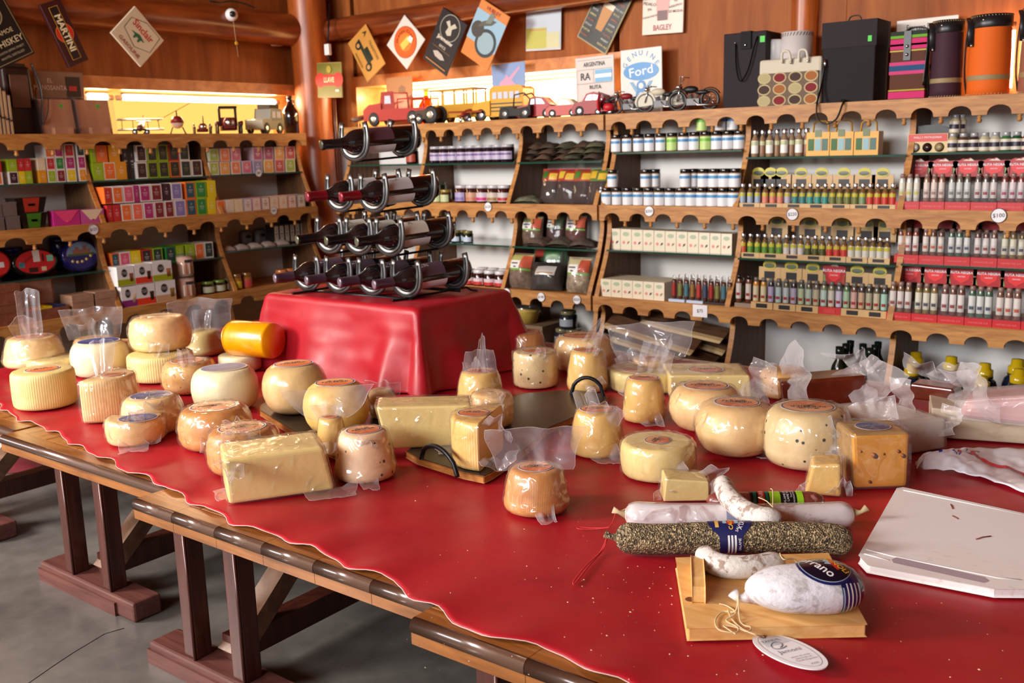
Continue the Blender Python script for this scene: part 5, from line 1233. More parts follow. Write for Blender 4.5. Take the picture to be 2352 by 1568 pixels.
# bay B upper glass
z0 = zB1
for k, (a, b, c, bd) in enumerate(((215, 240, 'L', None), (240, 268, 'O', 'C'), (268, 293, 'A', None))): boxL(a, b, 411-k, 40, xg1, z0, c, bd, .09, label='%s tea box, %s of three at the left of the second bay' % (CNAME[c], ORD[k]), group='tea boxes on the left wall shelves')
zz_ = z0+40*pxm(onX(250, 410, xg1))+.0008
for k, (a, b, c) in enumerate(((212, 222, 'L'), (222, 248, 'O'), (252, 276, 'A'))): boxL(a, b, 370-k, 38, xg1, zz_, c, None, .09, label='%s tea box, %s in the upper row over the lime box' % (CNAME[c], ORD[k]), group='tea boxes on the left wall shelves')
boxL(284, 300, 408, 78, xg1-.02, z0, 'K', None, .08, name='tall_box', label='tall black box, left of the pair on the second bay'); boxL(300, 314, 407, 76, xg1-.02, z0, 'K', None, .08, name='tall_box', label='tall black box, right of the pair on the second bay')
zz_ = z0+37*pxm(onX(390, 405, xg1))+.0008
for k, c in enumerate('WLLOWW'):
    cc = s3((60, 30, 34)) if k in (0, 5) else (s3((46, 44, 36)) if k < 4 else s3((40, 56, 50)))
    boxL(316+25.2*k, 340+25.2*k, 408-k*1.0, 37, xg1, z0, cc, c, .09, label='dark tea box with %s frame, %s in the lower row of the second bay' % (CNAME[c], ORD[k]), group='tea boxes on the left wall shelves', motif_c=s3((120, 110, 70)))
for k, c in enumerate('WLLRW'):
    cc = s3((60, 30, 34)) if k == 0 else (s3((46, 44, 36)) if k < 4 else s3((40, 56, 50)))
    boxL(315+24.5*k, 338+24.5*k, 371-k*1.0, 37, xg1, zz_, cc, c, .09, label='dark tea box with %s frame, %s in the upper row of the second bay' % (CNAME[c], ORD[k]), group='tea boxes on the left wall shelves', motif_c=s3((120, 110, 70)))
# bay B middle board, two rows
lo = [(249, 261, 'R', None), (262, 279, 'R', None), (281, 305, 'O', 'W'), (306, 331, 'S', 'W'), (332, 356, 'M', 'W'), (357, 380, 'D', 'W'), (381, 402, 'D', 'W'), (403, 429, 'V', 'W'), (430, 453, 'T', 'O'), (454, 477, 'G', 'L'), (478, 498, 'Y', None)]
hi = [(242, 259, 'R', 'O'), (261, 285, 'O', 'W'), (286, 310, 'P', 'W'), (311, 322, 'M', None), (323, 348, 'M', 'W'), (349, 374, 'D', 'W'), (376, 393, 'N', None), (395, 420, 'V', 'W'), (428, 450, 'T', 'O'), (451, 476, 'G', 'L'), (478, 498, 'Y', None)]
for k, (a, b, c, bd) in enumerate(lo): boxL(a, b, 511-k*1.9, 39, xm, zLm, c, bd, .1, label='%s tea box, %s in the lower row of the long double row' % (CNAME[c], ORD[k]), group='tea boxes on the left wall shelves')
zz_ = zLm+39.5*pxm(onX(370, 500, xm))+.002
for k, (a, b, c, bd) in enumerate(hi): boxL(a, b, 473-k*1.7, 38, xm, zz_, c, bd, .1, label='%s tea box, %s in the upper row of the long double row' % (CNAME[c], ORD[k]), group='tea boxes on the left wall shelves')
# bay B lower glass
for k, (a, b, c, bd) in enumerate([(258, 275, 'T', 'O'), (276, 301, 'P', 'W'), (302, 325, 'Y', None), (327, 350, 'K', 'R'), (352, 375, 'E', 'L'), (382, 405, 'E', 'G'), (406, 424, 'L', None), (428, 449, 'L', None), (450, 470, 'O', 'C'), (471, 491, 'E', 'W')]):
    boxL(a, b, 609-k*2.6, 36, xg2, zB2, c, bd, .1, label='%s tea box, %s in the single row on the lower glass shelf' % (CNAME[c], ORD[k]), group='tea boxes on the left wall shelves')
# bay B bottom: coffee capsule cartons
U_COF = MB().lathe([(.21, 0), (.21, .003), (.0001, .003)], 24, M=Matrix.Translation((.42, -.004, .66)) @ Matrix.Rotation(R(90), 4, 'X') @ Matrix.Diagonal((.8, 1, 1, 1)), smooth=False).mesh('round_logo', M_OC)
U_BAND = frontpanel('colour_band', 0, 1, .02, .34, -.003)
U_CUP = MB().lathe([(.09, 0), (.12, .42)], 14, M=Matrix.Translation((.82, -.006, .2)) @ Matrix.Diagonal((1, .02, 1, 1))).mesh('cup_print', M_OC)
cw = text('DOLCE\nCAF\u00c9', .1, M_OC)
def cofbox(label, a, b, yb, hpx, z, band, cupc, x=xb_):
    p, q = onX(a, yb, x), onX(b, yb-3, x); h = hpx*pxm(p); w = q.y-p.y
    e = place('coffee_carton', label, 'box', [('carton', U_BOX, None, s3((232, 230, 228))), ('colour_band', U_BAND, None, band), ('round_logo', U_COF, None, s3((40, 38, 38))), ('cup_print', U_CUP, None, cupc)], (x, p.y, z), R(90), 'coffee capsule cartons', None, (w-.002, .11, h))
    lg = [c for c in e.children if c.name.startswith('round_logo')][0]
    obj('lettering', cw, lg, s3((210, 205, 200)), M=Matrix.Translation((.42, -.009, .66)) @ Matrix.Rotation(R(90), 4, 'X'))
    return z+h+.001
for k, (a, b, bc, cc) in enumerate(((282, 318, (130, 40, 120), (200, 170, 140)), (317, 360, (220, 60, 34), (40, 20, 14)), (361, 407, (196, 160, 120), (130, 100, 40)))): zz_ = cofbox('white coffee capsule carton with %s band, lower row' % ('purple', 'orange-red', 'beige')[k], a, b, 710-k*7, 48, zLb, s3(bc), s3(cc))
for k, (a, b, bc, cc) in enumerate(((272, 312, (160, 170, 20), (120, 60, 40)), (313, 352, (220, 60, 34), (50, 24, 16)), (353, 398, (160, 170, 20), (150, 90, 50)))): cofbox('white coffee capsule carton with %s, upper row' % ('lime band at left', 'orange-red band', 'lime band at right')[k], a, b, 661-k*6, 45, zz_, s3(bc), s3(cc))
# wafer tubes
def wafer(label, a, b, yb, hpx, z):
    p, q = onX(a, yb, xb_), onX(b, yb, xb_); h = hpx*pxm(p); r = (q.y-p.y)*.5
    bd = MB().lathe([(.0001, 0), (r, 0), (r, h*.9)], 20).mesh('tub', M_OCG); ld = MB().lathe([(r*1.04, h*.88), (r*1.04, h), (.0001, h)], 20).mesh('tub_lid', M_CLEAR)
    def stripe(k): 
        a0 = -90+22*k; return wrapm(r+.0008, h*.1, h*.6, R(a0-5-4), R(a0+5-4), 4).mesh('wafer_print', M_OC)
    kit = [('tub', bd, None, s3((186, 150, 134))), ('tub_lid', ld, None, (1, 1, 1))]+[('wafer_print', stripe(k), 0, s3((150, 80, 40)) if k % 2 else s3((230, 210, 180))) for k in range(-2, 3)]+[('logo_print', wrapm(r+.001, h*.62, h*.76, R(-125), R(-55), 8).mesh('logo_print', M_OC), 0, s3((40, 34, 40)))]
    place('wafer_tub', label, 'tub', kit, (xb_-.04, (p.y+q.y)/2, z), R(90), 'wafer roll tubs'); return z+h
z = wafer('clear tub of wafer rolls, lower of two beside the coffee cartons', 424, 458, 687, 50, zLb); wafer('clear tub of wafer rolls, upper of two beside the coffee cartons', 422, 454, 637, 50, z)
# jars
JC = {}
def jarkit(r, h, lid=.2, lab=(.15, .75), arc=(200, 340), shoulder=.06, neck=.86, band=None, seg=18):
    k = (r, h, lid, lab, arc, shoulder, neck, band)
    if k in JC: return JC[k]
    hb = h*(1-lid)
    g = MB().lathe([(.0001, 0), (r*.94, 0), (r, .003), (r, hb*(1-shoulder)), (r*neck, hb), (r*neck, hb+.002)], seg).mesh('jar_glass', M_OCG)
    l = MB().lathe([(r*neck*1.03, hb), (r*neck*1.05, hb+.001), (r*neck*1.05, h-.002), (r*neck, h), (.0001, h)], seg).mesh('jar_lid', M_OCG)
    b = wrapm(r+.0004, hb*lab[0], hb*lab[1], R(arc[0]), R(arc[1]), 12).mesh('jar_label', M_OCP)
    kit = [('jar_glass', g, None, 'g'), ('jar_lid', l, None, 'l'), ('jar_label', b, None, 'b')]
    if band: kit.append(('label_band', wrapm(r+.0007, hb*band[0], hb*band[1], R(arc[0]+8), R(arc[1]-8), 10).mesh('label_band', M_OCP), 2, 'n'))
    JC[k] = kit; return kit
def jar(label, kit, loc, g, l, b, n=None, name='jam_jar', group=None, cat='jar', rz=0): place(name, label, cat, kit, loc, rz+R(random.uniform(-10, 10)), group, {'g': g, 'l': l, 'b': b, 'n': n or b})
J1 = jarkit(.034, .062, .2); J2 = jarkit(.027, .066, .22)
for k in range(3): p = onX(478+26*k, 670-4*k, xb_-.05); jar('dark jar with green-white label, %s of three by the wafer tubs' % ORD[k], J1, (xb_-.05, p.y, zLb), s3((40, 20, 18)), s3((110, 150, 60)), s3((190, 200, 170)), s3((90, 150, 60)), group='dark preserve jars', rz=R(90))
for k, (px, lc) in enumerate(((545, (200, 190, 40)), (568, (190, 60, 60)))): p = onX(px, 662-4*k, xb_-.03); jar('jar with cloth-covered lid and %s label on the bottom shelf' % ('yellow', 'red')[k], jarkit(.026, .082, .25), (xb_-.03, p.y, zLb), s3((150, 90, 30)), s3((120, 80, 30)), s3(lc), rz=R(90))
for k in range(4): p = onX(648+19*k, 655-5*k, xb_-.04); jar('dark honey jar with orange lid, %s in the corner row' % ORD[k], jarkit(.034, .07, .28), (xb_-.04, p.y, zLb), s3((40, 22, 14)), s3((190, 110, 50)), s3((196, 180, 60)), group='honey jars', rz=R(90))
boxL(462, 484, 640, 22, xb_-.09, zLb+.0, 'W', None, .05, name='small_carton', label='small white carton behind the green-labelled jars')
# bay C: fruit tea boxes
fc = [('L', 'C'), ('A', 'A'), ('O', 'C'), ('P', 'V'), ('V', 'V'), ('A', 'Y'), ('R', 'R'), ('L', 'C')]
zz_ = zC1+29*pxm(onX(580, 395, xg1))+.0006
for k, (c, c2) in enumerate(fc):
    a = 482+25*k
    boxL(a, a+22, 399-k*1.1, 29, xg1, zC1, lighten(PAL[c], .1), lighten(PAL[c2], .5), .08, label='%s fruit tea box, %s in the lower pastel row' % (CNAME[c], ORD[k]), group='pastel fruit tea boxes', motif_c=s3((236, 230, 226)))
for k, c in enumerate('LOPMMAR'):
    a = 482+25*k+(25 if k > 2 else 0)
    boxL(a, a+22, 371-k*1.2, 29, xg1, zz_, lighten(PAL[c], .1), lighten(PAL[c], .55), .08, label='%s fruit tea box, %s in the upper pastel row' % (CNAME[c], ORD[k]), group='pastel fruit tea boxes', motif_c=s3((236, 230, 226)))
for k, c in enumerate('OCYVPDAARE'):
    a = 500+20.4*k
    boxL(a, a+19, 494-k*1.7, 30, xm, zLm, s3((222, 208, 190)) if k else PAL['O'], lighten(PAL[c], .35), .07, label='small pale tea box with %s frame, %s in the low front row' % (CNAME[c], ORD[k]), group='small pale tea boxes', motif_c=PAL[c])
# bay C lower glass: flat cushions of soap salts, card packs
def pillow(w, d, h, seed, n=10):
    def f(u, v):
        s = (math.sin(math.pi*u)*math.sin(math.pi*v))**.45
        return Vector(((u-.5)*w, (v-.5)*d, h*s*(1+.15*noise.noise((u*4, v*4, seed)))))
    mb = MB().grid(f, n, n); mb.grid(lambda u, v: Vector(((u-.5)*w, (v-.5)*d, 0)), 1, 1); return mb
for k in range(5):
    p = onX(524+31*k, 580-3.6*k, -4.30)
    o = tag(obj('linen_sachet', pillow(.085, .07, .026, k).mesh('linen_sachet', mat('linen_pale', srgb(186, 172, 160), .8))), 'flat pale linen sachet, %s from the left on the glass shelf' % ORD[k], 'sachet', 'linen sachets'); o.location = (-4.31, p.y, zC2+.001); o.rotation_euler = (0, 0, R(90)+.2*math.sin(k*3))
M_CARD = mat('grey_card', srgb(104, 98, 96), .6)
for k, (px, w) in enumerate(((577, .07), (610, .075))):
    p = onX(px, 560, -4.40); e = empty('card_pack', 'grey rounded card pack with dark oval window, %s of two' % ORD[k], 'pack', (-4.42, p.y, zC2+.001), R(90), 'grey card packs')
    bev(obj('card_body', MB().box(-w/2, w/2, 0, .05, 0, .085).mesh('card_body', M_CARD), e), .02, 4); obj('oval_window', MB().lathe([(.018, 0), (.0001, .001)], 20, M=Matrix.Translation((0, -.0005, .05)) @ Matrix.Rotation(R(90), 4, 'X') @ Matrix.Diagonal((1, .55, 1, 1))).mesh('oval_window', mat('window_dark', srgb(40, 36, 34), .4)), e)
for k in range(6):
    a = 632+12*k; boxL(a, a+11, 566-k*1.5, 44, -4.33, zC2, s3((196, 186, 168)), 'K', .07, name='slim_box', label='slim black and cream box, %s in the row by the corner' % ORD[k], group='slim black and cream boxes', motif_c=s3((40, 60, 50)))
# round price cards on shelf edges
PRC = MB().lathe([(1, 0), (1, .05), (.0001, .05)], 28, smooth=False).mesh('price_disc', M_PAPER)
def price(label, px, py, txt, wall, d, rpx=13, square=False):
    p = onY(px, py, d) if wall == 'R' else onX(px, py, d); r = rpx*pxm(p)
    Mx = (Matrix.Translation(p) @ Matrix.Rotation(R(90), 4, 'X')) if wall == 'R' else (Matrix.Translation(p) @ Matrix.Rotation(R(90), 4, 'Z') @ Matrix.Rotation(R(90), 4, 'X'))
    e = empty('price_card', label, 'price card', M=Mx, group='price cards on shelf edges')
    if square: obj('card', MB().box(-r*1.3, r*1.3, -r, r, 0, .001).mesh('card', M_PAPER), e)
    else:
        obj('card', PRC, e, M=Matrix.Diagonal((r, r, .02, 1))); rm = MB().tube([(r*.96*math.cos(R(a)), r*.96*math.sin(R(a)), .001) for a in range(0, 360, 15)], r*.045, 5, closed=True).mesh('card_rim', M_INK); obj('card_rim', rm, e)
    obj('lettering', text(txt, r*.75, M_INK, bold=.008), e, M=Matrix.Translation((0, 0, .0016)) @ Matrix.Rotation(R(4), 4, 'Z'))
fR = [SR[0][1]-.003, SR[1][1]-.003, SR[2][1]-.003]
price('round price card under the cream envelope box', 215, 527, '$125', 'L', SL[1][1]+.003, 12)
price('round price card below the small pale tea boxes', 629, 484, '$95', 'L', SL[1][1]+.003, 9)
price('round price card on the glass shelf of pastel teas', 594, 397, '$85', 'L', -4.285, 9)
price('round price card below the jam jars with coloured labels', 1121, 475, '$120', 'R', fR[1], 11)
price('round price card reading $250 below the white-labelled jars', 1491, 485, '$250', 'R', fR[1], 12)
price('round price card reading $220 below the small spice bottles', 1820, 492, '$220', 'R', fR[1], 14)
price('round price card reading $100 below the red displays', 2294, 495, '$100', 'R', fR[1], 17)
price('round price card reading $130, first below the seed bags', 1164, 672, '$130', 'R', fR[2], 11)
price('round price card reading $140, second below the seed bags', 1243, 682, '$140', 'R', fR[2], 11)
price('round price card reading $220, third below the seed bags', 1325, 688, '$220', 'R', fR[2], 11)
price('square price card reading $75 below the ring-topped tubes', 1608, 714, '$75', 'R', fR[2], 14, True)
# ---------------------------------------------------------------- right wall goods
yg1, yg2, ym, yb2 = 3.835, 3.775, 3.755, 3.695
zm, zb_ = SR[1][0], SR[2][0]
def XR(px, py, y): return onY(px, py, y).x
JAM = jarkit(.0345, .086, .16, (.2, .74), (205, 335), .05, .9, (.5, .62))
for k in range(9): jar('dark jam jar with purple-white label, %s on the top glass shelf' % ORD[k], JAM, (XR(1003+20.5*k, 372, yg1+.02), yg1+.02, GR1[1][0]), s3((30, 12, 26)), s3((176, 176, 180)), s3((186, 176, 200)), s3((110, 80, 140)), group='dark jam jars')
JAM2 = jarkit(.036, .088, .16, (.15, .72), (205, 335), .05, .9, (.2, .4))
for k, (c1, c2) in enumerate((((170, 160, 200), (130, 110, 170)), ((196, 150, 120), (190, 120, 90)), ((206, 190, 200), (196, 40, 120)), ((200, 186, 170), (150, 120, 70)), ((200, 196, 196), (180, 40, 40)))):
    jar('jam jar with white lid and %s label, on the middle shelf' % ('lilac', 'peach', 'magenta-edged', 'beige', 'red-edged')[k], JAM2, (XR(1062+24.5*k, 466, ym+.02), ym+.02, zm), s3((60, 20, 16)), s3((200, 198, 200)), s3(c1), s3(c2))
J6 = jarkit(.030, .066, .22, (.1, .8), (200, 340))
for k in range(3): jar('small jar with gold lid and green-yellow label, %s beside the wine rack' % ORD[k], J6, (XR(985+20*k, 462, ym+.02), ym+.02, zm), s3((70, 40, 20)), s3((150, 124, 50)), s3((190, 200, 150)), s3((150, 170, 50)), group='small gold-lidded jars')
jar('dark green jar standing behind the gold-lidded jars', jarkit(.032, .1, .16), (XR(1012, 440, ym+.13), ym+.13, zm), s3((16, 24, 18)), s3((60, 64, 40)), s3((40, 50, 40)))
jar('dark jar with red label at the left end of the jam shelf', jarkit(.034, .08, .16), (XR(948, 380, yg1+.03), yg1+.03, GR1[0][0]), s3((24, 10, 10)), s3((170, 170, 170)), s3((170, 70, 50)))
for k in range(5): jar('small dark jar with blue-white label, %s on the lower glass shelf' % ORD[k], jarkit(.026, .058, .2, (.1, .6), (200, 340), .1, .85), (XR(1022+13.5*k, 556, yg2+.03+.03*(k % 2)), yg2+.03+.03*(k % 2), GR1[1][1]), s3((16, 26, 18)), s3((120, 110, 50)), s3((190, 206, 220)), s3((60, 110, 160)), group='small dark jars')
for r_ in range(2):
    for k in range(4): jar('red-labelled preserve jar with white lid, %s of the %s row' % (ORD[k], ('front', 'back')[r_]), jarkit(.033, .078, .2, (.1, .62), (200, 340), .05, .9, (.1, .35)), (XR(1078+24.5*k, 656, yb2+.03)+.03*r_, yb2+.03+.075*r_, zb_), s3((50, 14, 12)), s3((220, 216, 216)), s3((214, 196, 200)), s3((196, 50, 44)), group='red-labelled preserve jars')
# bay 2: bags of herbs and seeds
def bagpiece(name, label, cat, w, hgt, thick, loc, cols, lean=0, rz=0, standing=True, kind='seed', group=None):
    """a filled clear pouch: content, header print, paper label; stands leaning back or lies flat"""
    sd = random.uniform(0, 50)
    def f(u, v):
        s = max(0, math.sin(math.pi*u))**.5*max(0, math.sin(math.pi*min(1, v*1.05+.02)))**.4
        return Vector(((u-.5)*w*(1-.06*abs(noise.noise((v*3, sd, 0)))), -thick*s*(1+.3*noise.noise((u*3+sd, v*3, 1))), v*hgt))
    mb = MB().grid(f, 14, 14); mb.grid(lambda u, v: Vector(((u-.5)*w*.98, .002, v*hgt)), 2, 2)
    Mx = Matrix.Translation(loc) @ Matrix.Rotation(rz, 4, 'Z') @ Matrix.Rotation(lean if standing else R(-84), 4, 'X')
    e = empty(name, label, cat, M=Mx, group=group)
    o = obj('pouch', mb.mesh('pouch', M_OCV), e, cols[0])
    def patch(nm, u0, u1, v0, v1, col, off=.0012, mm=M_OCP):
        g = MB().grid(lambda a, b: f(u0+(u1-u0)*a, v0+(v1-v0)*b)+Vector((0, -off, 0)), 8, 8).mesh(nm, mm); return obj(nm, g, o, col)
    obj('film', MB().grid(lambda u, v: f(u, v)+Vector((0, -.0025, 0)), 14, 14).mesh('film', M_CLEAR), e)
    if kind == 'seed':
        patch('header_print', .04, .96, .62, .97, cols[1]); patch('colour_stripe', .04, .96, .50, .55, cols[2]); patch('corner_print', .62, .96, .58, .92, cols[3], .002); t = patch('paper_label', .12, .6, .55, .78, s3((232, 230, 228)), .0028); patch('barcode', .3, .42, .58, .62, s3((60, 60, 60)), .0034); patch('barcode', .18, .5, .68, .72, s3((60, 60, 60)), .0034)
    elif kind == 'header':
        patch('header_print', .0, 1, .62, 1, cols[1], .002); patch('header_mark', .1, .4, .7, .92, cols[2], .003); patch('header_mark', .5, .85, .66, .85, cols[3], .003)
    elif kind == 'label':
        patch('paper_label', .2, .8, .45, .8, s3((216, 214, 210)), .002); patch('label_stripe', .25, .75, .5, .54, cols[1], .003)
    return e
rg2 = random.Random(3)
herb = [(104, 66, 40), (120, 82, 54), (86, 62, 40), (98, 96, 60), (112, 110, 74), (90, 92, 62), (130, 112, 80)]
for k in range(15):
    r_ = k//5; c = k % 5; px = 1205+38*c+rg2.uniform(-8, 8)
    bagpiece('herb_bag', 'small clear bag of dried herbs, %s in the %s layer of the pile' % (ORD[c], ('bottom', 'middle', 'top')[r_]), 'herb bag', .10, .11, .028, (XR(px, 368, yg1+.02), yg1+.02+.012*r_, GR1[2][0]+.004+.026*r_), [s3(herb[(k*3+c) % 7 if c > 1 else k % 3])], rz=rg2.uniform(-.4, .4), standing=False, kind='none', group='dried herb bags')
for k, (c1, c2) in enumerate((((170, 40, 30), (60, 110, 40)), ((180, 46, 34), (210, 180, 60)), ((170, 60, 30), (70, 120, 50)), ((90, 120, 50), (210, 170, 50)))):
    bagpiece('dried_chilli_bag', 'dark chilli bag with bright printed header, %s of four under the herbs' % ORD[k], 'chilli bag', .115, .165, .03, (XR(1262+37*k, 463, ym+.05-.012*k), ym+.05-.012*k, zm+.001), [s3((50, 20, 16)), s3(c1), s3(c2), s3((214, 176, 60))], lean=R(-14), kind='header', group='dried chilli bags')
bagpiece('herb_bag', 'grey-green herb bag lying alone at the left under the herb pile', 'herb bag', .16, .08, .03, (XR(1206, 466, ym+.0), ym+.0, zm+.004), [s3((120, 124, 96))], standing=False, kind='none')
sg, so_ = s3((120, 180, 60)), s3((206, 90, 60))
bagpiece('seed_bag', 'standing seed bag with white label, left on the lower glass shelf', 'seed bag', .12, .14, .035, (XR(1222, 560, yg2+.05), yg2+.05, GR1[2][1]), [s3((120, 92, 70)), s3((170, 180, 120)), sg, so_], lean=R(-8))
bagpiece('seed_bag', 'dark red bean bag in the middle of the lower glass shelf', 'seed bag', .11, .15, .035, (XR(1275, 556, yg2+.1), yg2+.1, GR1[2][1]), [s3((80, 28, 26)), s3((80, 34, 30)), s3((60, 90, 40)), s3((60, 80, 40))], lean=R(-8))
bagpiece('seed_bag', 'standing seed bag with white label, right on the lower glass shelf', 'seed bag', .12, .15, .035, (XR(1322, 560, yg2+.07), yg2+.07, GR1[2][1]), [s3((100, 40, 34)), s3((186, 176, 160)), sg, so_], lean=R(-8))
for k in range(3): bagpiece('seed_bag', 'brown seed bag lying flat, %s along the lower glass shelf' % ORD[k], 'seed bag', .14, .09, .035, (XR(1225+55*k, 566, yg2+.0), yg2+.0, GR1[2][1]+.004), [s3(((104, 80, 62), (80, 70, 50), (90, 72, 62))[k])], standing=False, kind='none', group='flat seed bags', rz=.2*k-.2)
bagpiece('seed_bag', 'seed bag with green and orange print, left on the bottom shelf', 'seed bag', .14, .17, .045, (XR(1195, 664, yb2+.03), yb2+.03, zb_), [s3((134, 108, 88)), s3((190, 190, 110)), sg, so_], lean=R(-12))
bagpiece('seed_bag', 'black bean bag with slanted white label, centre of the bottom shelf', 'seed bag', .17, .14, .05, (XR(1254, 668, yb2+.02), yb2+.02, zb_), [s3((34, 24, 20)), s3((170, 120, 40)), sg, so_], lean=R(-25), kind='label', rz=.2)
bagpiece('seed_bag', 'pale seed bag with green stripe, right on the bottom shelf', 'seed bag', .13, .165, .045, (XR(1328, 674, yb2+.03), yb2+.03, zb_), [s3((190, 170, 140)), s3((210, 206, 160)), sg, so_], lean=R(-10))
bagpiece('seed_bag', 'dark green-topped bag standing behind the bean bag', 'seed bag', .2, .2, .04, (XR(1262, 655, yb2+.14), yb2+.14, zb_), [s3((40, 50, 36)), s3((46, 90, 50)), s3((150, 50, 40)), s3((60, 110, 50))], lean=R(-5), kind='header')
# bay 3: jars with white labels and black lids
SPR = jarkit(.0245, .078, .2, (.06, .94), (190, 350), .05, .9, (.62, .8)); OCH = s3((226, 160, 70))
def spread(label, px, py, y, z, green=False):
    jar(label, SPR, (XR(px, py, y), y, z), s3((150, 110, 70)), s3((16, 16, 18)), s3((228, 230, 232)) if not green else s3((190, 220, 130)), s3((80, 150, 200)) if not green else s3((120, 190, 60)), name='spread_jar', group='white-labelled spread jars')
for k in range(12): spread('black-lidded jar with %s label, %s on the top glass shelf by the herbs' % ('green' if k in (5, 8) else 'white', ORD[k]), 1416+25.6*k, 346, yg1+.005, GR2[0][0], k in (5, 8))
spread('single green-labelled jar stacked on the top glass row', 1612, 346, yg1+.005, GR2[0][0]+.0785, True)
for k, px in enumerate((1655, 1682)): spread('white-labelled jar stacked at the right of the top glass row, %s' % ('left one', 'right one')[k], px, 346, yg1+.03, GR2[0][0]+.0785)
for k in range(13): spread('black-lidded white-labelled jar, %s in the long middle-shelf row' % ORD[k], 1394+24.3*k, 471, ym+.0, zm)
for k, px in enumerate((1408, 1484, 1504, 1574, 1592, 1615, 1640, 1664, 1688)): spread('black-lidded white-labelled jar, %s in the stacked second tier' % ORD[k], px, 471, ym+.004+.03*(k in (2, 4)), zm+.0785)
CRM = s3((232, 222, 196))
U_OVAL = MB().lathe([(.30, 0), (.30, .003), (.0001, .003)], 20, M=Matrix.Translation((.5, -.003, .76)) @ Matrix.Rotation(R(90), 4, 'X') @ Matrix.Diagonal((1, .36, 1, 1)), smooth=False).mesh('oval_print', M_OCP)
U_DOT = MB().lathe([(.13, 0), (.13, .003), (.0001, .003)], 16, M=Matrix.Translation((.3, -.003, .34)) @ Matrix.Rotation(R(90), 4, 'X') @ Matrix.Diagonal((1, .62, 1, 1)), smooth=False).mesh('seal_print', M_OCP)
U_NUT = MB().add([(.58, -.006, .25), (.78, -.006, .31), (.86, -.006, .42), (.66, -.006, .39)], [(0, 1, 2, 3)]).mesh('nut_print', M_OCP)
K_CREAM = [('carton', U_BOX, None, CRM), ('oval_print', U_OVAL, None, s3((176, 190, 160))), ('seal_print', U_DOT, None, s3((226, 140, 130))), ('nut_print', U_NUT, None, 'n')]
def cream(label, a, b, yb, hpx, y, z, k, dep=.09):
    p, q = onY(a, yb, y), onY(b, yb, y); place('sweet_box', label, 'box', K_CREAM, (p.x, y, z), 0, 'cream confectionery boxes', {'n': s3(((60, 50, 44), (150, 120, 70), (90, 40, 30), (180, 150, 110))[k % 4])}, (q.x-p.x-.001, dep, hpx*pxm(p)))
for k in range(11): cream('cream box with oval print, %s in the row on the lower glass shelf' % ORD[k], 1400+25.6*k, 1425+25.6*k, 578+k*.5, 46, yg2+.01, GR2[0][1], k)
for k in range(6): cream('cream box with oval print, %s in the row on the bottom shelf' % ORD[k], 1380+24.4*k, 1404+24.4*k, 683+k*1.6, 40+k*.4, yb2-.005, zb_, k, .17)
# ring-topped tubes
TUB = MB().lathe([(.0001, 0), (.0098, 0), (.0105, .003), (.0105, .074), (.008, .082), (.0001, .084)], 12).mesh('glass_tube', M_OCG)
TLB = wrapm(.0109, .012, .066, R(200), R(340), 8).mesh('tube_label', M_OCP); TRG = MB().tube([(.008*math.cos(R(a)), 0, .091+.008*math.sin(R(a))) for a in range(0, 360, 30)], .0012, 5, closed=True).mesh('ring', M_STEEL)
for r_ in range(3):
    for k in range(10):
        c1 = ((150, 40, 34), (60, 70, 90), (170, 50, 44), (140, 100, 50), (70, 110, 120), (120, 120, 60))[(k*5+r_) % 6]
        place('spice_tube', 'ring-topped glass spice tube, %s of the %s row over the square card' % (ORD[k], ('front', 'middle', 'rear')[r_]), 'tube', [('glass_tube', TUB, None, s3((90, 50, 36))), ('tube_label', TLB, None, s3(c1)), ('ring', TRG, None, (1, 1, 1))], (XR(1548+14.2*k, 700, yb2+.01)+.012*r_, yb2+.012+.032*r_, zb_+.014), 0, 'ring-topped spice tubes')
for k, (a, b, c) in enumerate(((1536, 1573, (190, 206, 226)), (1577, 1615, (190, 206, 226)), (1618, 1672, (50, 34, 30)))):
    p, q = onY(a, 698, yb2), onY(b, 698, yb2); tag(bev(obj('tube_tray', MB().box(p.x, q.x, yb2-.004, yb2+.1, zb_, zb_+.012).mesh('tube_tray', M_OCP), None, s3(c)), .001, 1), '%s display tray holding ring-topped tubes' % ('left pale blue', 'middle pale blue', 'dark brown')[k], 'tray', 'tube trays')
# bay 4
TAN = s3((206, 170, 116))
BTL = MB().lathe([(.0001, 0), (.0125, 0), (.0135, .003), (.0135, .055), (.011, .064), (.0065, .072), (.0065, .078)], 14).mesh('bottle_glass', M_OCG); BCP = MB().lathe([(.0085, .076), (.0092, .078), (.0092, .092), (.008, .094), (.0001, .094)], 14).mesh('bottle_cap', M_OCM)
BLB = wrapm(.0139, .012, .056, R(195), R(345), 8).mesh('bottle_label', M_OCP); BLE = wrapm(.0142, .040, .054, R(215), R(325), 6).mesh('label_emblem', M_OCP)
def spice(label, x, y, z, lab, cont=(120, 90, 50), sc=1, emb=(190, 180, 50), group='small spice bottles'):
    place('spice_bottle', label, 'bottle', [('bottle_glass', BTL, None, s3(cont)), ('bottle_cap', BCP, None, (.7, .7, .72)), ('bottle_label', BLB, None, s3(lab)), ('label_emblem', BLE, 2, s3(emb))], (x, y, z), 0, group, None, (sc, sc, sc))
def tray3(label, x0, x1, y, z, h, c, plate, dep=.11, group='spice display trays'):
    w = x1-x0; kit = [('tray', MB().box(.0005, w-.0005, -.004, dep, 0, h).mesh('tray', M_OCP), None, c), ('name_plate', MB().box(w*.25, w*.75, -.006, -.004, h*.2, h*.8).mesh('name_plate', M_OCP), None, plate)]
    place('display_tray', label, 'tray', kit, (x0, y, z), 0, group)
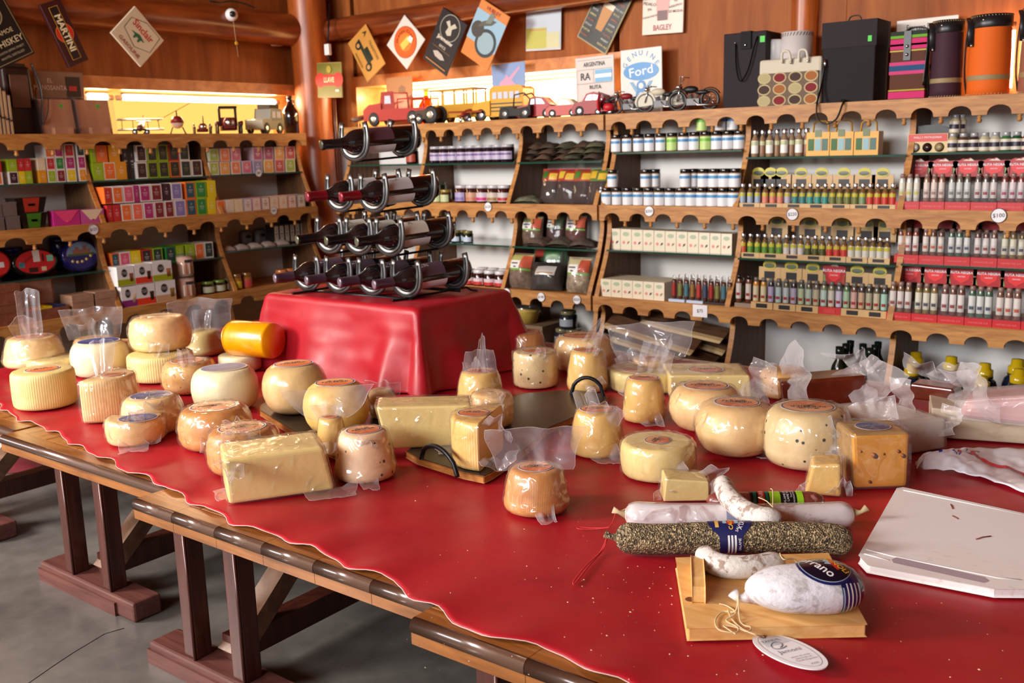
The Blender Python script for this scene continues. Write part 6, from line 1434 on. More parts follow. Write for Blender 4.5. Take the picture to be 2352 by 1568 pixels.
LAB4 = [(150, 170, 190)]*3+[(220, 130, 110)]*3+[(180, 176, 190), (60, 130, 130), (60, 130, 130)]+[(60, 150, 140)]*3+[(110, 120, 60)]*4+[(120, 150, 110)]+[(200, 60, 50)]*4
def header(label, px, yb, y, z, wpx, hpx, red=False, group='spice display headers'):
    p = onY(px, yb, y); m = pxm(p); w, h = wpx*m*1.12, hpx*m
    e = empty('display_header', label, 'display card', (p.x, y, z), 0, group)
    if red:
        pts = [(-w/2, 0), (w/2, 0), (w/2, h*.8), (w*.36, h*.86), (w*.2, h*.84), (w*.05, h), (-w*.05, h*.93), (-w*.18, h*.96), (-w*.3, h*.86), (-w/2, h*.82)]
        b = obj('card', MB().prism(pts, 0, .003, 'y').mesh('card', M_OCP), e, s3((176, 26, 32)))
        obj('heart_print', MB().add([(-w*.3, -.0012, h*.62), (w*.3, -.0012, h*.62), (w*.24, -.0012, h*.3), (0, -.0012, h*.08), (-w*.24, -.0012, h*.3)], [(0, 1, 2, 3, 4)]).mesh('heart_print', M_OCP), b, s3((226, 44, 44)))
        obj('snow_print', MB().add([(-w*.18, -.001, h*.84), (w*.2, -.001, h*.82), (w*.08, -.001, h*.97), (0, -.001, h*.88), (-w*.05, -.001, h*.92)], [(0, 1, 2, 3, 4)]).mesh('snow_print', M_OCP), b, s3((226, 210, 190)))
        for sx in (-1, 1): obj('spice_print', MB().add([(sx*w*.34, -.0014, h*.05), (sx*w*.48, -.0014, h*.05), (sx*w*.48, -.0014, h*.5), (sx*w*.40, -.0014, h*.4)], [(0, 1, 2, 3)]).mesh('spice_print', M_OCP), b, s3((130, 150, 90)) if sx < 0 else s3((170, 70, 50)))
        obj('lettering', text('RUTA NEGRA', h*.17, M_PAPER, bold=.02), b, M=Matrix.Translation((0, -.002, h*.62)) @ Matrix.Rotation(R(90), 4, 'X')); obj('lettering', text('SABORES', h*.09, M_PAPER), b, M=Matrix.Translation((0, -.002, h*.42)) @ Matrix.Rotation(R(90), 4, 'X'))
    else:
        b = obj('card', MB().box(-w/2, w/2, 0, .004, 0, h*.62).mesh('card', M_OCP), e, TAN)
        ov = obj('oval_emblem', MB().lathe([(w*.30, 0), (w*.30, .003), (.0001, .003)], 24, M=Matrix.Translation((0, 0, h*.72)) @ Matrix.Rotation(R(90), 4, 'X') @ Matrix.Diagonal((1, .72, 1, 1)), smooth=False).mesh('oval_emblem', M_OCP), e, s3((204, 190, 60)))
        obj('hill_print', MB().lathe([(w*.25, 0), (.0001, .0005)], 20, M=Matrix.Translation((0, -.0034, h*.68)) @ Matrix.Rotation(R(90), 4, 'X') @ Matrix.Diagonal((1, .42, 1, 1)), smooth=False).mesh('hill_print', M_OCP), ov, s3((96, 104, 80)))
        obj('name_plate', MB().box(-w*.24, w*.24, -.002, 0, h*.1, h*.42).mesh('name_plate', M_OCP), b, s3((30, 26, 24)))
for k in range(8):
    wht = k in (0, 2, 4, 6)
    spice('tall clear-capped bottle, %s at the left of the top glass shelf' % ORD[k], XR(1734+16.8*k, 358, yg1+.01+.02*(k % 2)), yg1+.01+.02*(k % 2), GR2[1][0], (238, 236, 230) if k % 2 == 0 else (150, 110, 80), (150, 120, 90), 1.16, (190, 196, 150), group='tall clear-capped bottles')
def carry(label, px, yb, y, z, wpx, hpx, c, red=False):
    p = onY(px, yb, y); m = pxm(p); w, h = wpx*m*1.1, hpx*m; n = 14
    e = empty('carry_pack', label, 'carry pack', (p.x, y, z))
    hb = h*.68
    obj('carton', MB().box(-w/2, w/2, 0, .06, 0, hb).mesh('carton', M_OCP), e, c[0])
    if red: pts = [(-w/2, hb)]+[(-w/2*math.cos(math.pi*i/n), hb+(h-hb)*math.sin(math.pi*i/n)**.6) for i in range(n+1)]; obj('handle_panel', MB().prism(pts[1:], .025, .035, 'y').mesh('handle_panel', M_OCP), e, c[1])
    else:
        pa = [Vector((-w*.34, .03, hb*.9)), Vector((-w*.30, .03, h*.93)), Vector((-w*.18, .03, h)), Vector((w*.18, .03, h)), Vector((w*.30, .03, h*.93)), Vector((w*.34, .03, hb*.9))]
        obj('handle_panel', MB().tube(pa, .006, 6, flat=(1, .5)).mesh('handle_panel', M_OCP), e, c[0])
    if red:
        f = obj('front_panel', MB().box(-w*.48, w*.48, -.0015, 0, hb*.58, hb*.98).mesh('front_panel', M_OCP), e, s3((206, 50, 36)))
        obj('lettering', text('WALLY PATAGONIA', w*.075, M_PAPER), f, M=Matrix.Translation((0, -.0022, hb*.8)) @ Matrix.Rotation(R(90), 4, 'X'))
        for k in range(3): obj('round_window', MB().lathe([(w*.12, 0), (.0001, .0008)], 20, M=Matrix.Translation((-w*.3+w*.3*k, -.001, hb*.27)) @ Matrix.Rotation(R(90), 4, 'X')).mesh('round_window', M_OCG), e, s3(((196, 190, 170), (60, 40, 34), (170, 150, 110))[k]))
    else:
        for k in range(3): obj('spice_window', MB().box(-w*.42+w*.29*k, -w*.42+w*.29*k+w*.25, -.0015, 0, hb*.22, hb*.72).mesh('spice_window', M_OCG), e, s3(((70, 110, 60), (150, 190, 196), (90, 120, 110))[k]))
        obj('emblem', MB().box(-w*.14, w*.14, -.002, 0, hb*.80, hb*1.1).mesh('emblem', M_OCP), e, s3((96, 108, 50)))
YC = (s3((226, 164, 40)), s3((226, 164, 40)))
for k, px in enumerate((1878, 1931, 1988)): carry('yellow carry pack with spice windows, %s of three on the top glass' % ORD[k], px, 357, yg1+.0, GR2[1][0], 50, 78, YC)
xs4 = [XR(1706+17.2*k, 463+.2*k, ym+.0) for k in range(21)]
for k, x in enumerate(xs4): spice('small spice bottle, %s in the middle-shelf row left of the red displays' % ORD[k], x, ym+.0, zm+.008, LAB4[k], sc=.93)
for j in range(7): tray3('tan tray of three spice bottles, %s on the middle shelf' % ORD[j], xs4[3*j]-.0155, xs4[3*j+2]+.0155, ym-.012, zm, .018, TAN, s3((26, 22, 20)))
for k in range(8): header('tan display header with oval emblem, %s behind the middle-shelf bottles' % ORD[k], (1742, 1795, 1840, 1840+47, 1888+50, 1940+45, 2027, 1770)[k], 420, ym+.11, zm+.07, 44, 52)
LABL = [(200, 90, 60)]+[(90, 140, 50)]*5+[(206, 200, 196)]*3+[(80, 84, 40)]*3+[(196, 60, 50)]*3+[(206, 204, 190)]*6
xs5 = [XR(1707+16.5*k, 588+.5*k, yg2+.01) for k in range(21)]
for k, x in enumerate(xs5): spice('small spice bottle, %s in the lower glass-shelf row' % ORD[k], x, yg2+.01, GR2[1][1]+.008, LABL[k], sc=.95)
for j in range(7): tray3('tan tray of three spice bottles, %s on the lower glass shelf' % ORD[j], xs5[3*j]-.0155, xs5[3*j+2]+.0155, yg2-.003, GR2[1][1], .02, TAN, s3((26, 22, 20)))
for k, px in enumerate((1784, 1860, 1934, 1990, 2032)): header('tan display header, %s half hidden under the middle valance' % ORD[k], px, 540, yg2+.12, GR2[1][1]+.07, 46, 56)
GTB = MB().lathe([(.0001, 0), (.012, 0), (.013, .003), (.013, .088), (.0105, .1), (.010, .102)], 14).mesh('grinder_glass', M_OCG); GCP = MB().lathe([(.0104, .1), (.0104, .112), (.009, .118), (.0001, .119)], 14).mesh('grinder_top', M_OCG)
GLB = wrapm(.0134, .016, .082, R(205), R(335), 8).mesh('grinder_label', M_OCP); GMK = wrapm(.0137, .030, .042, R(235), R(305), 6).mesh('label_mark', M_OCP)
def grinder(label, x, y, z, cont, lab, top=(110, 104, 100), mark=(150, 40, 36), sc=1, group='spice grinder tubes'):
    place('spice_grinder', label, 'grinder', [('grinder_glass', GTB, None, s3(cont)), ('grinder_top', GCP, None, s3(top)), ('grinder_label', GLB, None, s3(lab)), ('label_mark', GMK, 2, s3(mark))], (x, y, z), 0, group, None, (sc, sc, sc))
for k in range(2): grinder('brown capped tube, %s of two at the left end of the bottom row' % ORD[k], XR(1697+22*k, 702, yb2+.01), yb2+.01, zb_+.02, (110, 60, 40), (206, 196, 186), (30, 26, 26), sc=.95)
p, q = onY(1686, 708, yb2-.01), onY(1728, 710, yb2-.01); tag(obj('tube_tray', MB().box(p.x, q.x, yb2-.006, yb2+.07, zb_, zb_+.018).mesh('tube_tray', M_OCP), None, s3((150, 130, 110))), 'plain grey-brown tray under the two brown capped tubes', 'tray')
MIX = [((200, 130, 30), (206, 196, 160)), ((200, 140, 30), (210, 200, 160)), ((40, 34, 40), (170, 160, 190)), ((90, 80, 60), (170, 190, 190)), ((100, 90, 60), (180, 190, 190)), ((40, 30, 30), (170, 160, 180)), ((70, 90, 70), (176, 190, 150)), ((90, 84, 60), (170, 190, 170)), ((100, 90, 70), (180, 170, 140)), ((120, 130, 90), (176, 200, 190)), ((130, 120, 90), (200, 196, 180)), ((90, 90, 90), (196, 186, 206)), ((90, 120, 80), (160, 190, 160)), ((110, 70, 60), (200, 160, 150)), ((70, 50, 40), (190, 160, 130)), ((70, 60, 40), (170, 166, 140)), ((90, 80, 60), (190, 180, 150)), ((60, 60, 50), (160, 200, 180))]
xs6 = [XR(1736+17.3*k, 706+.75*k, yb2+.01) for k in range(18)]
for k, x in enumerate(xs6): grinder('glass spice grinder, %s in the bottom row left of the red trays' % ORD[k], x, yb2+.01, zb_+.016, MIX[k][0], MIX[k][1], sc=.93)
for j in range(6): tray3('%s tray of three grinders, %s on the bottom shelf' % ('red' if j == 3 else 'tan', ORD[j]), xs6[3*j]-.0145, xs6[3*j+2]+.0145, yb2-.004, zb_, .028, s3((196, 40, 42)) if j == 3 else TAN, s3((206, 60, 60)) if j == 3 else s3((26, 22, 20)))
for k, px in enumerate((1767, 1817, 1866, 1915, 1968, 2020)): header('%s, %s behind the bottom-row grinders' % ('red heart display header' if k == 3 else 'tan display header', ORD[k]), px, 655, yb2+.12, zb_+.10, 46, 50, red=(k == 3))
# bay 5: red displays
SM = jarkit(.0185, .066, .2, (.08, .8), (200, 340), .18, .68, (.3, .6))
carry('red and black carry pack with three round windows', 2129, 350, yg1+.0, GR2[2][0], 80, 62, (s3((214, 190, 130)), s3((30, 24, 24))), True)
for k in range(8): jar('small silver-capped spice jar, %s beside the red carry pack' % ORD[k], SM, (XR(2187+24.5*k, 349, yg1+.012), yg1+.012, GR2[2][0]), s3(((190, 170, 120), (90, 60, 40), (60, 40, 40), (190, 180, 140), (190, 180, 150), (60, 110, 60), (30, 80, 40), (150, 60, 40))[k]), s3((160, 160, 164)), s3((216, 208, 190)), s3((50, 44, 60)), name='spice_jar', group='silver-capped spice jars')
for k, px in enumerate((2190, 2204)): jar('silver-capped spice jar stacked on the row, %s one' % ('front', 'rear')[k], SM, (XR(px, 349, yg1+.012+.03*k), yg1+.012+.03*k, GR2[2][0]+.0665), s3((196, 184, 140)), s3((160, 160, 164)), s3((216, 208, 190)), s3((50, 44, 60)), name='spice_jar')
CON = [((200, 200, 190), (222, 220, 200), (210, 200, 60)), ((150, 110, 90), (220, 206, 196), (170, 120, 90)), ((110, 110, 100), (206, 210, 206), (120, 120, 110)), ((90, 84, 80), (214, 208, 204), (150, 40, 36)), ((130, 60, 60), (216, 206, 206), (170, 50, 80)), ((120, 90, 70), (214, 206, 200), (150, 60, 40))]
CON2 = [((140, 70, 50), (224, 216, 210), (190, 60, 40)), ((120, 80, 60), (220, 212, 204), (200, 90, 40)), ((70, 100, 80), (214, 216, 210), (60, 80, 110)), ((110, 70, 60), (220, 212, 208), (150, 50, 40)), ((130, 110, 60), (214, 210, 190), (60, 60, 80)), ((120, 90, 60), (214, 206, 200), (150, 60, 40))]
def redrow(where, y, z, px0, px1, py, sc, con, head, hz, hpx):
    x0, x1 = XR(px0, py, y), XR(px1, py+4, y); w = (x1-x0)/5
    for j in range(6):
        a = x0+w*j
        if a+w > .18: break
        kit = [('tray', MB().box(.001, w-.001, -.004, .1, 0, .03).mesh('tray', M_OCP), None, s3((196, 28, 34))), ('tray_lettering', text('SABORES DEL SUR', .008, M_OCP), None, s3((226, 120, 120)))]
        e = place('red_tray', 'red display tray, %s from left on the %s' % (ORD[j], where), 'tray', kit, (a, y-.012, z), 0, 'red spice display trays')
        e.children[1].matrix_local = Matrix.Translation((w/2, -.0046, .014)) @ Matrix.Rotation(R(90), 4, 'X')
        obj('clear_front', MB().box(.002, w-.002, -.003, -.002, .03, .075).mesh('clear_front', M_CLEAR), e)
        for i in range(3): grinder('glass spice grinder, %s in the %s red tray of the %s' % (ORD[i], ORD[j], where), a+w*(.2+.3*i), y+.006, z+.0305, *con[j][:2], (150, 120, 110), con[j][2], sc, group='grinders in red trays')
        if head: header('red heart display header, %s over the %s' % (ORD[j], where), 2200, 600, y+.12, z+hz, 58, hpx, True, 'red display headers'); h_ = [o for o in COL.objects if o.name.startswith('display_header')][-1]
        if head: h_.location = (a+w/2, y+.11, z+hz)
redrow('middle shelf', ym+.0, zm, 2058, 2354, 479, .84, CON, True, .115, 42)
redrow('lower glass shelf', yg2+.008, GR2[2][1], 2055, 2356, 604, .84, CON2, True, .12, 44)
redrow('bottom shelf', yb2+.0, zb_, 2036, 2346, 744, .94, CON2[::-1], True, .128, 46)
# ---------------------------------------------------------------- under the lowest boards
zf_ = .06
wk = [(1395, 735, 1600, 800, .09), (1410, 766, 1640, 838, .1), (1480, 728, 1668, 772, .1), (1520, 752, 1672, 800, .09), (1400, 800, 1560, 838, .11), (1560, 795, 1672, 838, .1)]
M_BARKB = wood('raw_slab', srgb(70, 44, 28), srgb(120, 82, 54), (1, 6, 6), 6, .7); M_SAPW = wood('pale_sapwood', srgb(176, 146, 98), srgb(206, 178, 130), (1, 8, 8), 6, .7)
for k, (x0, y0, x1, y1, w) in enumerate(wk):
    yy = 3.72+.045*k; a, b = onY(x0, y0, yy), onY(x1, y1, yy); d = (b-a).normalized(); nz = Vector((-d.z, 0, d.x))
    a.z = max(a.z, .1); b.z = max(b.z, .085)
    e = empty('wood_slab', 'rough wooden serving slab stacked under the shelf, %s from the front' % ORD[k], 'wooden slab', (a+b)/2, 0, 'rough wooden slabs')
    o_ = (a+b)/2; L2 = (b-a)/2; up = Vector((0, .3, 1)).normalized()*.012
    for nm, mm, s0, s1 in (('plank', M_BARKB, -1.0, .55), ('pale_edge', M_SAPW, .55, 1.0)):
        vs = []
        for s in (s0, s1):
            base = Vector((0, -w*.5*s, .02*s*-1))
            vs += [base-L2-up*.5, base+L2*(.96)-up*.5, base+L2+up*.5, base-L2*.97+up*.5]
        obj(nm, MB().add(vs, [(0, 1, 2, 3), (7, 6, 5, 4), (0, 4, 5, 1), (1, 5, 6, 2), (2, 6, 7, 3), (3, 7, 4, 0)]).mesh(nm, mm), e)
OIL = MB().lathe([(.0001, 0), (.03, 0), (.031, .005), (.031, .13), (.026, .155), (.013, .18), (.012, .205)], 18).mesh('bottle_glass', M_OCG); OCP_ = MB().lathe([(.0135, .20), (.0145, .203), (.0145, .228), (.0001, .23)], 16).mesh('bottle_cap', M_OCG); OLB = wrapm(.0315, .03, .11, R(200), R(340), 10).mesh('bottle_label', M_OCP)
for k, (px, dy) in enumerate(((1926, 0), (1941, .07), (1951, .14), (1980, .1), (1996, .03), (2008, .1), (2014, .17))): place('oil_bottle', 'dark green oil bottle with black cap, %s in the low compartment' % ORD[k], 'bottle', [('bottle_glass', OIL, None, s3((14, 34, 20))), ('bottle_cap', OCP_, None, s3((20, 30, 24))), ('bottle_label', OLB, None, s3((60, 70, 40)))], (XR(px, 850, 3.74+dy), 3.74+dy, zf_), 0, 'olive oil bottles', None, (1, 1, 1.02))
WID = MB().lathe([(.0001, 0), (.04, 0), (.042, .006), (.042, .12), (.036, .14), (.02, .155), (.02, .16)], 22).mesh('bottle_glass', M_OCG); WCP = MB().lathe([(.026, .155), (.027, .158), (.027, .178), (.019, .182), (.018, .20), (.0001, .202)], 20).mesh('bottle_cap', M_OCG); WLB = wrapm(.0425, .03, .11, R(200), R(340), 12).mesh('bottle_label', M_OCP); WSK = wrapm(.0275, .15, .157, 0, 2*math.pi, 20).mesh('cap_skirt', M_OCP)
for k, (px, dy, s) in enumerate(((2094, .0, 1), (2102, .12, 1.1), (2184, .1, 1.1), (2262, .06, 1.08), (2342, .0, 1.1), (2336, .12, 1.15), (2258, -.04, .95))): place('sauce_bottle', 'dark bottle with yellow cap, %s in the compartment under the red trays' % ORD[k], 'bottle', [('bottle_glass', WID, None, s3((22, 26, 50))), ('bottle_cap', WCP, None, s3((190, 160, 20))), ('bottle_label', WLB, None, s3((60, 60, 40))), ('cap_skirt', WSK, 1, s3((60, 54, 20)))], (XR(px, 850, 3.72+dy), 3.72+dy, zf_), 0, 'yellow-capped bottles', None, (s, s, s))
p = onY(1193, 745, 3.75)
e = empty('cookie_basket', 'yellow wrapped basket in the compartment beside the red cloth', 'basket', (p.x, 3.78, .25))
obj('basket', MB().lathe([(.0001, 0), (.07, 0), (.085, .06), (.087, .065)], 20, M=Matrix.Diagonal((1.1, .8, 1, 1))).mesh('basket', mat('straw_yellow', srgb(190, 160, 70), .7)), e)
obj('cellophane', MB().lathe([(.087, .055), (.07, .085), (.03, .1), (.02, .12), (.04, .135)], 20, M=Matrix.Diagonal((1.1, .8, 1, 1)), rmod=lambda a, z: 1+.08*math.sin(a*7)).mesh('cellophane', M_WRAP), e)
tag(bev(obj('stacked_carton', MB().box(p.x-.14, p.x+.16, 3.72, 3.95, .062, .249).mesh('stacked_carton', mat('kraft_card', srgb(120, 96, 70), .7))), .003), 'brown carton holding up the yellow basket in the low compartment', 'box')
for k, (px, z) in enumerate(((1295, .062), (1320, .062), (1294, .15), (1318, .15), (1306, .238))): jar('dark jar with pale band and gold lid, %s in the low compartment stack' % ORD[k], jarkit(.042, .086, .2, (.2, .7)), (XR(px, 770, 3.80), 3.80, z), s3((30, 36, 44)), s3((120, 112, 80)), s3((150, 160, 170)), group='stacked dark jars')
# ================================================================ signs on the walls
zT, zTL = SR[0][0], SL[0][0]
def sign(label, wall, quad, d, col, thick=.006, name='tin_sign', cat='sign', lean=0, rough=None, edge=None, ext=False):
    P = [onY(x, y, d) if wall == 'R' else onX(x, y, d) for x, y in quad]
    c = sum(P, Vector())/4; u = (P[1]-P[0]+P[2]-P[3])/2; v = (P[0]-P[3]+P[1]-P[2])/2
    w, h = u.length, v.length; ux = u.normalized(); nz = Vector((0, -1, 0)) if wall == 'R' else Vector((1, 0, 0))
    sk = v.dot(ux); vy = nz.cross(ux).normalized()
    M = Matrix(((ux.x, vy.x, nz.x, c.x), (ux.y, vy.y, nz.y, c.y), (ux.z, vy.z, nz.z, c.z), (0, 0, 0, 1)))
    if lean: M = M @ Matrix.Rotation(lean, 4, 'X')
    e = empty(name, label, cat, M=M)
    o = bev(obj('plate', MB().box(-w/2, w/2, min(-h/2, (zT if wall == 'R' else zTL)-c.z+.001) if ext else -h/2, h/2, -thick, 0).mesh('plate', rough or M_OCP), e, col), .002, 1)
    return Sg(e, o, w, h)
class Sg:
    def __init__(s, e, o, w, h): s.e, s.o, s.w, s.h, s.k = e, o, w, h, 0
    def poly(s, nm, pts, col, m=None):
        s.k += 1; z = .0006+.0004*s.k
        obj(nm, MB().add([(x*s.w, y*s.h, z) for x, y in pts], [list(range(len(pts)))]).mesh(nm, m or M_OCP), s.o, col); return s
    def rect(s, nm, x0, x1, y0, y1, col, m=None): return s.poly(nm, [(x0, y0), (x1, y0), (x1, y1), (x0, y1)], col, m)
    def disc(s, nm, x, y, r, col, ry=None, m=None):
        ry = ry or r; return s.poly(nm, [(x+r*math.cos(R(a))*min(s.w, s.h)/s.w, y+ry*math.sin(R(a))*min(s.w, s.h)/s.h) for a in range(0, 360, 12)], col, m)
    def txt(s, t, x, y, size, col, rot=0, cond=1, bold=.01):
        s.k += 1; obj('lettering', text(t, size*s.h, M_OCP, cond=cond, bold=bold), s.o, col, M=Matrix.Translation((x*s.w, y*s.h, .0008+.0004*s.k)) @ Matrix.Rotation(R(rot), 4, 'Z')); return s
    def arc(s, t, x, y, r, size, col, a0, a1, bold=.01):
        s.k += 1; n = len(t); m = min(s.w, s.h)
        for i, ch in enumerate(t):
            if ch == ' ': continue
            a = R(a0+(a1-a0)*i/max(1, n-1)); obj('lettering', text(ch, size*m, M_OCP, bold=bold), s.o, col, M=Matrix.Translation((x*s.w+r*m*math.cos(a), y*s.h+r*m*math.sin(a), .0008+.0004*s.k)) @ Matrix.Rotation(a-math.pi/2, 4, 'Z'))
        return s
def frame(S, col, t=.03, i=.03):
    for x0, x1, y0, y1 in ((-.5+i, .5-i, .5-i-t, .5-i), (-.5+i, .5-i, -.5+i, -.5+i+t), (-.5+i, -.5+i+t*S.h/S.w, -.5+i, .5-i), (.5-i-t*S.h/S.w, .5-i, -.5+i, .5-i)): S.rect('printed_frame', x0, x1, y0, y1, col)
CRW, BLKS = s3((226, 216, 196)), s3((20, 18, 20))
LXW = -4.335; RYW = 3.895; RY2 = 4.045
S = sign('black whiskey sign cut off at the upper left corner', 'L', [(-112, 38), (0, -12), (86, 121), (-26, 171)], LXW, BLKS)
frame(S, s3((150, 130, 90)), .012, .03); S.disc('seal_print', .1, .28, .2, s3((150, 140, 110))).disc('seal_print', .1, .28, .17, BLKS); S.txt('ARAMOE', .12, -.02, .10, s3((200, 180, 140))).txt('WHISKEY', .12, -.18, .14, s3((214, 200, 160))).txt('SMOOTH SIPPIN FINEST', .1, -.30, .05, s3((170, 160, 130))).txt('MANTEL DESTILLED', .1, -.38, .05, s3((170, 160, 130)))
S = sign('narrow dark red sign with a red disc behind its lettering', 'L', [(95, 6), (149, -3), (194, 136), (156, 161)], LXW, s3((56, 12, 18)), .02)
S.disc('red_disc', 0, 0, .40, s3((244, 180, 60))).disc('red_disc', 0, 0, .385, s3((206, 36, 30))); S.rect('printed_bar', -.21, .21, -.42, .42, s3((244, 190, 70))).rect('printed_bar', -.19, .19, -.415, .415, s3((20, 14, 24)))
S.txt('MARTINI', 0, 0, .15, s3((240, 226, 180)), -90, 1.0, .03)
S = sign('cream diamond-hung gasoline sign with a small green dinosaur', 'L', [(310, 15), (377, 91), (324, 156), (255, 73)], LXW+.02, s3((212, 196, 168)), .012)
S.poly('printed_outline', [(-.40, .22), (-.06, .44), (.40, .44), (.44, -.05), (.08, -.28), (-.38, -.12)], s3((70, 90, 60))).poly('printed_field', [(-.385, .21), (-.05, .425), (.385, .425), (.425, -.045), (.08, -.26), (-.365, -.11)], s3((214, 200, 172)))
S.txt('Sinclair', .0, .20, .25, s3((190, 34, 40)), 0, .9, .02).txt('GASOLINE', 0, -.38, .13, s3((150, 50, 60)), 0, 1.15)
S.poly('dinosaur_print', [(-.22, -.02), (-.1, .02), (.0, .06), (.12, .03), (.2, .0), (.1, -.02), (.08, -.12), (.04, -.12), (.03, -.04), (-.03, -.04), (-.05, -.12), (-.09, -.12), (-.1, -.03)], s3((20, 96, 66)))
S = sign('brown picture sign with pale title lettering leaning behind the gift boxes', 'L', [(77, 162), (193, 167), (200, 300), (92, 300)], -4.47, s3((140, 104, 82)), ext=True)
S.rect('dark_print', .12, .42, -.5, .42, s3((54, 36, 32))).rect('red_print', .18, .34, .18, .26, s3((190, 50, 40))).txt('EL', -.2, .34, .1, s3((220, 190, 170))).txt('MANOSANTA', -.2, .22, .11, s3((224, 194, 176)), 0, .85)
S = sign('olive upright sign with red badge hanging in the corner', 'R', [(727, 143), (783, 143), (787, 223), (731, 226)], 3.80, s3((116, 112, 44)), name='tin_sign')
frame(S, s3((190, 150, 110)), .012, .01); S.rect('red_badge', -.36, .36, -.16, .16, s3((196, 36, 40))).disc('red_badge', -.36, 0, .21, s3((196, 36, 40))).disc('red_badge', .36, 0, .21, s3((196, 36, 40))).txt('LLAVE', 0, 0, .2, s3((236, 220, 170)), 0, .8, .02).disc('crest_print', 0, .3, .1, s3((170, 150, 60))).rect('price_sticker', .26, .4, -.33, -.27, s3((230, 230, 220)))
S = sign('tilted yellow sign with an old automobile', 'R', [(837, 52), (884, 142), (844, 193), (801, 102)], RYW, s3((206, 146, 66)))
S.txt('A', -.36, .3, .24, BLKS, 0, 1, .02).txt('TRANSTORE', .08, .32, .14, s3((120, 84, 40)), 0, .9).rect('car_print', -.36, .30, -.12, .0, s3((40, 52, 36))).rect('car_print', -.1, .22, 0, .16, s3((30, 40, 30)))
for x in (-.26, .28): S.disc('wheel_print', x, -.15, .13, s3((30, 26, 24))).disc('wheel_print', x, -.15, .07, s3((196, 150, 90)))
S.txt('RACHACHA', 0, -.38, .1, s3((120, 84, 40)))
S = sign('white diamond-hung sign with round orange soda emblem', 'R', [(928, 34), (976, 89), (934, 161), (888, 103)], RYW, s3((222, 214, 204)))
S.disc('orange_disc', 0, 0, .42, s3((160, 60, 20))).disc('orange_disc', 0, 0, .40, s3((230, 96, 30))).disc('orange_disc', 0, 0, .24, s3((236, 130, 50)))
S.arc('Orange-Crush', 0, 0, .30, .12, s3((70, 36, 16)), 215, 55).poly('drink_print', [(-.1, -.16), (.08, -.2), (.14, .14), (-.04, .18)], s3((240, 200, 90))).poly('drink_print', [(.0, .1), (.2, .12), (.16, .26), (.02, .24)], s3((240, 236, 220)))
S = sign('tilted black sign with a stag emblem in a circle', 'R', [(1017, 17), (1076, 57), (1023, 176), (971, 133)], RYW, s3((26, 20, 26)))
S.disc('seal_print', .0, .26, .36, s3((170, 170, 150))).disc('seal_print', .0, .26, .34, s3((30, 26, 26))).poly('stag_print', [(-.2, .32), (-.06, .26), (-.1, .16), (0, .12), (.12, .16), (.08, .26), (.22, .34), (.1, .38), (0, .3), (-.1, .38)], s3((196, 190, 170)))
S.txt('J\u00e4germeister', 0, .03, .10, s3((224, 214, 196)), 0, .78, .03).txt('SPICE', 0, -.10, .07, s3((210, 200, 180))).rect('line_print', -.35, .35, -.155, -.15, s3((180, 120, 60))).poly('leaf_print', [(-.25, -.25), (-.1, -.2), (.1, -.22), (.25, -.28), (.1, -.32), (-.12, -.31)], s3((190, 180, 170))).rect('line_print', -.4, .4, -.44, -.42, s3((190, 130, 70)))
S = sign('tilted sign with pale blue sky and a motorcycle on orange', 'R', [(1110, 0), (1175, 40), (1117, 162), (1054, 115)], RYW-.01, s3((212, 130, 60)))
S.rect('sky_print', -.5, .5, -.2, .34, s3((150, 186, 206))).disc('wheel_print', .12, -.12, .34, s3((50, 60, 66))).disc('wheel_print', .12, -.12, .26, s3((150, 176, 186))).disc('wheel_print', -.26, .02, .2, s3((70, 66, 60))).poly('machine_print', [(-.3, .05), (.1, .2), (.2, .3), (.0, .28), (-.2, .18)], s3((90, 90, 80))).poly('rider_print', [(-.1, .18), (.06, .22), (.1, .36), (-.04, .4)], s3((120, 130, 120))).txt('HURLEY', 0, .42, .09, s3((180, 60, 50)))
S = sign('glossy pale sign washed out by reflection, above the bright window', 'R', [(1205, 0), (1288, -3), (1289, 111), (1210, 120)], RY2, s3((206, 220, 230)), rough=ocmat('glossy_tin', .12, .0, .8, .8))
S.rect('field_print', -.48, .1, -.46, -.05, s3((190, 190, 90))).rect('field_print', .1, .46, -.46, -.15, s3((206, 206, 160))).rect('line_print', -.38, .1, -.1, -.085, s3((214, 120, 120)))
S = sign('black framed poster of beer kinds with a glass', 'R', [(1395, -58), (1463, -15), (1388, 125), (1320, 82)], RY2, s3((150, 140, 96)))
S.rect('black_field', -.46, .46, -.475, .475, s3((30, 30, 28))).poly('glass_print', [(-.1, -.24), (.1, -.24), (.17, .16), (-.17, .16)], s3((190, 130, 60))).poly('glass_print', [(-.165, .1), (.165, .1), (.17, .18), (-.17, .18)], s3((226, 216, 190))).txt('BEER', .1, .36, .14, s3((190, 180, 90)), 0, .9, .02)
for k in range(9):
    for sx in (-1, 1): S.txt(('LAGER', 'PILSNER', 'STOUT', 'PALE ALE', 'PORTER', 'BOCK', 'WHEAT', 'AMBER', 'INDIA ALE')[(k*2+sx) % 9], sx*.31, .24-.08*k, .042, s3(((200, 190, 120), (170, 90, 50), (206, 206, 196))[(k+sx) % 3]))
S = sign('white rusty sign with dark red lettering under a glass', 'R', [(1473, -22), (1569, -30), (1571, 73), (1478, 82)], RY2, s3((222, 208, 190)), .012)
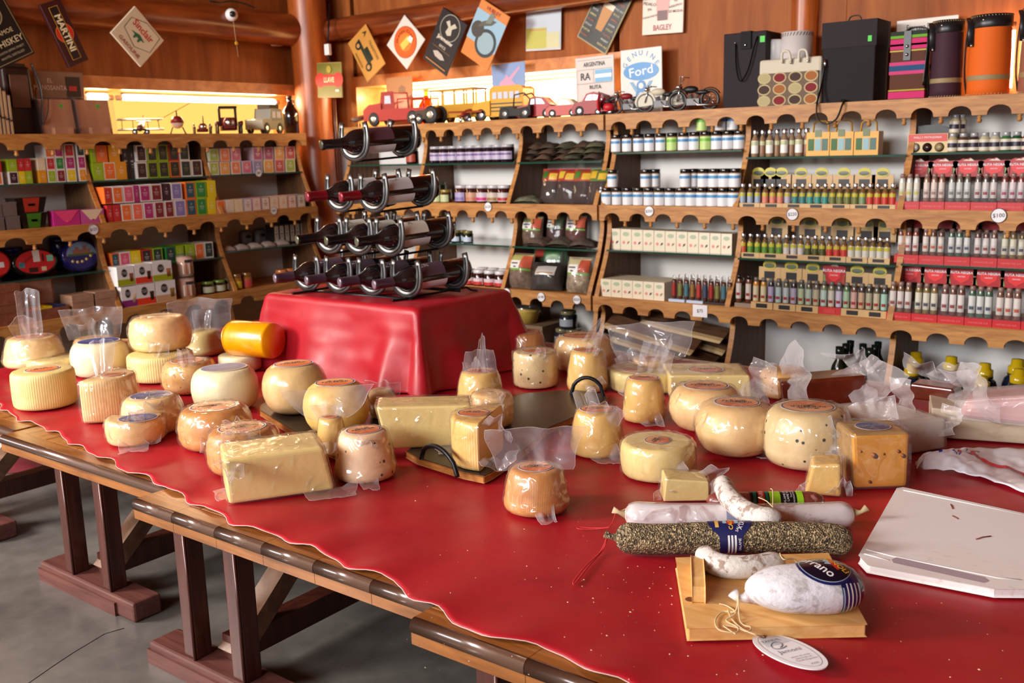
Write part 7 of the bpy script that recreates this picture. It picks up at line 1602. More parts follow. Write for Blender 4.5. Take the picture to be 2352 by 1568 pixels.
S.txt('BAGLEY', 0, -.36, .17, s3((150, 40, 44)), 0, .8, .03).poly('glass_print', [(-.13, -.2), (.13, -.2), (.17, .35), (-.17, .35)], s3((206, 150, 140))).rect('glass_print', -.12, .12, -.2, .02, s3((90, 30, 34))).txt('PIDALO', -.32, .18, .1, s3((120, 80, 70)), -10).txt('EN', -.32, .06, .08, s3((120, 80, 70))).txt('TODAS PARTES', -.3, -.1, .06, s3((120, 80, 70)), 8).txt('EL', .32, .22, .09, s3((120, 80, 70))).txt('APERITIVO', .31, .1, .07, s3((120, 80, 70)), 10).txt('DE MODA', .31, -.02, .08, s3((120, 80, 70)))
S = sign('white road route sign with a blue and white flag', 'R', [(1328, 133), (1416, 125), (1405, 230), (1317, 240)], 3.97, s3((214, 204, 196)), ext=True)
S.rect('line_print', -.44, .44, .43, .435, BLKS).txt('ARGENTINA', 0, .33, .13, BLKS, 0, .78, .02).rect('line_print', -.46, .46, .22, .225, BLKS).txt('RA', -.24, .07, .22, BLKS, 0, .95, .015).rect('flag_blue', .02, .45, -.06, .2, s3((110, 176, 214))).rect('flag_white', .02, .45, .03, .11, s3((232, 232, 230))).rect('line_print', -.46, .46, -.08, -.075, BLKS).txt('RUTA', .02, -.17, .12, BLKS).txt('2', .0, -.36, .2, BLKS, 0, 1, .03).rect('line_print', -.46, -.455, -.45, .22, BLKS).rect('line_print', -.02, -.015, -.08, .22, BLKS)
S = sign('white sign with script lettering in a blue oval', 'R', [(1432, 115), (1526, 106), (1515, 228), (1420, 238)], 3.98, s3((220, 216, 208)), ext=True)
S.arc('GENUINE', 0, .02, .43, .15, s3((70, 140, 190)), 152, 28).poly('blue_oval', [(.43*math.cos(R(a)), .07+.17*math.sin(R(a))) for a in range(0, 360, 10)], s3((60, 140, 200))).txt('Ford', 0, .07, .24, s3((226, 232, 236)), 6, 1.2, .01)
S.poly('vee_print', [(-.28, -.12), (-.2, -.12), (0, -.38), (.2, -.12), (.28, -.12), (.04, -.45), (-.04, -.45)], s3((110, 160, 196))).disc('eight_print', 0, -.2, .11, s3((60, 130, 190))).disc('eight_print', 0, -.2, .06, s3((220, 220, 214))).disc('eight_print', 0, -.38, .13, s3((60, 130, 190))).disc('eight_print', 0, -.38, .06, s3((220, 220, 214)))
S = sign('blue and pink picture card standing behind the school bus', 'R', [(1132, 148), (1211, 141), (1203, 238), (1128, 246)], 3.99, s3((130, 160, 206)), .004, ext=True)
S.poly('figure_print', [(-.25, -.4), (.2, -.42), (.3, -.1), (.1, .1), (.36, .36), (.32, .4), (.02, .16), (-.05, .24), (-.12, .14), (-.25, .06), (-.3, -.1)], s3((204, 160, 190)))
S = sign('weathered tan picture card standing behind the red fire truck', 'R', [(891, 179), (952, 173), (945, 262), (884, 266)], 3.99, s3((188, 132, 84)), .004, ext=True)
S.poly('hill_print', [(-.5, -.3), (.42, .05), (.45, -.35), (-.2, -.4)], s3((206, 166, 116))).poly('figure_print', [(-.02, .0), (.2, -.02), (.25, .2), (.1, .28), (-.02, .2)], s3((150, 104, 74)))
S = sign('white rusty sign with black lettering behind the striped bag', 'R', [(2057, 48), (2199, 34), (2196, 200), (2056, 210)], 4.03, s3((214, 206, 196)), ext=True)
S.txt('Espresso Brasserie', 0, .38, .12, BLKS, 0, .62, .015)
sign('narrow red sign edge showing behind the tall black case', 'R', [(1992, 56), (2014, 56), (2004, 160), (1986, 162)], 4.03, s3((170, 44, 44)), ext=True)
# small devices on the left beam and corner
q = onX(532, 34, -4.34); e = empty('security_camera', 'white dome security camera with black lens on the log', 'camera', M=Matrix.Translation(q))
obj('housing', MB().ball((0, 0, 0), .033, 18).mesh('housing', M_WHITEG), e); obj('lens', MB().lathe([(.016, 0), (.014, .006), (.0001, .008)], 18, M=Matrix.Translation((.026, -.014, .0)) @ Vector((.87, -.48, 0)).to_track_quat('Z', 'Y').to_matrix().to_4x4()).mesh('lens', M_BLACK), e)
obj('bracket', MB().tube([(0, 0, 0), (-.04, .0, .01)], .012, 10).mesh('bracket', M_WHITEG), e); obj('pull_cord', MB().tube([(.01, 0, -.03), (.012, .004, -.12), (.014, .01, -.21)], .0012, 5).mesh('pull_cord', M_STR), e); obj('cord_tag', MB().box(.008, .02, .0, .012, -.15, -.135).mesh('cord_tag', mat('tag_yellow', srgb(214, 160, 30), .5)), e)
q = onX(637, 96, -4.50); tag(bev(obj('motion_sensor', MB().box(q.x-.03, q.x+.02, q.y-.028, q.y+.028, q.z-.024, q.z+.024).mesh('motion_sensor', mat('sensor_cream', srgb(220, 190, 160), .4))), .008, 2), 'small cream motion sensor under the left log', 'sensor')
q = onY(753, 114, 3.84); e = empty('junction_box', 'small white junction box with cable above the olive corner sign', 'box', q)
bev(obj('box_body', MB().box(-.018, .018, -.012, .012, -.03, .03).mesh('box_body', M_WHITEG), e), .004); obj('cable', MB().tube([(0, 0, -.03), (.0, .004, -.06)], .006, 8).mesh('cable', M_IRON), e); obj('cable', MB().tube([(0, 0, .03), (-.005, .02, .12), (-.02, .05, .25)], .005, 8).mesh('cable', M_IRON), e); obj('conduit', MB().tube([(.005, .02, -.2), (.006, .02, -.75)], .009, 8).mesh('conduit', mat('conduit_brown', srgb(90, 40, 24), .4)), e)
ca = onX(480, 2, -4.35); cb2 = onX(585, 18, -4.35); tag(obj('loose_cable', MB().tube(catmull([ca, onX(505, 6, -4.34), onX(530, 3, -4.34), onX(560, 8, -4.34), cb2], 6), .004, 6).mesh('loose_cable', M_BLACK)), 'black cable lying over the left log', 'cable')
# ================================================================ things on top of the left shelves
zT, zTL = SR[0][0], SL[0][0]
def gift(label, a, b, yt, x=-4.34):
    p, q = onX(a, 306, x), onX(b, 306, x); m = pxm(p); w = q.y-p.y; h = (306-yt)*m
    e = empty('gift_box', label, 'gift box', (x, p.y, zTL), R(90), 'wooden gift boxes in cellophane')
    t = .016
    M0 = Matrix.Rotation(R(-7), 4, 'X')
    obj('wood_panel', MB().box(0, w, .03, .03+t, .0, h, M=M0).mesh('wood_panel', wood('gift_wood', srgb(176, 124, 90), srgb(212, 158, 120), (2, 2, .6), 7, .4) if 'gift_wood' not in MATS else MATS['gift_wood']), e)
    obj('base_ledge', MB().box(w*.28, w*.82, .0, .03, 0, h*.2).mesh('base_ledge', MATS['gift_wood']), e)
    obj('cellophane', MB().box(-.006, w+.006, -.006, .06, .001, h+.006, M=M0).mesh('cellophane', M_CLEAR), e)
    obj('price_dot', MB().box(w*.62, w*.72, .0285, .0298, h*.78, h*.87, M=M0).mesh('price_dot', mat('neon_green', srgb(60, 200, 50), .5)), e)
    obj('side_board', MB().box(-.012, 0, .02, .1, 0, h*.98, M=M0).mesh('side_board', mat('dark_leather', srgb(30, 18, 18), .3)), e)
gift('cellophaned wooden gift board with green dot, left of two', 105, 184, 222); gift('cellophaned wooden gift board with green dot, right of two', 190, 268, 224)
M_PLAID = mat('plaid_navy', srgb(60, 56, 66), .7)
for k in range(4):
    p = onX(2+9*k, 306, -4.36); mm = pxm(p); h = (118-9*k)*mm*.98
    e = empty('notebook', 'upright bound notebook, %s in the row at the far left' % ORD[k], 'notebook', (-4.33, p.y-.02, zTL), R(90+6), 'upright notebooks')
    obj('cover', MB().box(0, .014, 0, .12, 0, h).mesh('cover', M_OCP), e, s3(((66, 62, 78), (70, 60, 60), (150, 110, 80), (60, 50, 70))[k])); obj('pages', MB().box(.002, .012, -.001, .118, .004, h-.004).mesh('pages', M_OCP), e, s3((196, 170, 130)))
    obj('clasp', MB().tube([(.0, -.003, h*.35), (.014, -.004, h*.37)], .003, 6).mesh('clasp', M_IRON), e)
p = onX(62, 306, -4.40); e = empty('leather_bag', 'dark leather bag with strap loop between notebooks and gift boxes', 'bag', (-4.40, p.y, zTL), R(90))
bev(obj('bag_body', MB().box(-.075, .06, 0, .09, 0, .30, top=(.9, .7)).mesh('bag_body', mat('bag_dark_brown', srgb(42, 20, 16), .4)), e), .012, 2); obj('strap', MB().tube(catmull([Vector(v) for v in ((.05, -.01, .31), (.075, -.02, .2), (.06, -.03, .05), (.085, -.04, .1), (.1, -.03, .16))], 6), .008, 8, flat=(1, .3)).mesh('strap', M_BLACK), e); obj('flap', MB().box(-.05, .03, -.006, .0, .12, .26).mesh('flap', mat('flap_brown', srgb(90, 56, 38), .5)), e)
p = onX(18, 190, -4.46); tag(bev(obj('framed_panel', MB().box(-4.48, -4.465, p.y-.16, p.y+.09, 1.37, 1.52).mesh('framed_panel', mat('dark_picture', srgb(52, 34, 26), .5))), .004), 'dark framed panel under the whiskey sign', 'picture')
# ---------------------------------------------------------------- toys
TYRE = MB().lathe([(.55, -.2), (.9, -.2), (1, -.12), (1, .12), (.9, .2), (.55, .2)], 18, M=Matrix.Rotation(R(90), 4, 'X')).mesh('tyre', mat('toy_rubber', (.015, .014, .014), .6))
HUB = MB().lathe([(.0001, -.21), (.35, -.21), (.56, -.18), (.56, .18), (.35, .21), (.0001, .21)], 14, M=Matrix.Rotation(R(90), 4, 'X')).mesh('hub', M_OCM)
def wheel(par, x, y, r, w=1.0, hub=(.7, .7, .7)):
    t = obj('toy_tyre', TYRE, par, M=Matrix.Translation((x, y, r)) @ Matrix.Diagonal((r, r*w*1.4, r, 1))); obj('hub', HUB, t, hub)
def vehicle(label, wall, px0, px1, py, d, bodyp, cabp, wheels, col, cabcol, wd=.40, name='toy_car', cat='toy', rz=0, glass=None, extra=None, flip=False, wr=.10):
    """profiles in units of the length; x forward is photo left"""
    a, b = (onY(px0, py, d), onY(px1, py, d)) if wall == 'R' else (onX(px0, py, d), onX(px1, py, d))
    L = (b-a).length; loc = ((a.x+b.x)/2, d, zT) if wall == 'R' else (d, (a.y+b.y)/2, zTL)
    e = empty(name, label, cat, loc, (0 if wall == 'R' else R(90))+rz, 'model vehicles on the shelf tops')
    W = L*wd; f = 1 if flip else -1
    def pr(p): return [(x*L*f*-1, z*L) for x, z in p]
    bev(obj('toy_body', MB().prism(pr(bodyp), -W/2, W/2, 'y').mesh('toy_body', M_TOY), e, col), L*.012, 2)
    if cabp: bev(obj('toy_cab', MB().prism(pr(cabp), -W*.44, W*.44, 'y').mesh('toy_cab', M_TOY), e, cabcol), L*.012, 2)
    if glass:
        for g in glass: obj('toy_window', MB().prism(pr(g), -W*.455, W*.455, 'y').mesh('toy_window', mat('toy_glass', srgb(206, 214, 226), .1, 0, .6)), e)
    for (x, r) in wheels:
        for s in (-1, 1): wheel(e, -x*L*f, s*W*.46, r*L, .8)
    if extra: extra(e, L, W)
    return e
sed = [(-.5, .08), (-.5, .2), (-.44, .27), (-.2, .31), (.3, .31), (.47, .24), (.5, .1), (.4, .07), (-.4, .06)]
cabs = [(-.2, .30), (-.12, .46), (.02, .50), (.2, .47), (.38, .31)]
gls = [[(-.14, .33), (-.09, .44), (.0, .46), (.0, .33)], [(.03, .33), (.03, .46), (.17, .44), (.26, .33)]]
def chrome(e, L, W): obj('bumper', MB().tube([(-.5*L, -W*.45, .1*L), (-.52*L, 0, .1*L), (-.5*L, W*.45, .1*L)], L*.02, 6).mesh('bumper', M_STEEL), e); [obj('headlamp', MB().ball((-.45*L, s*W*.34, .26*L), L*.05, 10).mesh('headlamp', M_STEEL), e) for s in (-1, 1)]
yt = 3.86
vehicle('red toy coupe with chrome, second car from the school bus', 'R', 1198, 1278, 268, yt, sed, cabs, [(-.3, .11), (.3, .11)], s3((176, 30, 30)), s3((160, 26, 28)), glass=gls, extra=chrome, rz=R(8))
vehicle('cream and red toy roadster between two red toy cars', 'R', 1264, 1334, 264, yt-.01, sed, cabs, [(-.3, .11), (.3, .11)], s3((190, 60, 44)), s3((214, 196, 160)), glass=gls, extra=chrome, rz=R(10))
vehicle('glossy rounded red toy car in front of the route sign', 'R', 1326, 1408, 260, yt-.005, [(-.5, .08), (-.5, .2), (-.4, .3), (-.2, .33), (.3, .33), (.46, .24), (.5, .1), (.4, .06), (-.4, .06)], [(-.24, .32), (-.12, .5), (.06, .54), (.28, .46), (.42, .31)], [(-.3, .12), (.3, .12)], s3((150, 16, 22)), s3((150, 16, 22)), .44, glass=[[(-.16, .36), (-.09, .47), (.02, .49), (.02, .36)], [(.05, .36), (.05, .49), (.2, .46), (.28, .36)]], extra=chrome, rz=R(6))
vehicle('black open toy carriage in front of the school bus', 'R', 1158, 1228, 272, yt-.035, [(-.5, .1), (-.46, .3), (-.1, .34), (.0, .26), (.4, .3), (.5, .36), (.5, .1)], None, [(-.32, .15), (.34, .15)], s3((28, 24, 26)), None, .42, extra=lambda e, L, W: [obj('toy_roof', MB().tube([(-.05*L, s*W*.4, .34*L), (-.02*L, s*W*.4, .62*L), (.3*L, s*W*.4, .66*L), (.48*L, s*W*.4, .5*L), (.45*L, s*W*.4, .3*L)], L*.02, 6).mesh('toy_roof', M_BLACK), e) for s in (-1, 1)])
def busx(e, L, W):
    for k in range(5): obj('toy_window', MB().box(-.10*L+k*.115*L, -.10*L+k*.115*L+.085*L, -W*.465, W*.465, .36*L, .47*L).mesh('toy_window', mat('toy_glass', srgb(206, 214, 226), .1)), e)
    for k in range(3): obj('black_stripe', MB().box(-.14*L, .49*L, -W*.452, W*.452, (.15+.06*k)*L, (.172+.06*k)*L).mesh('black_stripe', M_BLACK), e)
    obj('toy_windscreen', MB().box(-.165*L, -.158*L, -W*.38, W*.38, .34*L, .47*L).mesh('toy_windscreen', mat('toy_glass', srgb(206, 214, 226), .1)), e)
YEL = s3((222, 160, 20))
vehicle('yellow toy school bus with black stripes', 'R', 1106, 1212, 272, yt+.03, [(-.5, .1), (-.5, .24), (-.45, .3), (-.16, .33), (-.16, .1)], [(-.16, .08), (-.16, .53), (-.1, .56), (.44, .56), (.5, .52), (.5, .08)], [(-.34, .105), (.3, .105)], YEL, YEL, .42, name='toy_bus', extra=lambda e, L, W: (busx(e, L, W), chrome(e, L, W)), rz=R(4))
vehicle('red toy fire truck with ladder rails, left of the amber jug', 'R', 862, 990, 290, yt-.01, [(-.5, .08), (-.5, .2), (-.42, .26), (-.22, .28), (-.22, .2), (.5, .2), (.5, .08)], [(-.24, .2), (-.2, .42), (-.02, .42), (.0, .2)], [(-.34, .09), (.3, .09)], s3((176, 44, 40)), s3((160, 40, 36)), .34, name='toy_truck', glass=[[(-.16, .28), (-.15, .38), (-.06, .38), (-.05, .28)]], extra=lambda e, L, W: [obj('rail', MB().tube([(.05*L, s*W*.45, .2*L), (.06*L, s*W*.45, .33*L), (.48*L, s*W*.45, .33*L), (.48*L, s*W*.45, .2*L)], L*.012, 6).mesh('rail', M_TOY), e, s3((176, 44, 40))) for s in (-1, 1)]+[obj('headlamp', MB().ball((-.44*L, -W*.3, .25*L), L*.035, 10).mesh('headlamp', M_STEEL), e)], rz=R(5))
vehicle('yellow toy tram with open sides behind the red plane', 'R', 1000, 1110, 282, yt+.05, [(-.5, .1), (-.5, .28), (.5, .28), (.5, .1)], None, [(-.3, .09), (.3, .09)], s3((196, 140, 30)), None, .34, name='toy_tram', extra=lambda e, L, W: [obj('tram_roof', MB().box(-.48*L, .48*L, -W/2, W/2, .5*L, .53*L).mesh('tram_roof', M_TOY), e, s3((170, 120, 30)))]+[obj('tram_post', MB().box(x*L-.012*L, x*L+.012*L, s*W*.45-.01*L, s*W*.45+.01*L, .28*L, .5*L).mesh('tram_post', M_TOY), e, s3((170, 120, 30))) for x in (-.44, -.2, .05, .25, .44) for s in (-1, 1)])
vehicle('dark toy tractor with big wheels next to the fire truck', 'R', 968, 1012, 286, yt-.04, [(-.5, .2), (-.5, .5), (.1, .55), (.1, .2)], [(.1, .2), (.1, .62), (.4, .62), (.45, .2)], [(-.36, .2), (.28, .34)], s3((60, 40, 34)), s3((70, 44, 36)), .6, name='toy_tractor')
def plane(label, wall, px0, px1, py, d, col, col2, bi=True, rz=0, hz=.28):
    M_OCG = M_TOY
    a, b = (onY(px0, py, d), onY(px1, py, d)) if wall == 'R' else (onX(px0, py, d), onX(px1, py, d))
    Sp = (b-a).length*(.78 if wall == 'L' else 1); loc = ((a.x+b.x)/2, d, zT) if wall == 'R' else (d, (a.y+b.y)/2, zTL)
    e = empty('toy_plane', label, 'toy', loc, (0 if wall == 'R' else R(90))+rz, 'model vehicles on the shelf tops')
    Q = Matrix.Translation((0, 0, Sp*hz)) @ Matrix.Rotation(R(14), 4, 'X')
    obj('fuselage', MB().lathe([(.0001, -.42), (.06, -.40), (.075, -.3), (.08, -.1), (.065, .1), (.03, .4), (.0001, .42)], 16, M=Q @ Matrix.Rotation(R(-90), 4, 'X') @ Matrix.Diagonal((Sp, Sp, Sp, 1))).mesh('fuselage', M_TOY), e, col)
    for z in ((-.07, .16) if bi else (.04,)): bev(obj('toy_wing', MB().box(-.5*Sp, .5*Sp, -.26*Sp, -.08*Sp, z*Sp, (z+.02)*Sp, M=Q).mesh('toy_wing', M_TOY), e, col2), Sp*.01, 2)
    if bi:
        for x in (-.4, -.16, .16, .4): obj('strut', MB().tube([(x*Sp, -.2*Sp, -.06*Sp), (x*Sp*.97, -.18*Sp, .17*Sp)], Sp*.008, 6, M=Q).mesh('strut', M_IRON), e)
    obj('tailplane', MB().box(-.16*Sp, .16*Sp, .32*Sp, .42*Sp, .0, .015*Sp, M=Q).mesh('tailplane', M_TOY), e, col2); obj('fin', MB().prism([(.3*Sp, .0), (.42*Sp, 0), (.42*Sp, .14*Sp), (.36*Sp, .12*Sp)], -.006*Sp, .006*Sp, 'x', M=Q).mesh('fin', M_TOY), e, col)
    obj('propeller', MB().box(-.14*Sp, .14*Sp, -.44*Sp, -.43*Sp, -.012*Sp, .012*Sp, M=Q).mesh('propeller', M_IRON), e)
    for s in (-1, 1): wheel(e, s*.13*Sp, -.2*Sp, Sp*.06, .6); obj('strut', MB().tube([(s*.13*Sp, -.2*Sp, Sp*.06), (s*.05*Sp, -.18*Sp, Sp*(hz-.06))], Sp*.009, 6).mesh('strut', M_IRON), e)
    wheel(e, 0, .36*Sp, Sp*.035, .6)
plane('dark model biplane beside the gift boxes', 'L', 268, 384, 306, -4.40, s3((110, 60, 40)), s3((40, 50, 56)), rz=R(-40), hz=.22)
plane('small red toy plane in front of the yellow tram', 'R', 1042, 1106, 278, yt-.05, s3((160, 40, 26)), s3((170, 50, 30)), False, R(20), .26)
plane('small tin toy plane at the left end, by the corner', 'R', 812, 866, 296, yt-.02, s3((150, 120, 100)), s3((150, 80, 40)), False, R(-25), .3)
# helicopter
a, b = onX(386, 305, -4.38), onX(432, 305, -4.38); L = (b-a).length
e = empty('toy_helicopter', 'red and white model helicopter with long rotor', 'toy', (-4.38, (a.y+b.y)/2, zTL), R(60), 'model vehicles on the shelf tops')
obj('cabin', MB().ball((0, 0, .52*L), .27*L, 18, sc=(1, 1.3, 1)).mesh('cabin', M_TOY), e, s3((214, 206, 196))); obj('cabin_top', MB().lathe([(.28*L, .5*L), (.26*L, .66*L), (.16*L, .78*L), (.0001, .8*L)], 18, M=Matrix.Diagonal((1, 1.3, 1, 1))).mesh('cabin_top', M_TOY), e, s3((120, 24, 20)))
obj('tail_boom', MB().tube([(0, .2*L, .6*L), (0, .9*L, .75*L)], [.08*L, .03*L], 8).mesh('tail_boom', M_TOY), e, s3((120, 24, 20))); obj('mast', MB().tube([(0, 0, .78*L), (0, 0, 1.02*L)], .03*L, 8).mesh('mast', M_IRON), e)
Mq = Matrix.Translation((0, 0, 1.02*L)) @ Matrix.Rotation(R(-28), 4, 'Y') @ Matrix.Rotation(R(10), 4, 'Z')
obj('rotor', MB().box(-.95*L, .95*L, -.05*L, .05*L, -.01*L, .012*L, M=Mq).mesh('rotor', M_IRON), e)
for s in (-1, 1):
    obj('skid', MB().tube([(s*.3*L, -.35*L, .05*L), (s*.32*L, -.3*L, .015*L), (s*.32*L, .35*L, .015*L)], .022*L, 6).mesh('skid', M_IRON), e)
    for y in (-.15, .15): obj('skid_leg', MB().tube([(s*.32*L, y*L, .02*L), (s*.2*L, y*L, .32*L)], .018*L, 6).mesh('skid_leg', M_IRON), e)
# tractor and vintage cars facing the room
def frontcar(label, px0, px1, hpx, col, roofc, name, cab=True, big=.26):
    a, b = onX(px0, 306, -4.37), onX(px1, 306, -4.37); W = (b.y-a.y)*.74; H = hpx*pxm(a)
    e = empty(name, label, 'toy', (-4.37, (a.y+b.y)/2, zTL), R(58), 'model vehicles on the shelf tops')
    Ln = W*1.25
    obj('bonnet', MB().prism([(-W*.17, H*.2), (W*.17, H*.2), (W*.2, H*.45), (W*.12, H*.58), (-W*.12, H*.58), (-W*.2, H*.45)], -Ln*.45, 0, 'y').mesh('bonnet', M_TOY), e, col)
    g = obj('radiator', MB().lathe([(W*.15, 0), (W*.15, .004), (.0001, .006)], 18, M=Matrix.Translation((0, -Ln*.452, H*.4)) @ Matrix.Rotation(R(90), 4, 'X')).mesh('radiator', M_STEEL), e)
    obj('chassis', MB().box(-W*.26, W*.26, -Ln*.3, Ln*.45, H*.14, H*.3).mesh('chassis', M_TOY), e, tuple(v*.6 for v in col))
    if cab:
        mb = MB(); 
        for s in (-1, 1): mb.box(s*W*.28-.004, s*W*.28+.004, -Ln*.02, .0, H*.3, H*.92); mb.box(s*W*.28-.004, s*W*.28+.004, Ln*.3, Ln*.32, H*.3, H*.92)
        obj('cab_posts', mb.mesh('cab_posts', M_TOY), e, roofc); obj('toy_roof', MB().box(-W*.32, W*.32, -Ln*.08, Ln*.36, H*.92, H).mesh('toy_roof', M_TOY), e, roofc); obj('cab_back', MB().box(-W*.3, W*.3, Ln*.3, Ln*.33, H*.3, H*.62).mesh('cab_back', M_TOY), e, col); obj('cab_front', MB().box(-W*.3, W*.3, -Ln*.01, .0, H*.3, H*.60).mesh('cab_front', M_TOY), e, col)
    else:
        obj('exhaust', MB().tube([(W*.05, -Ln*.2, H*.55), (W*.05, -Ln*.2, H)], W*.03, 8).mesh('exhaust', M_IRON), e); obj('toy_seat', MB().box(-W*.1, W*.1, Ln*.15, Ln*.3, H*.4, H*.6).mesh('toy_seat', M_BLACK), e)
    for s in (-1, 1):
        for y, r in ((-.32, big*.72), (.25, big)):
            t = obj('toy_tyre', TYRE, e, M=Matrix.Translation((s*W*.40, y*Ln, r*H)) @ Matrix.Rotation(R(90), 4, 'Z') @ Matrix.Diagonal((r*H, r*H*.9, r*H, 1))); obj('hub', HUB, t, (.3, .28, .26))
        obj('fender', MB().tube([(s*W*.40, -Ln*.42, H*.34), (s*W*.42, -Ln*.3, H*.44), (s*W*.42, -Ln*.12, H*.3)], W*.06, 8, flat=(1, .4)).mesh('fender', M_TOY), e, tuple(v*.6 for v in col))
frontcar('red toy tractor between helicopter and vintage car', 440, 491, 42, s3((130, 30, 26)), BLKS, 'toy_tractor', False, .3)
frontcar('black and red vintage model car with upright cab', 490, 562, 64, s3((110, 26, 24)), s3((30, 22, 22)), 'toy_car', True, .24)
vehicle('grey-green off-road toy car with roof load, beside the brown jug', 'L', 573, 646, 305, -4.37, [(-.5, .12), (-.5, .34), (-.1, .38), (-.1, .3), (.5, .34), (.5, .12)], [(-.12, .34), (-.06, .62), (.46, .62), (.5, .34)], [(-.32, .14), (.3, .14)], s3((140, 136, 120)), s3((110, 116, 116)), .5, name='toy_offroader', glass=[[(-.02, .4), (.0, .56), (.16, .56), (.16, .4)], [(.22, .4), (.22, .56), (.4, .56), (.42, .4)]], extra=lambda e, L, W: [obj('roof_load', MB().box(-.02*L, .42*L, -W*.35, W*.35, .62*L, .74*L).mesh('roof_load', M_OCF), e, s3((70, 60, 46)))], rz=R(20))
# growler jugs
GR_ = [(.0001, 0), (.9, 0), (1, .03), (1, 1.35), (.94, 1.5), (.7, 1.72), (.42, 1.95), (.33, 2.15), (.31, 2.38), (.36, 2.4), (.36, 2.52), (.31, 2.54)]
def growler(label, wall, px, py, d, wpx, hpx, m, z):
    p = onY(px, py, d) if wall == 'R' else onX(px, py, d); r = wpx*pxm(p)/2; h = hpx*pxm(p)/2.54/r
    e = empty('growler_jug', label, 'bottle', (p.x, d, z) if wall == 'R' else (d, p.y, z))
    obj('jug_glass', MB().lathe([(a*r, b*r*h) for a, b in GR_], 26).mesh('jug_glass', m), e); obj('jug_handle', MB().tube([(r*.34, 0, r*h*2.2), (r*.75, 0, r*h*2.2), (r*.8, 0, r*h*1.95), (r*.62, 0, r*h*1.78)], r*.09, 8).mesh('jug_handle', m), e)
M_AMB = film('amber_glass', (.75, .16, .03), .06, .12, bumpstr=0, rough=.06, milkcol=(.35, .06, .01))
growler('dark brown glass growler at the right end of the left shelf', 'L', 670, 304, -4.38, 36, 86, mat('brown_glass', srgb(40, 14, 10), .08, 0, .6, .6), zTL)
growler('amber glass growler glowing against the bright window', 'R', 981, 280, 3.93, 36, 78, M_AMB, zT)
# motorcycles
def moto(label, px0, px1, py, d, tank, dark, rz=0, hb=.30, chop=0, solid=None):
    a, b = onY(px0, py, d), onY(px1, py, d); L = b.x-a.x
    e = empty('toy_motorcycle', label, 'toy', ((a.x+b.x)/2, d, zT), rz, 'model vehicles on the shelf tops'); r = L*.19
    for x, rr in ((-.5*L+r, r), (.5*L-r, r)):
        t = obj('toy_tyre', MB().tube([(x+rr*.86*math.cos(R(k)), 0, rr+rr*.86*math.sin(R(k))) for k in range(0, 360, 15)], rr*.15, 8, closed=True).mesh('toy_tyre', M_BLACK), e)
        mb = MB()
        for k in range(8): mb.tube([(x, 0, rr), (x+rr*.8*math.cos(R(45*k)), 0, rr+rr*.8*math.sin(R(45*k)))], rr*.025, 4)
        obj('spokes', mb.mesh('spokes', M_STEEL), t)
        if solid: obj('fender', MB().prism([(x+rr*1.12*math.cos(R(k)), rr+rr*1.12*math.sin(R(k))) for k in range(-10, 181, 10)]+[(x-rr*.9, rr*.6)], -rr*.12, rr*.12, 'y').mesh('fender', M_TOY), e, solid)
        else: obj('fender', MB().tube([(x+rr*1.14*math.cos(R(k)), 0, rr+rr*1.14*math.sin(R(k))) for k in range(30, 170, 14)], rr*.16, 8, flat=(1, .4)).mesh('fender', M_TOY), e, dark)
    xf = -.5*L+r; hx, hz = -.22*L-chop*.0, .62*L*.62+.1*L
    for s in (-1, 1): obj('fork', MB().tube([(xf, s*r*.22, r), (-.24*L, s*r*.22, .46*L)], L*.013, 8).mesh('fork', M_STEEL), e); obj('handlebar', MB().tube([(-.25*L, 0, .47*L), (-.22*L, s*.12*L, .50*L+chop*L), (-.14*L, s*.16*L, .49*L+chop*L)], L*.011, 6).mesh('handlebar', M_STEEL), e)
    obj('toy_headlamp', MB().ball((-.29*L, 0, .44*L), L*.045, 12).mesh('toy_headlamp', M_STEEL), e); obj('fuel_tank', MB().ball((-.06*L, 0, .385*L), L*.10, 16, sc=(1.5, .62, .7)).mesh('fuel_tank', M_TOY), e, tank); obj('toy_seat', MB().ball((.17*L, 0, .33*L), L*.1, 14, sc=(1.5, .6, .45)).mesh('toy_seat', M_BLACK), e)
    obj('frame', MB().tube(catmull([Vector(v) for v in ((-.24*L, 0, .44*L), (-.16*L, 0, .12*L), (.16*L, 0, .12*L), (.3*L, 0, r), (.16*L, 0, .3*L), (-.22*L, 0, .4*L))], 4), L*.014, 6).mesh('frame', M_TOY), e, dark)
    en = obj('engine', MB().box(-.12*L, .12*L, -.06*L, .06*L, .1*L, .22*L).mesh('engine', M_ENG), e)
    for an in (-18, 18):
        for k in range(4): obj('cylinder_fin', MB().lathe([(.0001, 0), (L*.05, 0), (L*.05, L*.014), (.0001, L*.014)], 12, M=Matrix.Translation((an*.002*L, 0, .2*L)) @ Matrix.Rotation(R(an), 4, 'Y') @ Matrix.Translation((0, 0, k*.028*L))).mesh('cylinder_fin', M_ENG), en)
    obj('exhaust', MB().tube([(.02*L, -.07*L, .2*L), (.1*L, -.08*L, .1*L), (.5*L, -.08*L, .1*L)], [L*.012, L*.016, L*.022], 8).mesh('exhaust', M_STEEL), e)
moto('black toy motorcycle with red tank behind the scooter', 1400, 1490, 252, yt-.02, s3((130, 20, 24)), BLKS, R(14))
moto('cream and chrome toy motorcycle with full fenders', 1466, 1572, 247, yt-.03, s3((206, 196, 170)), s3((200, 190, 160)), R(10), solid=s3((206, 198, 176)))
moto('black toy chopper with tall handlebars beside the black bag', 1538, 1650, 243, yt-.03, BLKS, BLKS, R(8), chop=.12)
a, b = onY(1368, 256, yt-.06), onY(1408, 256, yt-.06); L = b.x-a.x
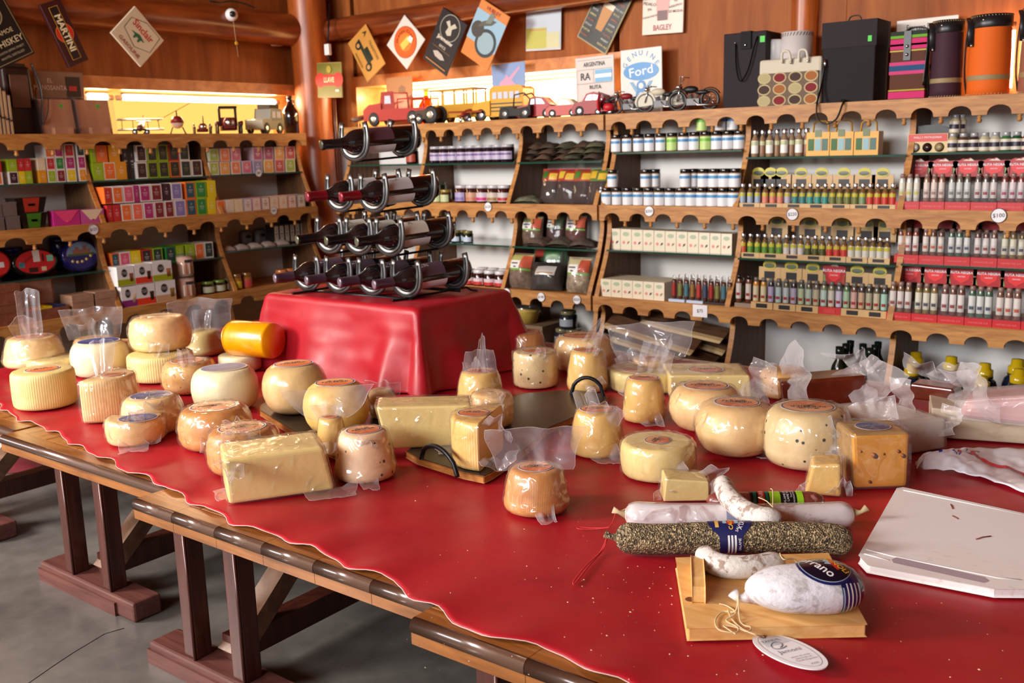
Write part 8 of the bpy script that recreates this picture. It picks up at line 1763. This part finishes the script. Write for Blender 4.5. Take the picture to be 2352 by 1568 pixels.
e = empty('toy_scooter', 'small red toy scooter in front of the route sign', 'toy', ((a.x+b.x)/2, yt-.065, zT), R(20), 'model vehicles on the shelf tops'); RD = s3((196, 34, 40))
obj('leg_shield', MB().tube([(-.2*L, 0, .2*L), (-.26*L, 0, .6*L), (-.18*L, 0, 1.05*L)], [.16*L, .2*L, .1*L], 10, flat=(1.6, .5)).mesh('leg_shield', M_TOY), e, RD); obj('rear_body', MB().ball((.25*L, 0, .36*L), .24*L, 14, sc=(1.2, .8, .9)).mesh('rear_body', M_TOY), e, RD); obj('floorboard', MB().box(-.25*L, .2*L, -.12*L, .12*L, .18*L, .24*L).mesh('floorboard', M_TOY), e, RD); obj('toy_seat', MB().ball((.22*L, 0, .62*L), .16*L, 12, sc=(1.4, .8, .5)).mesh('toy_seat', M_BLACK), e)
obj('handlebar', MB().tube([(-.18*L, -.25*L, 1.1*L), (-.18*L, 0, 1.05*L), (-.18*L, .25*L, 1.1*L)], .03*L, 6).mesh('handlebar', M_STEEL), e); wheel(e, -.28*L, 0, .16*L, .8); wheel(e, .3*L, 0, .16*L, .8)
# ================================================================ bags and cases on top of the right shelves
BLE = s3((36, 28, 32)); NEON = mat('neon_green', srgb(60, 200, 50), .5)
def casebox(label, x0, x1, yb, yt_, dep, col, y=3.84):
    a, b = onY(x0, yb, y), onY(x1, yb, y); w = b.x-a.x; h = (yb-yt_)*pxm(a)*1.01
    e = empty('leather_case', label, 'case', (a.x, y, zT), 0); o = bev(obj('case_body', MB().box(0, w, 0, dep, 0, h).mesh('case_body', M_OCF), e, col), .004, 2); return e, w, h
e, w, h = casebox('tall black leather bottle bag with flap and strap', 1660, 1757, 236, 72, .15, BLE)
obj('closing_flap', MB().box(w*.42, w*.66, -.006, .16, h*.985, h*1.01).box(w*.42, w*.66, -.008, -.002, h*.78, h).mesh('closing_flap', M_OCF), e, s3((20, 16, 18))); obj('snap', MB().ball((w*.54, -.009, h*.83), .006, 10).mesh('snap', M_STEEL), e); obj('snap', MB().ball((w*.28, -.002, h*.87), .004, 8).mesh('snap', M_STEEL), e)
obj('hanging_strap', MB().tube(catmull([Vector(v) for v in ((w*.3, -.006, h*.86), (w*.34, -.012, h*.55), (w*.45, -.016, h*.36), (w*.62, -.014, h*.5), (w*.75, -.012, h*.8), (w*.8, -.004, h*.93))], 6), .006, 8, flat=(1, .3)).mesh('hanging_strap', M_OCF), e, s3((22, 18, 20))); obj('price_dot', MB().box(w*.86, w*.97, -.003, -.001, h*.85, h*.93).mesh('price_dot', NEON), e)
e, w, h = casebox('tall black leather case with lid, green sticker and hanging strap', 1885, 2006, 230, 56, .16, s3((30, 22, 24)), 3.82)
obj('case_lid', bev(obj('x', MB().box(-.003, w+.003, -.003, .163, h*.69, h+.004).mesh('case_lid', M_OCF), e, s3((38, 30, 34))), .004, 2).data, e, s3((38, 30, 34))); bpy.data.objects.remove([c for c in e.children if c.name.startswith('x')][0])
obj('top_handle', MB().tube(catmull([Vector(v) for v in ((w*.36, .06, h), (w*.42, .06, h+.025), (w*.58, .06, h+.025), (w*.64, .06, h))], 5), .006, 8, flat=(1, .4)).mesh('top_handle', M_BLACK), e); obj('price_dot', MB().box(w*.86, w*.93, -.006, -.003, h*.74, h*.81).mesh('price_dot', NEON), e); obj('clasp', MB().tube([(w*.07, -.006, h*.56), (w*.08, -.008, h*.46)], .006, 8).mesh('clasp', M_STEEL), e)
obj('hanging_strap', MB().tube(catmull([Vector(v) for v in ((w*.08, -.010, h*.48), (w*.03, -.02, h*.2), (w*.02, -.05, 0), (w*.06, -.06, -h*.18), (w*.22, -.06, -h*.26), (w*.42, -.06, -h*.2), (w*.52, -.055, -h*.02), (w*.5, -.02, .004), (w*.4, .0, .006))], 6), .0085, 8, flat=(1, .25)).mesh('hanging_strap', M_BLACK), e)
# patterned tote
a, b = onY(1740, 236, 3.80), onY(1883, 232, 3.80); w = b.x-a.x; h = 104*pxm(a)
e = empty('tote_bag', 'cream tote bag with oval leaf pattern and rope handles', 'bag', (a.x, 3.80, zT)); CV = s3((206, 198, 176))
bev(obj('bag_body', MB().box(0, w, 0, .07, 0, h, top=(1.0, .8)).mesh('bag_body', M_OCF), e, CV), .01, 2)
pn = obj('pattern_panel', MB().box(w*.03, w*.97, -.004, .002, .004, h*.70).mesh('pattern_panel', M_OCF), e, s3((112, 92, 76)))
for i in range(4):
    for j in range(3):
        cxx, czz = w*(.11+.25*i), h*(.02+.24*j+.10)
        obj('oval_print', MB().lathe([(w*.108, 0), (w*.108, .0006), (.0001, .0008)], 18, M=Matrix.Translation((cxx, -.0042, czz)) @ Matrix.Rotation(R(90), 4, 'X') @ Matrix.Diagonal((1, .78, 1, 1)), smooth=False).mesh('oval_print', M_OCF), pn, s3((190, 176, 130)))
        obj('oval_print', MB().lathe([(w*.09, 0), (.0001, .0002)], 18, M=Matrix.Translation((cxx, -.0052, czz)) @ Matrix.Rotation(R(90), 4, 'X') @ Matrix.Diagonal((1, .72, 1, 1)), smooth=False).mesh('oval_print', M_OCF), pn, s3(((176, 164, 120), (126, 34, 40), (70, 52, 44), (160, 96, 50))[(i+2*j) % 4]))
for x in (.45, .72): obj('rope_handle', MB().tube(catmull([Vector(v) for v in ((w*(x-.06), -.003, h*.9), (w*(x-.05), -.006, h*1.12), (w*(x+.05), -.006, h*1.12), (w*(x+.08), -.003, h*.92))], 5), .005, 8).mesh('rope_handle', M_OCF), e, s3((214, 206, 186))); obj('eyelet', MB().ball((w*(x+.08), -.002, h*.9), .006, 8).mesh('eyelet', M_STEEL), e)
# white cups
def pot(label, px, yb, wpx, hpx, d, name, lid=False):
    p = onY(px, yb, d); r = wpx*pxm(p)/2; H = hpx*pxm(p); e = empty(name, label, 'cup', (p.x, d, zT+.0))
    obj('cup_body', MB().lathe([(.0001, 0), (r*.8, 0), (r*.86, .004), (r, H), (r*.96, H), (r*.8, H*.1), (.0001, H*.1)], 26).mesh('cup_body', mat('white_leather', srgb(214, 208, 204), .45)), e)
    if lid: obj('cup_lid', MB().lathe([(r*1.04, H*.62), (r*1.04, H), (r*.9, H*1.04), (.0001, H*1.04)], 26).mesh('cup_lid', M_WHITEG), e)
    else:
        mb = MB()
        for k in range(30): a_ = R(12*k); mb.tube([(r*.985*math.cos(a_), r*.985*math.sin(a_), H*.94), (r*1.01*math.cos(a_+.1), r*1.01*math.sin(a_+.1), H*.985)], .0014, 4)
        obj('stitching', mb.mesh('stitching', mat('stitch_brown', srgb(90, 60, 50), .6)), e)['kind'] = 'stuff'
pot('white stitched leather cup behind the patterned tote', 1827, 232, 70, 164, 3.935, 'leather_cup'); pot('white lidded jar behind the patterned tote', 1777, 234, 38, 144, 3.92, 'lidded_jar', True)
# striped woven bag
a, b = onY(2041, 214, 3.86), onY(2122, 212, 3.86); w = b.x-a.x; h = 152*pxm(a)
e = empty('striped_bag', 'brown woven bottle bag with pink and green stripes', 'bag', (a.x, 3.86, zT)); o = bev(obj('bag_body', MB().box(0, w, 0, .1, 0, h).mesh('bag_body', M_OCF), e, s3((92, 54, 36))), .004, 2)
for z0, z1, c in ((.94, 1.0, (40, 50, 40)), (.90, .94, (110, 170, 50)), (.74, .89, (206, 50, 110)), (.79, .82, (90, 40, 60)), (.71, .73, (200, 180, 90)), (.38, .56, (206, 70, 120)), (.43, .51, (40, 80, 120)), (.14, .16, (190, 170, 60)), (.03, .13, (206, 50, 110)), (0.0, .03, (40, 60, 40))): obj('woven_stripe', MB().box(-.0015-.0003*(z1 < .83), w+.0015, -.0015-.0003*(z1 < .53), .1015, z0*h, z1*h-.0002).mesh('woven_stripe', M_OCF), o, s3(c))
obj('buckle_strap', MB().box(w*.38, w*.58, -.006, -.002, h*.58, h).mesh('buckle_strap', M_BLACK), e); obj('snap', MB().ball((w*.48, -.008, h*.78), .006, 10).mesh('snap', M_STEEL), e); obj('snap', MB().ball((w*.48, -.008, h*.66), .006, 10).mesh('snap', M_STEEL), e); obj('top_handle', MB().tube(catmull([Vector(v) for v in ((w*.3, .04, h), (w*.6, .02, h*1.05), (w*1.0, .02, h*1.0), (w*1.05, .0, h*.8), (w*1.0, -.01, h*.2))], 6), .008, 8, flat=(1, .35)).mesh('top_handle', M_BLACK), e)
def bucket(label, px0, px1, yb, yt_, d, col, r_top=.94, band=True):
    a, b = onY(px0, yb, d), onY(px1, yb, d); r = (b.x-a.x)/2*.80; H = (yb-yt_)*pxm(a); e = empty('leather_bucket', label, 'leather bucket', ((a.x+b.x)/2, d+.0, zT))
    obj('bucket_body', MB().lathe([(.0001, 0), (r, 0), (r, H*.12), (r*.99, H*.5), (r*r_top, H*.82), (r*r_top, H*.96)], 36).mesh('bucket_body', M_OCF), e, col)
    obj('rim_band', MB().lathe([(r*r_top*1.01, H*.84), (r*r_top*1.035, H*.85), (r*r_top*1.035, H), (r*r_top*.98, H), (r*r_top*.95, H*.9), (.0001, H*.9)], 36).mesh('rim_band', M_BLACK), e)
    mb = MB()
    for k in range(40): a_ = R(9*k); mb.tube([(r*r_top*1.0*math.cos(a_), r*r_top*1.0*math.sin(a_), H*1.0), (r*r_top*1.04*math.cos(a_+.06), r*r_top*1.04*math.sin(a_+.06), H*.975)], .0013, 4)
    for k in range(36): a_ = R(10*k); mb.tube([(r*1.002*math.cos(a_), r*1.002*math.sin(a_), .006), (r*1.002*math.cos(a_+.07), r*1.002*math.sin(a_+.07), .010)], .0012, 4)
    obj('stitching', mb.mesh('stitching', mat('stitch_cream', srgb(206, 180, 130), .6)), e)['kind'] = 'stuff'
    if band: obj('tooled_band', MB().lathe([(r*1.004, H*.2), (r*1.006, H*.205), (r*1.006, H*.255), (r*1.004, H*.26)], 36).mesh('tooled_band', mat('braid_band', srgb(150, 130, 90), .6)), e)
    tp_ = [Vector((-r*.98, -r*.3, H*.98)), Vector((-r*.8, -r*.72, H*.9)), Vector((-r*.74, -r*.80, H*.62))]
    obj('side_strap', MB().tube(tp_, .013, 8, flat=(1, .25)).mesh('side_strap', M_BLACK), e); obj('snap', MB().ball((-r*.72, -r*.84, H*.63), .005, 8).mesh('snap', M_STEEL), e); obj('snap', MB().ball((-r*.2, -r*1.0*r_top, H*.93), .005, 8).mesh('snap', M_STEEL), e)
    obj('carry_strap', MB().tube(catmull([Vector(v) for v in ((-r*.95, -.0, H*1.0), (-r*1.12, -.01, H*.7), (-r*1.12, -.01, H*.3), (-r*1.0, 0, H*.05))], 5), .014, 8, flat=(1, .2)).mesh('carry_strap', M_BLACK), e)
    return e
bucket('dark purple leather bucket with black rim', 2126, 2216, 216, 46, 3.90, s3((66, 40, 50)))
bucket('bright orange leather bucket with black rim', 2208, 2330, 214, 38, 3.89, s3((226, 104, 32)))
bucket('reddish brown leather bucket cut by the right picture edge', 2326, 2440, 208, 20, 3.89, s3((150, 96, 76)))
q0, q1 = onY(2317, 205, 3.98), onY(2330, 70, 3.98)
tubelamp('upright glowing tube between the orange and brown buckets', (q0.x, 3.98, zT+.03), (q0.x, 3.98, q1.z), .009)
p = onZ(-10, 1047, .0); e = empty('cloth_bundle', 'white and dark red cloth bundle on the floor under the left table', 'cloth', (p.x, p.y, .002), .9)
obj('white_cloth', pillow(.75, .3, .13, 3, 16).mesh('white_cloth', mat('white_cotton', srgb(196, 192, 190), .8)), e); obj('red_cloth', pillow(.6, .16, .05, 9, 12).mesh('red_cloth', mat('dark_red_cotton', srgb(110, 20, 30), .8)), e, loc=(-.1, -.17, 0))
